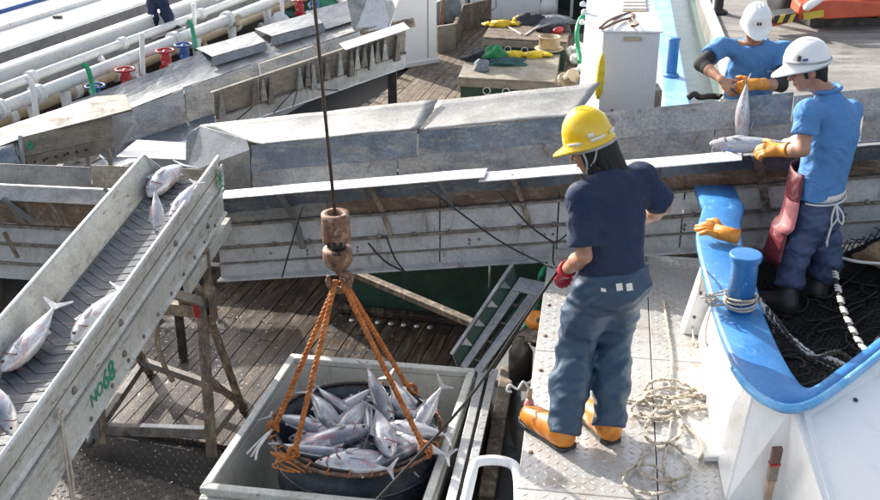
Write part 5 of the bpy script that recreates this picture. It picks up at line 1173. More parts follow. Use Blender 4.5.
# orange glove on the gunwale end
def flat_glove(c, d, n, s, root):
    part(root, 'cuff', MB().tube([c-d*.17*s, c-d*.10*s, c], [.052*s,.050*s,.050*s], 12), MT['glove_o'], True)
    mb = MB()
    for o, l in ((-.04,.10),(-.013,.13),(.014,.125),(.04,.09)):
        mb.tube([c-d*.02*s+n*o*s*.8, c+d*l*.5*s+n*o*s*1.2+UP*.008, c+d*l*s+n*o*s*1.4-UP*.012], [.026*s,.021*s,.015*s], 8)
    mb.tube([c-d*.05*s+n*.04*s, c+n*.095*s-d*.01*s+UP*.02, c+n*.10*s+d*.05*s], [.024*s,.021*s,.015*s], 8)
    part(root, 'fingers', mb, MT['glove_o'], True)
gc_ = P(714,231,RZ+.07)
og = thing('orange_glove', 'orange rubber glove lying on the end of the blue gunwale', 'glove', tuple(gc_-UP*.05))
flat_glove(gc_, (P(692,226,RZ+.07)-P(734,236,RZ+.05)).normalized(), V((.2,.95,.2)).normalized(), .86, og)
# brush leaning on the hull
br_t, br_b = P(777,448,.36), P(766,505,-.06)
bd = (br_t-br_b).normalized(); bs = V((.97,.1,.0)).normalized(); off_ = V((-.02,-.06,.03))
bru = thing('paint_brush', 'worn long handled brush with red band leaning on the white hull', 'brush', tuple(br_b+off_))
def slabb(t0, t1, w0, w1, th):
    a, b = br_b.lerp(br_t,t0)+off_, br_b.lerp(br_t,t1)+off_; nn = bd.cross(bs).normalized()*th
    return MB().hexa([a-bs*w0-nn,a+bs*w0-nn,a+bs*w0+nn,a-bs*w0+nn,b-bs*w1-nn,b+bs*w1-nn,b+bs*w1+nn,b-bs*w1+nn])
part(bru, 'handle', slabb(-.2,.50,.013,.020,.009), MT['brushwood'], bevel=.004)
part(bru, 'ferrule', slabb(.50,.76,.022,.023,.012), MT['beigeboard'], bevel=.003)
part(bru, 'red_band', slabb(.76,.80,.0245,.0245,.014), MT['red'])
part(bru, 'bristles', slabb(.80,1.04,.023,.024,.011), MT['bristle'], bevel=.003)
# ================================================================= NET in the well
def netz(x, y):
    d = math.sin(3.1*x+1.0)*math.cos(2.7*y)*.05 + math.sin(9*x+4*y)*.02 + math.sin(17*y-6*x)*.012
    e = max(0, (5.45-y))*.20 + max(0, x-2.45)*.50 + max(0,y-6.2)*.25
    return .06 + d + min(e, .42)
sole = struct('boat_sole', MB().prism([(1.62,6.7,-.2),(1.62,4.35,-.2),(1.8,4.3,-.2),(3.6,5.6,-.2),(3.6,6.6,-.2),(2.6,6.72,-.2)], (0,0,.18)), MT['darksteel'])
def inwell(x, y):
    # between inner bulwark and the chute
    xl = 1.80 if y > 5.6 else 1.80 - (5.6-y)*.13
    return x > xl and y < 6.55 and y > 4.40 + max(0, (x-1.75))*.86
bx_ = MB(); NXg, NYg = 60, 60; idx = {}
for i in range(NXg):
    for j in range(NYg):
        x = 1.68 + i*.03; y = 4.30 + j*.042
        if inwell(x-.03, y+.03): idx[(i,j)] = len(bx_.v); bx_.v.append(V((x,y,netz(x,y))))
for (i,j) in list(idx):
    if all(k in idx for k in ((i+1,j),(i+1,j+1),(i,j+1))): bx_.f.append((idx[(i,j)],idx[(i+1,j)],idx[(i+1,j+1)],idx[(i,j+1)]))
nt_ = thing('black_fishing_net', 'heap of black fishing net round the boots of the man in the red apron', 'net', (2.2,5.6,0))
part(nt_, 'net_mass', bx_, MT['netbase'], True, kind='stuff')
ms = MB(); rnd = random.Random(5)
for fam in (0, 1):
    for k in range(86):
        c0 = -1.4 + k*.040
        q = []
        for t in range(70):
            s = t*.045
            if fam == 0: x = 1.5 + c0 + s*.62; y = 4.2 + s*.8
            else: x = 3.4 + c0 - s*.62; y = 4.2 + s*.8
            x += .03*math.sin(7*y+c0*3); y += .03*math.sin(6*x+c0*5)
            if inwell(x,y) and x < 3.3: q.append(V((x,y,netz(x,y)+.010+.016*math.sin(31*s+k))))
            else:
                if len(q) > 2: ms.tube(q, .0038, 4)
                q = []
        if len(q) > 2: ms.tube(q, .0038, 4)
for k in range(90):
    x = rnd.uniform(1.8,3.2); y = rnd.uniform(4.5,6.4); a = rnd.uniform(0,6.3); q = []
    for t in range(9):
        a += rnd.uniform(-.7,.7); x += .045*math.cos(a); y += .045*math.sin(a)
        if inwell(x,y): q.append(V((x,y,netz(x,y)+.03+.02*rnd.random())))
    if len(q) > 3: ms.tube(smoothline(q,2), rnd.choice((.006,.009)), 5)
part(nt_, 'meshes', ms, MT['net'], True, kind='stuff')
cork = [P(834,268,.32),P(838,290,.30),P(843,310,.29),P(851,328,.28),P(860,345,.28),P(866,352,.28)]
cl_ = thing('white_corded_line', 'white corded float line lying over the black net at the right', 'rope', tuple(cork[-1]))
part(cl_, 'core', MB().tube(smoothline(cork,5), .012, 6), MT['blackrope'], True)
cs = smoothline(cork, 9)
for i in [k for k in range(1, len(cs)-1) if (k*7) % 5 in (0,1,3)]:
    t = (cs[i+1]-cs[i-1]).normalized(); x = t.cross(UP).normalized()
    part(cl_, 'whipping', MB().tube([cs[i]-x*.016+UP*.008+t*.012, cs[i]+UP*.014, cs[i]+x*.016+UP*.006-t*.012], .0075, 5), MT['whiterope'], True)
heap('sacking_bundle','tan sacking bundle lying against the net at the right picture edge','sack', V((3.02,6.18,.28)), (.42,.20,.22),'burlap',17)
hose([P(842,258,.33),P(860,262,.34),P(885,264,.34),P(930,270,.34)], .010, 'whiterope', 'thin pale cord stretched above the sacking bundle at the right edge', 'cord_line')
# ================================================================= ROPE COIL on the platform
cp = thing('rope_coil', 'loose tangle of tan rope lying on the tread plate platform', 'rope', tuple(P(665,430,.01)))
rnd = random.Random(12)
loops = [(670,389,25,9),(676,398,29,11),(654,408,20,12),(690,402,24,8),(664,426,20,17),(664,463,28,17),(648,480,25,14)]
for i, (x, y, a, b) in enumerate(loops):
    ph = rnd.uniform(0,6.3); pts = []
    for k in range(26):
        t = 2*math.pi*k/25*rnd.uniform(.995,1.005)*.93+ph
        w = 1+.12*math.sin(2*t+i)+.08*math.sin(3*t)
        pts.append(P(x+a*w*math.cos(t), y+b*w*math.sin(t), .015+.011*((i*3+k)%3)))
    part(cp, 'loop', twisted(MB(), pts, .0105, 2, .05, 5, 6), MT['tanrope'], True)
for q in (((640,412),(660,420),(684,408),(702,404)),((672,418),(668,440),(664,470),(676,490)),((690,392),(700,398),(712,400)),((664,300),(668,330),(672,360),(669,392)),((600,404),(615,398),(640,402),(652,398)),((684,425),(700,440),(702,455),(700,460))):
    part(cp, 'strand', twisted(MB(), smoothline([P(x,y,.014) for x,y in q],5), .0100, 2, .05, 5, 6), MT['tanrope'], True)
# ================================================================= GAP between bin and platform
wr = thing('white_tube_rail', 'white bent tube handrail at the bottom edge beside the platform', 'rail', tuple(P(490,500,-.4)))
z_ = -.02
part(wr, 'tube', MB().tube(smoothline([P(455,560,-.4),P(462,520,-.16),P(471,478,z_),P(475,464,z_+.02),P(486,460.5,z_+.03),P(502,461,z_+.03),P(514,466,z_+.02),P(518,478,z_),P(519,498,-.06),P(519,540,-.3)],6), .026, 14), MT['white'], True)
part(wr, 'bracket', MB().box(P(521,484,-.05), (.03,.05,.09)), MT['white_dirty'], bevel=.005)
pk = thing('pink_bottle', 'pink cork topped float bottle hooked at the platform edge by the orange boot', 'bottle', tuple(P(527,418,0)))
pb0 = P(528,421,.0)
part(pk, 'body', MB().lathe(pb0, [(.026,0),(.029,.02),(.028,.10),(.020,.125),(.013,.13)], 14, (.04,.1,1)), MT['pink'], True)
part(pk, 'neck', MB().lathe(pb0+V((.004,.013,.13)), [(.013,0),(.014,.05),(.010,.06),(0,.06)], 12, (.04,.1,1)), MT['pot'], True)
part(pk, 'hook_cord', MB().tube(smoothline([pb0+V((0,.01,.19)), pb0+V((-.03,.02,.23)), pb0+V((-.06,.01,.19)), pb0+V((-.10,.02,.21)), pb0+V((-.115,.01,.18)), pb0+V((-.09,0,.18))],4), .006, 6), MT['whiterope'], True)
# ramp
rp = thing('slotted_steel_ramp', 'slotted grey steel ramp with green side, leaning between bin and chute', 'ramp', tuple(P(470,363,-.62)))
ta, tb_, bb1, bb0 = P(519,279,-.13), P(547,285,-.13), P(484,370,-.60), P(463,362,-.60)
def rq(u, v, dz=0): return ta.lerp(tb_,u).lerp(bb0.lerp(bb1,u), v) + UP*dz
part(rp, 'side_bar', MB().sheet([rq(0,.14),rq(.34,.14),rq(.34,1.05),rq(0,1.05)], .02), MT['galv'], bevel=.003)
part(rp, 'side_bar', MB().sheet([rq(.64,.14),rq(1,.14),rq(1,1.05),rq(.64,1.05)], .02), MT['galv'], bevel=.003)
part(rp, 'head_plate', MB().sheet([rq(0,-.02),rq(1,-.02),rq(1,.139),rq(0,.139)], .02), MT['galv'], bevel=.003)
part(rp, 'inner_trough', MB().sheet([rq(.3,.0,-.07),rq(.7,.0,-.07),rq(.7,1.05,-.07),rq(.3,1.05,-.07)], .01), MT['green'])
for i in range(4):
    part(rp, 'rung', MB().beam(rq(.3,.25+.22*i,-.03), rq(.7,.25+.22*i,-.03), .02,.02), MT['darksteel'])
part(rp, 'green_side', MB().sheet([rq(-.12,-.02,-.02),rq(-.30,-.04,.07),rq(-.34,1.06,.07),rq(-.12,1.05,-.02)], .01), MT['green'])
part(rp, 'side_flange', MB().beam(rq(-.30,-.04,.08), rq(-.36,1.07,.08), .03,.02), MT['galv'], bevel=.003)
for i in range(4):
    part(rp, 'gusset', MB().sheet([rq(-.30,.15+.23*i,.07), rq(-.05,.12+.23*i,.0), rq(-.31,.24+.23*i,.07)], .008), MT['galv'])
solo('wooden_pole', MB().beam(Q(352,272,8.0), Q(484,328,7.1), .07,.05), MT['brownsteel'], 'long brown wooden pole slanting down from under the chute to the ramp', 'pole', bevel=.008)
# bits in the gap
gz = -.75
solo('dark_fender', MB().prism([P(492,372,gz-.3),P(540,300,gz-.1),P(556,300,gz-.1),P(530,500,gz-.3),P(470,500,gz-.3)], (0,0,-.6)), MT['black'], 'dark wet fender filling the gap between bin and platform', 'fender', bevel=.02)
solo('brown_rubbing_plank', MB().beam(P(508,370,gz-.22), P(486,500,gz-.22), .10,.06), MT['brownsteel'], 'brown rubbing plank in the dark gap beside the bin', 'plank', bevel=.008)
t = thing('orange_float', 'small orange round float with a hole in the gap by the ramp', 'float', tuple(P(537,322,-.3)))
part(t, 'ball', MB().lathe(P(537,325,-.3), [(.02,0),(.055,.02),(.07,.055),(.06,.09),(.03,.10),(.012,.09)], 16, (-.3,-.5,1)), MT['boot_o'], True)
part(t, 'eyelet', MB().lathe(P(539,320,-.22), [(.018,0),(.016,.012),(0,.012)], 10, (-.3,-.7,.6)), MT['darksteel'], True)
for i, q in enumerate(([(548,266,-.1),(541,275,-.12),(540,290,-.3),(536,310,-.45),(524,330,-.5)], [(545,285,-.2),(538,305,-.35),(526,325,-.5),(515,345,-.55)], [(530,330,-.5),(520,345,-.5),(514,358,-.5)])):
    hose([P(x,y,z) for x,y,z in q], .022, 'brightgreen', ('bright green hose beside the red glove running down behind the ramp','second green hose lying under the first, beside the ramp','short end of green hose low in the gap')[i])
rope_b = thing('brown_rope_bundle', 'dark brown rope bundle slung in the gap under the orange float', 'rope', tuple(P(525,345,-.5)))
for k in range(8):
    part(rope_b, 'strand', MB().tube(smoothline([P(513+k*1.5,343+k,-.45),P(522,331+k*1.6,-.40),P(533,330+k*1.6,-.38),P(543,337+k,-.35)],5), .011, 6), MT['brownsteel'], True)
for i, (x, y, m, rr) in enumerate(((537,345,'green',.05),(520,378,'darksteel',.08))):
    solo('dark_can', MB().lathe(P(x,y,-.6), [(0,0),(rr,.01),(rr,.2),(rr*.7,.25),(rr*.3,.27),(rr*.3,.31)], 16), MT[m], ('dark green bottle in the gap beneath the orange float','dark can in the gap between ramp and platform','small teal can low in the gap beside the bin rail')[i], 'can', True)
# ================================================================= DARK ROPES
HAND = Q(557,272,4.98)
ln = [HAND, Q(520,325,5.0), Q(466,402,5.0), Q(384,492,4.6), Q(340,540,4.4)]
solo('black_tag_line', MB().tube(smoothline([HAND+V((.02,0,.02))]+ln,5), .008, 7), MT['blackrope'], 'black tag line from the red glove slanting down across the bin', 'rope', True)
for i, (a, b, c) in enumerate((((425,186),(500,236),(553,268)),((498,190),(530,220),(554,243)),((368,243),(388,258),(408,273)),((303,205),(292,245),(282,277)),((554,243),(566,233),(580,220)),((554,243),(555,256),(556,268)),((386,236),(398,256),(412,280)))):
    Y = 6.75 - (a[0]-500)*.0016
    pts = [Q(a[0],a[1],Y),Q(b[0]-2,b[1]+4,Y-.03),Q(c[0],c[1],Y-.02 if i not in (0,5) else 6.4)]
    solo('dark_line', MB().tube(smoothline(pts,6), .0065, 6), MT['blackrope'], ('long dark line slanting from the ledge to the red glove','dark line from the ledge to the knot left of the navy shirt','dark line slanting across the white panels right of the hook block','dark line hanging from the ledge left of the hook block','short dark line from the knot up to the navy sleeve','short dark line hanging from the knot to the red glove','second dark line across the panels close to the hook block')[i], 'rope', True)
# ================================================================= SCALES AND SLIME on the deck
sc = MB(); rnd = random.Random(3)
for i in range(1300):
    if rnd.random() < .75: x, y = rnd.gauss(190,60), rnd.gauss(340,50)
    else: x, y = rnd.uniform(60,480), rnd.uniform(285,480)
    if y < 290 or x < 40: continue
    c = P(x,y,Z_DECK+.016+rnd.random()*.004); a = rnd.uniform(0,6.3); r_ = rnd.uniform(.003,.010)
    d1 = V((math.cos(a),math.sin(a),rnd.uniform(-.2,.3)))*r_; d2 = V((-math.sin(a),math.cos(a),rnd.uniform(-.2,.3)))*r_*rnd.uniform(.3,.8)
    sc.add([c-d1,c-d2,c+d1,c+d2], [(0,1,2,3)])
so = link('fish_scales', sc.mesh('fish_scales', MT['scale'])); so['kind'] = 'stuff'; so['label'] = 'scattered pale fish scales and scraps on the wet deck'; so['category'] = 'fish scales'
# ================================================================= PEOPLE: signed distance figures, meshed with surface nets
class Field:
    def __init__(s, lo, hi, res):
        s.lo = np.array(lo, float); s.res = res; s.n = (np.ceil((np.array(hi)-s.lo)/res)).astype(int)+1
        s.f = np.full(s.n, 1.0, np.float32)
    def block(s, lo, hi):
        a = np.maximum(0, np.floor((np.array(lo)-s.lo)/s.res).astype(int)); b = np.minimum(s.n, np.ceil((np.array(hi)-s.lo)/s.res).astype(int)+1)
        if np.any(b <= a): return None
        sl = tuple(slice(int(i), int(j)) for i, j in zip(a, b))
        ax = [s.lo[k]+np.arange(int(a[k]), int(b[k]))*s.res for k in range(3)]
        return sl, np.stack(np.meshgrid(*ax, indexing='ij'), -1)
    def merge(s, sl, d, k):
        a = s.f[sl]
        h = np.clip(.5+.5*(a-d)/k, 0, 1); s.f[sl] = a*(1-h)+d*h - k*h*(1-h)
    def cone(s, a, b, ra, rb, k=.02, flat=None):
        a, b = np.array(a, float), np.array(b, float); m = max(ra, rb)+.05+k
        r = s.block(np.minimum(a,b)-m, np.maximum(a,b)+m)
        if r is None: return
        sl, p = r; q = p-a; ba = b-a
        if flat is not None:
            n = np.array(flat[0], float); n /= np.linalg.norm(n); q = q + n*((q@n)*(1/flat[1]-1))[...,None]
            ba = ba + n*((ba@n)*(1/flat[1]-1))
        h = np.clip((q@ba)/max(1e-9,(ba@ba)), 0, 1)
        d = np.linalg.norm(q-h[...,None]*ba, axis=-1) - (ra+(rb-ra)*h)
        s.merge(sl, d.astype(np.float32)*(flat[1] if flat is not None and False else 1), k)
    def ell(s, c, axes, rad, k=.02):
        c = np.array(c, float); m = max(rad)+.05+k
        r = s.block(c-m, c+m)
        if r is None: return
        sl, p = r; A = np.array([list(x) for x in axes]); q = (p-c)@A.T; rad = np.array(rad)
        k0 = np.linalg.norm(q/rad, axis=-1); k1 = np.linalg.norm(q/rad**2, axis=-1)+1e-9
        s.merge(sl, (k0*(k0-1)/k1).astype(np.float32), k)
    def grid(s):
        ax = [s.lo[k]+np.arange(int(s.n[k]))*s.res for k in range(3)]
        return np.stack(np.meshgrid(*ax, indexing='ij'), -1)
    def cut(s, point, normal):                # keep where (p-point).normal < 0
        n = np.array(normal, float); n /= np.linalg.norm(n)
        s.f = np.maximum(s.f, ((s.grid()-np.array(point, float))@n).astype(np.float32))
    def cut_local(s, point, normal, centre, rad):     # only near a joint
        n = np.array(normal, float); n /= np.linalg.norm(n); g = s.grid()
        near = np.linalg.norm(g-np.array(centre, float), axis=-1) < rad
        s.f = np.where(near, np.maximum(s.f, ((g-np.array(point,float))@n).astype(np.float32)), s.f)
    def folds(s, amp, waves):
        g = s.grid(); d = 0
        for k, ph, w in waves:
            k = np.array(k, float); d = d + w*(np.abs(np.sin(g@k+ph + .8*np.sin(g@(k[[1,2,0]]*.6)+ph)))-.6)
        s.f = s.f + (amp*d).astype(np.float32)
    def mesh(s, name, m, smooth_it=1):
        f = s.f; I = f < 0; nx, ny, nz = f.shape
        cnt = np.zeros((nx-1,ny-1,nz-1), np.int8)
        cs = [(i,j,k) for i in (0,1) for j in (0,1) for k in (0,1)]
        for i,j,k in cs: cnt += I[i:nx-1+i, j:ny-1+j, k:nz-1+k]
        act = (cnt > 0) & (cnt < 8); X, Y, Z = np.nonzero(act)
        idx = np.full(act.shape, -1, np.int64); idx[X,Y,Z] = np.arange(len(X))
        pos = np.zeros((len(X),3)); num = np.zeros(len(X))
        for a in cs:
            for ax_ in range(3):
                if a[ax_]: continue
                b = list(a); b[ax_] = 1
                fa = f[X+a[0],Y+a[1],Z+a[2]]; fb = f[X+b[0],Y+b[1],Z+b[2]]; cr = (fa < 0) != (fb < 0)
                t = np.where(cr, fa/np.where(fa==fb,1,fa-fb), 0)
                p = np.repeat(np.array(a,float)[None],len(X),0); p[:,ax_] += t
                pos += p*cr[:,None]; num += cr
        pos = pos/num[:,None] + np.stack([X,Y,Z],-1)
        pos = s.lo + pos*s.res
        faces = []
        for ax_ in range(3):
            o = [1,1,1]; o[ax_] = 0; u, v = [(1,2),(2,0),(0,1)][ax_]
            sa = [slice(1,-1)]*3; sb = [slice(1,-1)]*3; sa[ax_] = slice(0,-1); sb[ax_] = slice(1,None)
            A, B = I[tuple(sa)], I[tuple(sb)]; e = np.nonzero(A != B); e3 = [e[0]+o[0], e[1]+o[1], e[2]+o[2]]
            fl = A[e]
            def cell(du, dv):
                c = [e3[0].copy(), e3[1].copy(), e3[2].copy()]; c[u] -= du; c[v] -= dv; return idx[c[0],c[1],c[2]]
            q = np.stack([cell(1,1),cell(0,1),cell(0,0),cell(1,0)],-1)
            q = np.where(fl[:,None], q, q[:,::-1]); faces.append(q)
        F = np.concatenate(faces); F = F[(F >= 0).all(1)]
        for _ in range(smooth_it):
            acc = np.zeros_like(pos); c = np.zeros(len(pos))
            for i in range(4):
                for j in ((i+1)%4, (i-1)%4):
                    np.add.at(acc, F[:,i], pos[F[:,j]]); np.add.at(c, F[:,i], 1)
            pos = .5*pos + .5*acc/np.maximum(c,1)[:,None]
        me = bpy.data.meshes.new(name); me.vertices.add(len(pos)); me.vertices.foreach_set('co', pos.astype(np.float32).ravel())
        me.loops.add(F.size); me.loops.foreach_set('vertex_index', F.ravel().astype(np.int32)); me.polygons.add(len(F))
        me.polygons.foreach_set('loop_start', np.arange(0,F.size,4,dtype=np.int32)); me.update(calc_edges=True); me.validate()
        me.materials.append(m); me.shade_smooth(); return me
def fpart(root, name, fld, m, sm=1, label=None):
    o = link(name, fld.mesh(name, m, sm), root)
    if label: o['label'] = label
    return o
def ortho(fwd, up):
    f = V(fwd).normalized(); r = f.cross(V(up)).normalized(); u = r.cross(f).normalized(); return r, f, u   # right, forward, up
def hand_prims(fld, wr, d, n, thumb, curl=.5, r=.0095, s=1.0, k=.006):
    """wrist, direction of the palm, back-of-hand normal, thumb side direction"""
    d = V(d).normalized(); n = V(n); n = (n - d*n.dot(d)).normalized(); t = V(thumb); t = (t - d*t.dot(d) - n*t.dot(n)).normalized()
    wr = V(wr)
    fld.cone(wr, wr+d*.05*s, .026*s, .030*s, .02, (n,.62)); fld.cone(wr+d*.045*s+t*.018*s, wr+d*.085*s+t*.024*s, .020*s,.016*s,.015,(n,.8)); fld.cone(wr+d*.045*s-t*.018*s, wr+d*.08*s-t*.026*s, .020*s,.015*s,.015,(n,.8))
    for i, (o, L) in enumerate(((.030,.072),(.010,.080),(-.010,.074),(-.029,.058))):
        p = wr+d*(.088-.004*abs(i-1))*s+t*o*s; a = .15
        for j, fr in enumerate((.45,.32,.23)):
            a += curl*(.55 if j == 0 else 1.0)
            dd = d*math.cos(a) - n*math.sin(a)
            q = p+dd*L*fr*s; fld.cone(p, q, (r-.0006*j)*s, (r-.0006*(j+1))*s, k); p = q
    p = wr+d*.025*s+t*.026*s; a = .2
    for j, L in enumerate((.042,.032,.026)):
        dd = (t*.75*math.cos(curl*.5*j) + d*.66 - n*(.25+curl*.45*j)).normalized(); q = p+dd*L*s
        fld.cone(p, q, (r+.0025-.001*j)*s, (r+.0012-.001*j)*s, k); p = q
def helmet(root, c, fwd, up, m, name='helmet', hs=1.0, ws=1.0):
    r, f, u = ortho(fwd, up); c = V(c); n = 40; rings = []; u = u*hs; r = r*ws; f = f*ws
    for a_, b_, h, sh, pk in ((.128,.150,-.012,.012,.055),(.126,.148,-.004,.012,.055),(.118,.136,.004,.006,.0),(.116,.133,.03,.004,0),(.110,.126,.065,.002,0),(.095,.109,.10,0,0),(.070,.080,.127,0,0),(.036,.041,.144,0,0),(.006,.006,.149,0,0)):
        rg = []
        for k in range(n):
            an = 2*math.pi*k/n; fr = max(0, math.sin(an))**3
            rg.append(c + r*(a_*math.cos(an)) + f*(b_*math.sin(an)+sh+pk*fr) + u*(h - .35*pk*fr))
        rings.append(rg)
    o = part(root, name, MB().loft(rings, caps=False), m, True)
    md = o.modifiers.new('solid','SOLIDIFY'); md.thickness = .004; md.offset = -1
    rd = MB()
    for off in (-.03, 0, .03):
        pts = []
        for k in range(11):
            t = -.75+1.5*k/10
            pts.append(c + r*off + f*(.128*math.sin(t)*(1-abs(off)*1.5)) + u*(.149*math.cos(t)**.9*(1-(off/.12)**2*.5)-.001))
        rd.tube(pts, .0055, 6)
    part(o, 'ridge', rd, m, True)
    return o, (r, f, u)
def surf_patch(root, c, fr, az0, az1, h0, h1, m, name, off=.0075, n=8):
    r, f, u = fr; c = V(c)
    def pt(az, h):
        h_ = max(.0,min(.148,h)); prof = [(.0,.118,.136),(.03,.116,.133),(.065,.110,.126),(.10,.095,.109),(.127,.070,.080),(.144,.036,.041),(.149,.006,.006)]
        for (ha,aa,ba),(hb,ab,bb) in zip(prof[:-1],prof[1:]):
            if ha <= h_ <= hb:
                t = (h_-ha)/(hb-ha); a_, b_ = lerp(aa,ab,t), lerp(ba,bb,t); break
        return c + r*((a_+off)*math.cos(az)) + f*((b_+off)*math.sin(az)+.003) + u*(h+off*.5)
    mb = MB().grid(n, 3, lambda s, t: pt(lerp(az0,az1,s), lerp(h0,h1,t)))
    o = part(root, name, mb, m, True); md = o.modifiers.new('solid','SOLIDIFY'); md.thickness = .0015; return o
def head_prims(fld, c, fwd, up, k=.012):
    r, f, u = ortho(fwd, up); c = V(c)
    ax = (r, f, u)
    fld.ell(c+u*.03-f*.005, ax, (.076,.094,.092), k)
    fld.ell(c-u*.035+f*.022, ax, (.062,.070,.085), .03)
    fld.ell(c-u*.092+f*.055, ax, (.030,.028,.022), .025)     # chin
    fld.cone(c+u*.008+f*.088, c-u*.026+f*.108, .010,.015,.012)   # nose
    fld.ell(c-u*.060+f*.084, ax, (.024,.014,.011), .010)      # lips
    fld.ell(c+u*.022+f*.085, ax, (.056,.016,.012), .014)      # brow
    for s_ in (-1,1):
        fld.ell(c+r*(.078*s_)-u*.004-f*.008, ax, (.012,.024,.034), .006)
        fld.ell(c+r*(.042*s_)-u*.022+f*.066, ax, (.022,.022,.02), .018)   # cheek
    return r, f, u
def eyes(root, c, fr):
    r, f, u = fr; c = V(c)
    part(root, 'mouth', MB().tube([c+r*(.024*q)-u*(.062+.004*abs(q))+f*(.0985-.008*q*q) for q in (-1,-.5,0,.5,1)], .0022, 5), MT['lip'], True)
    for s_ in (-1,1): part(root, 'eyebrow', MB().tube([c+r*(s_*(.016+.012*q))+u*(.028+.004*math.sin(q*1.5))+f*(.101-.006*q*q) for q in (0,.7,1.4,2.2)], .0035, 5), MT['hair'], True)
    for s_ in (-1,1): part(root, 'eye', MB().lathe(c+r*(.032*s_)+u*.004+f*.084, [(.013,0),(.010,.006),(0,.008)], 10, f), MT['eye'], True)
FW = [((20,14,26),.3,.5),((-14,24,20),1.7,.4),((30,-8,44),2.2,.25)]
def arms_legs(fld, J, keys, k=.02):
    for a, b, ra, rb in keys: fld.cone(J[a], J[b], ra, rb, k)
def mid(a, b, t): return V(a).lerp(V(b), t)
def person(J, head, look, hup, facing, skin_hands, label, shirt_m, trouser_m, sleeve=.62, hem=.0, baggy=1.0, up_t=None, shirt_name='shirt', foldamp=.006, waist_over=.06, sleeve_bag=1.0, leg_end=1.0, bulk=1.0):
    """J: joint dictionary in world space"""
    r, f, _ = ortho(facing, UP)
    base = (V(J['an_l'])+V(J['an_r']))/2; base.z = min(J['an_l'][2], J['an_r'][2])-.08
    root = thing('person', label, 'person', tuple(base))
    pts = [V(v) for v in J.values()]+[V(head)]
    lo = [min(p[i] for p in pts)-.24 for i in range(3)]; hi = [max(p[i] for p in pts)+.24 for i in range(3)]
    spine = (V(J['chest'])-V(J['pelvis'])).normalized()
    # --- body (skin)
    B = Field(lo, hi, .0075)
    fr = head_prims(B, head, look, hup)
    B.cone(J['neck'], V(head)-V(hup)*.05-V(look).normalized()*.01, .058,.054,.03)
    B.cone(V(J['pelvis']), J['chest'], .135,.15,.05,(f,.66)); B.cone(J['sh_l'], J['sh_r'], .055,.055,.06)
    for s_ in 'lr':
        B.cone(J['sh_'+s_], J['el_'+s_], .048,.037,.02); B.cone(J['el_'+s_], mid(J['el_'+s_],J['wr_'+s_],.35), .037,.041,.02); B.cone(mid(J['el_'+s_],J['wr_'+s_],.35), J['wr_'+s_], .041,.027,.02,)
        B.cone(J['hip_'+s_], J['kn_'+s_], .085,.055,.03); B.cone(J['kn_'+s_], J['an_'+s_], .055,.038,.03)
    for wr, d, n, t, cu in skin_hands: hand_prims(B, wr, d, n, t, cu, .0105, 1.05)
    fpart(root, 'body', B, MT['skin'], 1); eyes(root, head, fr)
    # --- shirt
    lo2 = [lo[0],lo[1],min(J['pelvis'][2],J['chest'][2])-.16]; hi2 = [hi[0],hi[1],max(J['sh_l'][2],J['sh_r'][2],J['neck'][2])+.16]
    S = Field(lo2, hi2, .009)
    pel, ch = V(J['pelvis']), V(J['chest'])
    shl, shr = V(J['sh_l']), V(J['sh_r']); shc = (shl+shr)/2
    S.cone(pel-spine*.12, ch, .168*bulk,.185*bulk,.05,(f,.70)); S.cone(ch, shc-UP*.05, .185*bulk,.15*bulk,.06,(f,.64))
    S.cone(shl, shr, .068,.068,.06); S.cone(shc, V(J['neck'])+UP*.0, .09,.066,.05)
    ends = []; SL = Field(lo2, hi2, .009)
    for s_ in 'lr':
        sh, el = V(J['sh_'+s_]), V(J['el_'+s_]); e = sh.lerp(el, sleeve)
        SL.cone(sh, sh.lerp(el, sleeve+.12), .070,.066*sleeve_bag,.045); ends.append((e,(el-sh).normalized()))
    for e, dd in ends: SL.cut_local(e, dd, e+dd*.08, .13)
    hh_ = np.clip(.5+.5*(S.f-SL.f)/.04, 0, 1); S.f = S.f*(1-hh_)+SL.f*hh_ - .04*hh_*(1-hh_)
    S.folds(foldamp, FW)
    S.cut(pel+spine*hem, -spine)
    S.cut_local(V(J['neck'])+UP*.022, (V(head)-V(J['neck'])).normalized()*.6+UP*.4, V(J['neck'])+UP*.03, .14)
    fpart(root, shirt_name, S, shirt_m, 1)
    # --- trousers
    hi3 = [hi[0],hi[1],pel.z+.22]; lo3 = [lo[0],lo[1],min(J['an_l'][2],J['an_r'][2])-.14]
    T = Field(lo3, hi3, .010); b = baggy
    T.cone(pel-spine*.02, pel+spine*.14, .165,.158,.05,(f,.72)); T.ell(pel-spine*.06-f*.03, (r,f,V((0,0,1))), (.175,.135,.12), .05)
    for s_ in 'lr':
        hp, kn, an = V(J['hip_'+s_]), V(J['kn_'+s_]), V(J['an_'+s_])
        T.cone(hp, hp.lerp(kn,.6), .112,.100*b,.05); T.cone(hp.lerp(kn,.6), kn, .100*b,.088*b,.04); T.cone(kn, kn.lerp(an,.5), .088*b,.090*b,.04); T.cone(kn.lerp(an,.5), an, .090*b,.078*b,.04)
    T.folds(foldamp*2.5, [((15,10,10),.9,.55),((-12,17,14),.2,.5),((9,-7,36),1.2,.34),((-22,9,58),.4,.2)])
    T.cut(pel+spine*waist_over, spine)
    for s_ in 'lr':
        kn, an = V(J['kn_'+s_]), V(J['an_'+s_]); dd = (an-kn).normalized(); ce = kn.lerp(an,leg_end); T.cut_local(ce+dd*.015, dd, ce+dd*.12, .17 if leg_end == 1 else .21)
    fpart(root, 'trousers', T, trouser_m, 1)
    return root, fr
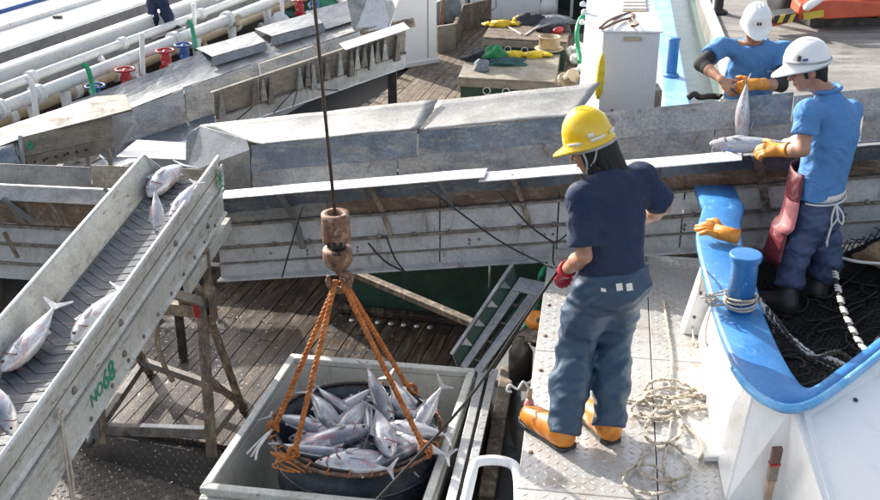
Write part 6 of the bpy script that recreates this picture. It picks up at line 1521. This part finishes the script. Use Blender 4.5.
def boot(root, an, toe, m, sole_m, shaft=.10, name='boot', wd=1.0, knee=None):
    an, toe = V(an), V(toe); st = an+UP*shaft if knee is None else an+(V(knee)-an).normalized()*shaft; d = toe-an; d.z = 0; L = d.length; d.normalize(); zg = toe.z
    F_ = Field([min(an.x,toe.x)-.15,min(an.y,toe.y)-.15,zg-.02],[max(an.x,toe.x)+.15,max(an.y,toe.y)+.15,an.z+shaft+.1],.007)
    heel = V((an.x,an.y,zg))-d*.055; g = lambda t, h: V((lerp(heel.x,toe.x,t),lerp(heel.y,toe.y,t),zg+h))
    F_.cone(g(.12,.055), g(.45,.05), .045*wd,.046*wd,.03); F_.cone(g(.45,.05), g(.86,.042), .046*wd,.046*wd,.03); F_.cone(g(.2,.07), st, .048*wd,.046*wd,.04); F_.cone(g(.25,.09),g(.7,.055),.045*wd,.04*wd,.04)
    F_.cut((0,0,zg+.018), (0,0,-1))
    o = fpart(root, name, F_, m)
    sd = V((-d.y,d.x,0)); prof_s = [(-.02,.030),(.1,.044),(.3,.042),(.5,.044),(.75,.052),(.92,.046),(1.02,.024)]
    poly = [g(t,0)+sd*w*wd*1.10 for t,w in prof_s]+[g(t,0)-sd*w*wd*1.10 for t,w in prof_s[::-1]]
    part(o, 'sole', MB().prism(poly, (0,0,.024)), sole_m, bevel=.004)
def glove(root, wr, d, n, t, curl, m, cuff=.07, s=1.08, label=None, back=None):
    wr = V(wr); d = V(d).normalized(); bd_ = V(back).normalized() if back else d
    F_ = Field([wr.x-.26,wr.y-.26,wr.z-.26],[wr.x+.26,wr.y+.26,wr.z+.26],.005)
    hand_prims(F_, wr, d, n, t, curl, .0125, s, .008); F_.cone(wr-bd_*cuff, wr, .047,.036,.02); F_.cone(wr, wr+d*.03, .036,.034,.02)
    F_.cut_local(wr-bd_*cuff, -bd_, wr-bd_*(cuff+.05), .08)
    return fpart(root, 'glove', F_, m, 1, label)

# ---------------------------------------------------------------- 1. yellow helmet, navy shirt, platform
fac = V((-.48,.88,0)).normalized(); lt = V((-fac.y,fac.x,0))     # lt = person's left
an_l, toe_l = P(563,431,.09), P(524,419,.0); an_r, toe_r = P(609,424,.09), P(583,412,.0)
toe_l = V((toe_l.x,toe_l.y,.0015+.004)); toe_r = V((toe_r.x,toe_r.y,.0055))
pel = V((.850,4.86,.86)); chest = V((.825,4.93,1.15)); neck = V((.805,4.965,1.375)); 
J = dict(pelvis=pel, chest=chest, neck=neck, sh_l=chest+lt*.175+V((0,0,.125)), sh_r=chest-lt*.180+V((0,.0,.165)),
    el_l=Q(584,256,4.74), wr_l=Q(565,271,4.98), el_r=Q(663,207,5.10), wr_r=Q(640,222,5.36),
    hip_l=pel+lt*.095-UP*.03, hip_r=pel-lt*.095-UP*.03, kn_l=V((.70,4.90,.47)), kn_r=V((.895,4.98,.47)), an_l=an_l, an_r=an_r)
head1 = Q(592,149,5.0); look1 = V((-.86,.36,-.36)); hup1 = V((-.30,.10,.95)).normalized()
p1, fr1 = person(J, head1, look1, hup1, fac, [(V(J['wr_r']), (V(J['wr_r'])-V(J['el_r'])), V((.6,-.5,.6)), V((-.3,.3,.8)), .5)],
    'man in yellow helmet, navy shirt and blue waterproof trousers standing on the platform', MT['navy'], MT['trouser'], .84, -.035, 1.08, foldamp=.0085, waist_over=.03, sleeve_bag=1.22)
hm, hfr = helmet(p1, head1+hup1*.045, look1, hup1, MT['helmet_y'], 'helmet', 1.14, .93)
hc = head1+hup1*.045
surf_patch(hm, hc, hfr, -1.9,-1.25,.012,.024,MT['sticker'],'reflective_strip'); surf_patch(hm, hc, hfr, -1.0,-.45,.012,.024,MT['sticker'],'reflective_strip')
surf_patch(hm, hc, hfr, 2.55,3.15,.012,.024,MT['sticker'],'reflective_strip'); surf_patch(hm, hc, hfr, 3.5,4.1,.012,.024,MT['sticker'],'reflective_strip')
surf_patch(hm, hc, hfr, 3.45,3.70,.030,.048,MT['sticker'],'sticker'); surf_patch(hm, hc, hfr, -.95,-.60,.05,.085,MT['sticker'],'sticker')
# hair under the helmet, to the nape
H = Field(head1-V((.22,.22,.28)), head1+V((.24,.2,.18)), .0055)
r_, f_, u_ = fr1
H.ell(head1-f_*.042+u_*.0, fr1, (.083,.070,.095), .02); H.cone(head1-f_*.055-u_*.02, head1-f_*.090-u_*.17, .072,.055,.03)
rh = random.Random(4)
for k in range(34):
    a_h = -2.6+5.2*k/33; ro = r_*math.sin(a_h)*.078 - f_*(.02+math.cos(a_h)*.075)
    tp_ = head1+ro+u_*.02; H.cone(tp_, tp_-u_*(.10+rh.uniform(.02,.09))-f_*(.02+rh.uniform(0,.02))*(1 if math.cos(a_h) > 0 else .2)+r_*rh.uniform(-.012,.012), .016,.005,.006)
H.folds(.003,[((90,60,8),.3,.6),((-60,110,10),1.1,.5)])
fpart(p1,'hair',H,MT['hair'],0)
part(p1,'helmet_band',MB().tube([hc+r_*(.101*math.cos(a))+f_*(.118*math.sin(a)-.004)-u_*.022 for a in [2*math.pi*k/28 for k in range(28)]], .009, 6, True),MT['strap'],True)
for s_ in (-1,1):
    part(p1,'chin_strap',MB().tube(smoothline([hc+r_*(.095*s_)-u_*.012+f_*.02, head1+r_*(.088*s_)-u_*.03+f_*.012, head1+r_*(.066*s_)-u_*.085+f_*.035, head1-u_*.118+f_*.052],4), .006, 6),MT['strap'],True)
    part(p1,'chin_strap',MB().tube(smoothline([hc+r_*(.09*s_)-u_*.012-f_*.06, head1+r_*(.090*s_)-u_*.03-f_*.03, head1+r_*(.075*s_)-u_*.07+f_*.02],4), .005, 6),MT['strap'],True)
d = V(J['wr_l'])-V(J['el_l'])
glove(p1, J['wr_l'], d, V((-.2,-.55,.85)), V((.25,.9,.1)), .75, MT['glove_r'], .05, 1.1, 'red rubber glove on the left hand')
boot(p1, an_l, toe_l, MT['boot_o'], MT['black'], .03, 'boot', 1.25, J['kn_l']); boot(p1, an_r, toe_r, MT['boot_o'], MT['black'], .03, 'boot', 1.25, J['kn_r'])
sp1 = (chest-pel).normalized()
for a, b in ((616,622),(626,632)):
    part(p1,'white_tag',MB().sheet([Q(a,284,4.64),Q(b,283,4.645),Q(b+1,290,4.645),Q(a+1,291,4.64)],.004),MT['sticker'])
part(p1,'belt_tab',MB().sheet([Q(601,288,4.66),Q(606,289,4.655),Q(606,292,4.655),Q(601,291,4.66)],.004),MT['sticker'])

# ---------------------------------------------------------------- 2. right-hand man, polo, red apron
fac2 = V((-.80,.60,0)).normalized(); lt2 = V((-fac2.y,fac2.x,0))
pel2 = Q(816,206,6.22); chest2 = Q(832,135,6.27); neck2 = Q(826,92,6.28)
an2l, an2r = V((2.13,6.02,.15)), V((2.36,6.18,.15))
J2 = dict(pelvis=pel2, chest=chest2, neck=neck2, sh_l=Q(808,112,6.05), sh_r=Q(850,112,6.44), el_l=Q(803,150,5.98), wr_l=Q(781,150,6.10), el_r=Q(830,148,6.62), wr_r=Q(800,140,6.52),
    hip_l=pel2+lt2*.09-UP*.05, hip_r=pel2-lt2*.09-UP*.05, kn_l=Q(793,262,6.10), kn_r=Q(829,262,6.20), an_l=an2l, an_r=an2r)
head2 = Q(808,70,6.28); look2 = V((-.88,.12,-.28)); hup2 = V((-.16,.02,.97)).normalized()
p2, fr2 = person(J2, head2, look2, hup2, fac2, [], 'man in white helmet and blue polo with dark red apron holding a fish', MT['polo'], MT['trouser2'], .60, .055, .92, foldamp=.009, waist_over=.12, sleeve_bag=1.2, leg_end=.72, bulk=1.12)
hc2 = head2+hup2*.045
hm2, hf2 = helmet(p2, hc2, look2, hup2, MT['helmet_w'])
r2_, f2_, u2_ = hf2
part(hm2,'goggle_band',MB().tube([hc2+r2_*(.119*math.cos(a))+f2_*(.136*math.sin(a)+.004)+u2_*(.028+.030*math.sin(a)) for a in [math.pi*.62+math.pi*.95*k/22 for k in range(23)]], .007, 6),MT['strap'],True)
part(hm2,'clip',MB().box(hc2-r2_*.10+f2_*.055+u2_*.07,(.02,.03,.03)),MT['darksteel'],bevel=.003)
surf_patch(hm2, hc2, hf2, 2.9,3.1,.045,.058,MT['valveblue'],'emblem')
H = Field(head2-V((.2,.2,.2)), head2+V((.2,.2,.2)), .007)
H.ell(head2-f2_*.035+u2_*.015, fr2, (.081,.072,.085), .02); H.cone(head2-f2_*.06-u2_*.02, head2-f2_*.065-u2_*.075,.05,.035,.02)
for s_ in (-1,1): H.cone(head2+r2_*(.072*s_)+u2_*.02+f2_*.025, head2+r2_*(.074*s_)-u2_*.02+f2_*.022,.014,.010,.01)
fpart(p2,'hair',H,MT['hair'],0)
part(p2,'helmet_band',MB().tube([hc2+r2_*(.101*math.cos(a))+f2_*(.118*math.sin(a)-.004)-u2_*.02 for a in [2*math.pi*k/28 for k in range(28)]], .008, 6, True),MT['strap'],True)
# collar, glove
part(p2,'collar',MB().tube([neck2+UP*.022+V((.078*math.cos(a),.075*math.sin(a),.012*math.cos(a))) for a in [2*math.pi*k/24 for k in range(24)]], .014, 8, True),MT['polo'],True)
glove(p2, J2['wr_l'], V((-.95,.25,-.1)), V((-.1,-.6,.8)), V((.1,.5,.8)), .7, MT['glove_o'], .06, 1.12, 'orange rubber glove on the near hand', V(J2['wr_l'])-V(J2['el_l']))
glove(p2, J2['wr_r'], V((-.9,-.2,-.05)), V((-.2,.1,.95)), V((-.3,-.9,.1)), .5, MT['glove_w'], .05, 1.05, 'white cotton glove on the far hand', V(J2['wr_r'])-V(J2['el_r']))
# boots
for a, kk in ((an2l,'kn_l'), (an2r,'kn_r')):
    tt = V((a.x,a.y,.02))+fac2*.17
    boot(p2, a, tt, MT['black'], MT['black'], .15, 'boot', 1.3, J2[kk])
# apron: curved sheet over the front, from chest to shin
sp2 = (chest2-pel2).normalized()
def apron(root, cen_fn, half, h0, h1, m, name, nu=18, nv=10, off=.0):
    return part(root, name, MB().grid(nu, nv, lambda s, t: cen_fn(lerp(-half,half,s), lerp(h0,h1,t), off)), m, True)
def apr2(a, z, off):
    # round the front of the body; a = angle from facing, z height
    t = (z-.15)/(pel2.z-.15); c = V((lerp((an2l.x+an2r.x)/2, pel2.x, t), lerp((an2l.y+an2r.y)/2, pel2.y, t), z)) + fac2*(.03 if t < .8 else .0)
    k = 1.0 + .25*max(0,1-t)
    rad_f, rad_s = (.185+.08*max(0,1-t))*1.0+off, (.232*k)+off
    d = fac2*math.cos(a)*rad_f + lt2*math.sin(a)*rad_s
    return c + d*(1+.02*math.sin(9*a+6*z))
ap = part(p2, 'apron', MB().grid(26, 16, lambda s, t: apr2(lerp(-1.75,1.38,s), lerp(.36,pel2.z+.24,t), 0)), MT['apron_red'], True); md = ap.modifiers.new('s','SOLIDIFY'); md.thickness = .004
# folded pink lining flap on the near edge
fl_ = part(ap, 'pink_flap', MB().grid(6, 6, lambda s, t: apr2(lerp(.85,1.42,s), lerp(pel2.z-.11,pel2.z+.08,t), .012)), MT['apron_pink'], True, label='folded back pink lining of the apron')
md = fl_.modifiers.new('s','SOLIDIFY'); md.thickness = .004
# belt and tied cord at the back
def waist(a, h, off): return pel2 + sp2*h + fac2*math.cos(a)*(.135+off) + lt2*math.sin(a)*(.175+off)
part(p2,'belt',MB().add([p for a in [1.5+k*(2*math.pi-3.0)/24 for k in range(25)] for p in (waist(a,.085,.012), waist(a,.125,.012))], [(2*i,2*i+2,2*i+3,2*i+1) for i in range(24)]),MT['belt'],True).modifiers.new('s','SOLIDIFY').thickness = .006
bk2 = waist(2.6,.08,.03)
part(p2,'apron_cord',MB().tube([waist(1.5+k*(2*math.pi-3.0)/24,.075,.02) for k in range(25)], .006, 6),MT['whiterope'],True)
for q in ([bk2, bk2+V((.045,-.02,-.06)), bk2+V((.05,-.02,-.12)), bk2+V((.02,-.02,-.09)), bk2],[bk2, bk2+V((-.02,-.02,-.07)), bk2+V((-.015,-.02,-.15)), bk2+V((-.03,-.02,-.25))],[bk2,bk2+V((.015,-.02,-.08)),bk2+V((-.02,-.02,-.16)),bk2+V((-.022,-.02,-.27))]):
    part(p2,'apron_cord',MB().tube(smoothline(q,5), .006, 6),MT['whiterope'],True)
fish(Q(722,144,6.50), Q(782,146,6.44), 1.35, 'pale fish lying on the chute edge in the orange glove of the aproned man', None, 1.05)

# ---------------------------------------------------------------- 3. man behind the chute, facing the camera
fac3 = V((-.12,-.98,0)).normalized(); lt3 = V((-fac3.y,fac3.x,0))
Yb = 8.1
neck3 = Q(755,43,8.05); chest3 = Q(752,73,8.12); pel3 = V((chest3.x+.0,8.22,chest3.z-.34))
zq = -.1
J3 = dict(pelvis=pel3, chest=chest3, neck=neck3, sh_r=Q(720,47,8.05), sh_l=Q(785,51,8.05), el_r=Q(701,64,7.86), wr_r=Q(722,80,7.64), el_l=Q(781,85,7.84), wr_l=Q(756,84,7.62),
    hip_l=pel3+lt3*.09-UP*.05, hip_r=pel3-lt3*.09-UP*.05, kn_l=V((pel3.x+.10,8.12,.42)), kn_r=V((pel3.x-.12,8.14,.42)), an_l=V((pel3.x+.12,8.25,.0)), an_r=V((pel3.x-.14,8.25,.0)))
head3 = Q(755,27,7.98); look3 = V((-.10,-.92,-.36)); hup3 = V((-.02,-.34,.93)).normalized()
p3, fr3 = person(J3, head3, look3, hup3, fac3, [(V(J3['wr_r']), V((.55,-.35,-.55)), V((-.2,-.7,.5)), V((.5,.3,.7)), .55)],
    'man in white helmet and blue polo behind the chute, cutting a fish held upright', MT['polo'], MT['trouser2'], .55, .02, 1.0, foldamp=.009, waist_over=.1, sleeve_bag=1.2)
hc3 = head3+hup3*.045
hm3, hf3 = helmet(p3, hc3, look3, hup3, MT['helmet_w'], 'helmet', 1.0, .9)
surf_patch(hm3, hc3, hf3, 1.42,1.54,.050,.072,MT['darksteel'],'emblem'); surf_patch(hm3, hc3, hf3, 1.60,1.72,.050,.072,MT['darksteel'],'emblem')
part(p3,'collar',MB().tube(smoothline([neck3+UP*.02+V((.08*math.cos(a),.06*math.sin(a)-.01,.01-.03*max(0,-math.sin(a)))) for a in [2*math.pi*k/16-1.2 for k in range(15)]],2), .014, 8),MT['polo'],True)
part(p3,'placket',MB().sheet([chest3+V((-.015,-.142,.13)),chest3+V((.015,-.142,.13)),chest3+V((.012,-.135,.02)),chest3+V((-.012,-.135,.02))],.005),MT['polo'])
part(p3,'chest_mark',MB().sheet([chest3+V((.07,-.142,.06)),chest3+V((.13,-.135,.065)),chest3+V((.13,-.135,.05)),chest3+V((.07,-.142,.045))],.004),MT['strap'])
for s_ in 'lr':
    sh, el = V(J3['sh_'+s_]), V(J3['el_'+s_]); a = sh.lerp(el,.60); wr = V(J3['wr_'+s_])
    F_ = Field([min(a.x,el.x,wr.x)-.1,min(a.y,el.y,wr.y)-.1,min(a.z,el.z,wr.z)-.1],[max(a.x,el.x,wr.x)+.1,max(a.y,el.y,wr.y)+.1,max(a.z,el.z,wr.z)+.1],.007)
    F_.cone(a, el, .054,.050,.02); F_.cone(el, el.lerp(wr,.30), .050,.048,.02); fpart(p3,'arm_cover',F_,MT['armcover'])
d3 = V(J3['wr_l'])-V(J3['el_l'])
glove(p3, J3['wr_l'], V((-.9,-.3,-.05)), V((.0,-.75,.65)), V((-.2,.3,.8)), .8, MT['glove_o'], .11, 1.1, 'orange rubber glove with long cuff', d3)
# knife and apron
kw = V(J3['wr_r'])+V((.06,-.05,-.05))
part(p3,'knife',MB().beam(kw, kw+V((.07,-.06,-.05)), .02,.012),MT['darksteel'],bevel=.003)
ap3 = part(p3,'apron',MB().grid(14,8,lambda s,t: V((lerp(-.21,.21,s)+pel3.x-.02, 7.98+.09*(2*s-1)**2, lerp(.05,pel3.z+.16,t)))),MT['apron_white'],True); ap3.modifiers.new('s','SOLIDIFY').thickness = .005
for a in (J3['an_l'],J3['an_r']): boot(p3, V((a.x,a.y,.05)), V((a.x,a.y,-.095))+fac3*.17, MT['black'], MT['black'], .2, 'boot', 1.1)
fish(Q(742,140,7.38), Q(743,88,7.42), .4, 'frosty fish held head down over the chute by the man behind it', None, 1.0)

# ---------------------------------------------------------------- 4. person on the piped boat, only the legs in view
ft = Q(158,34,15.2); zf4 = ft.z
fwd4 = V((.75,-.4,0)).normalized(); l4 = V((-fwd4.y,fwd4.x,0))
def at4(a, b, z): q = ft + fwd4*a + l4*b; return V((q.x,q.y,zf4+z))
a4l, a4r = Q(153,31,15.15), Q(171,26,15.15)
J4 = dict(pelvis=at4(.0,.0,.90), chest=at4(.02,0,1.22), neck=at4(.04,0,1.45), sh_l=at4(.03,.18,1.40), sh_r=at4(.03,-.18,1.40), el_l=at4(-.02,.24,1.12), wr_l=at4(.1,.22,.88), el_r=at4(-.02,-.24,1.12), wr_r=at4(.1,-.22,.88),
    hip_l=at4(0,.09,.86), hip_r=at4(0,-.09,.86), kn_l=Q(152,5,15.15), kn_r=Q(163,3,15.15), an_l=a4l, an_r=a4r)
pm = (V(J4['kn_l'])+V(J4['kn_r']))/2; sh4 = V((pm.x,pm.y,0))-V((J4['pelvis'].x,J4['pelvis'].y,0))
for k in ('pelvis','chest','neck','sh_l','sh_r','el_l','wr_l','el_r','wr_r','hip_l','hip_r'): J4[k] = V(J4[k])+sh4
head4 = V(J4['neck'])+V((.03,-.02,.14))
hz4 = [(V(J4['wr_'+s]), V((.1,-.1,-1)), V((.3,-.3,.1)), V((.6,-.3,0)), .4) for s in 'lr']
p4, fr4 = person(J4, head4, fwd4, UP, fwd4, hz4, 'person in dark trousers and shoes on the piped boat, only the legs in view', MT['navy'], MT['navy'], .6, .0, .85)
H = Field(head4-V((.2,.2,.2)), head4+V((.2,.2,.2)), .009); H.ell(head4+UP*.045-fwd4*.02, fr4, (.086,.098,.085), .02); fpart(p4,'hair',H,MT['hair'],0)
for a in (a4l,a4r): boot(p4, a, V((a.x,a.y,a.z-.075))+fwd4*.18, MT['black'], MT['black'], .02, 'shoe', .95)
solo('walk_board', MB().prism([Q(140,40,15.0),Q(185,27,15.0),Q(187,24,15.6),Q(142,37,15.6)], (0,0,-.04)), MT['white_dirty'], 'narrow dirty white walk board under the shoes on the piped boat', 'board', bevel=.005)
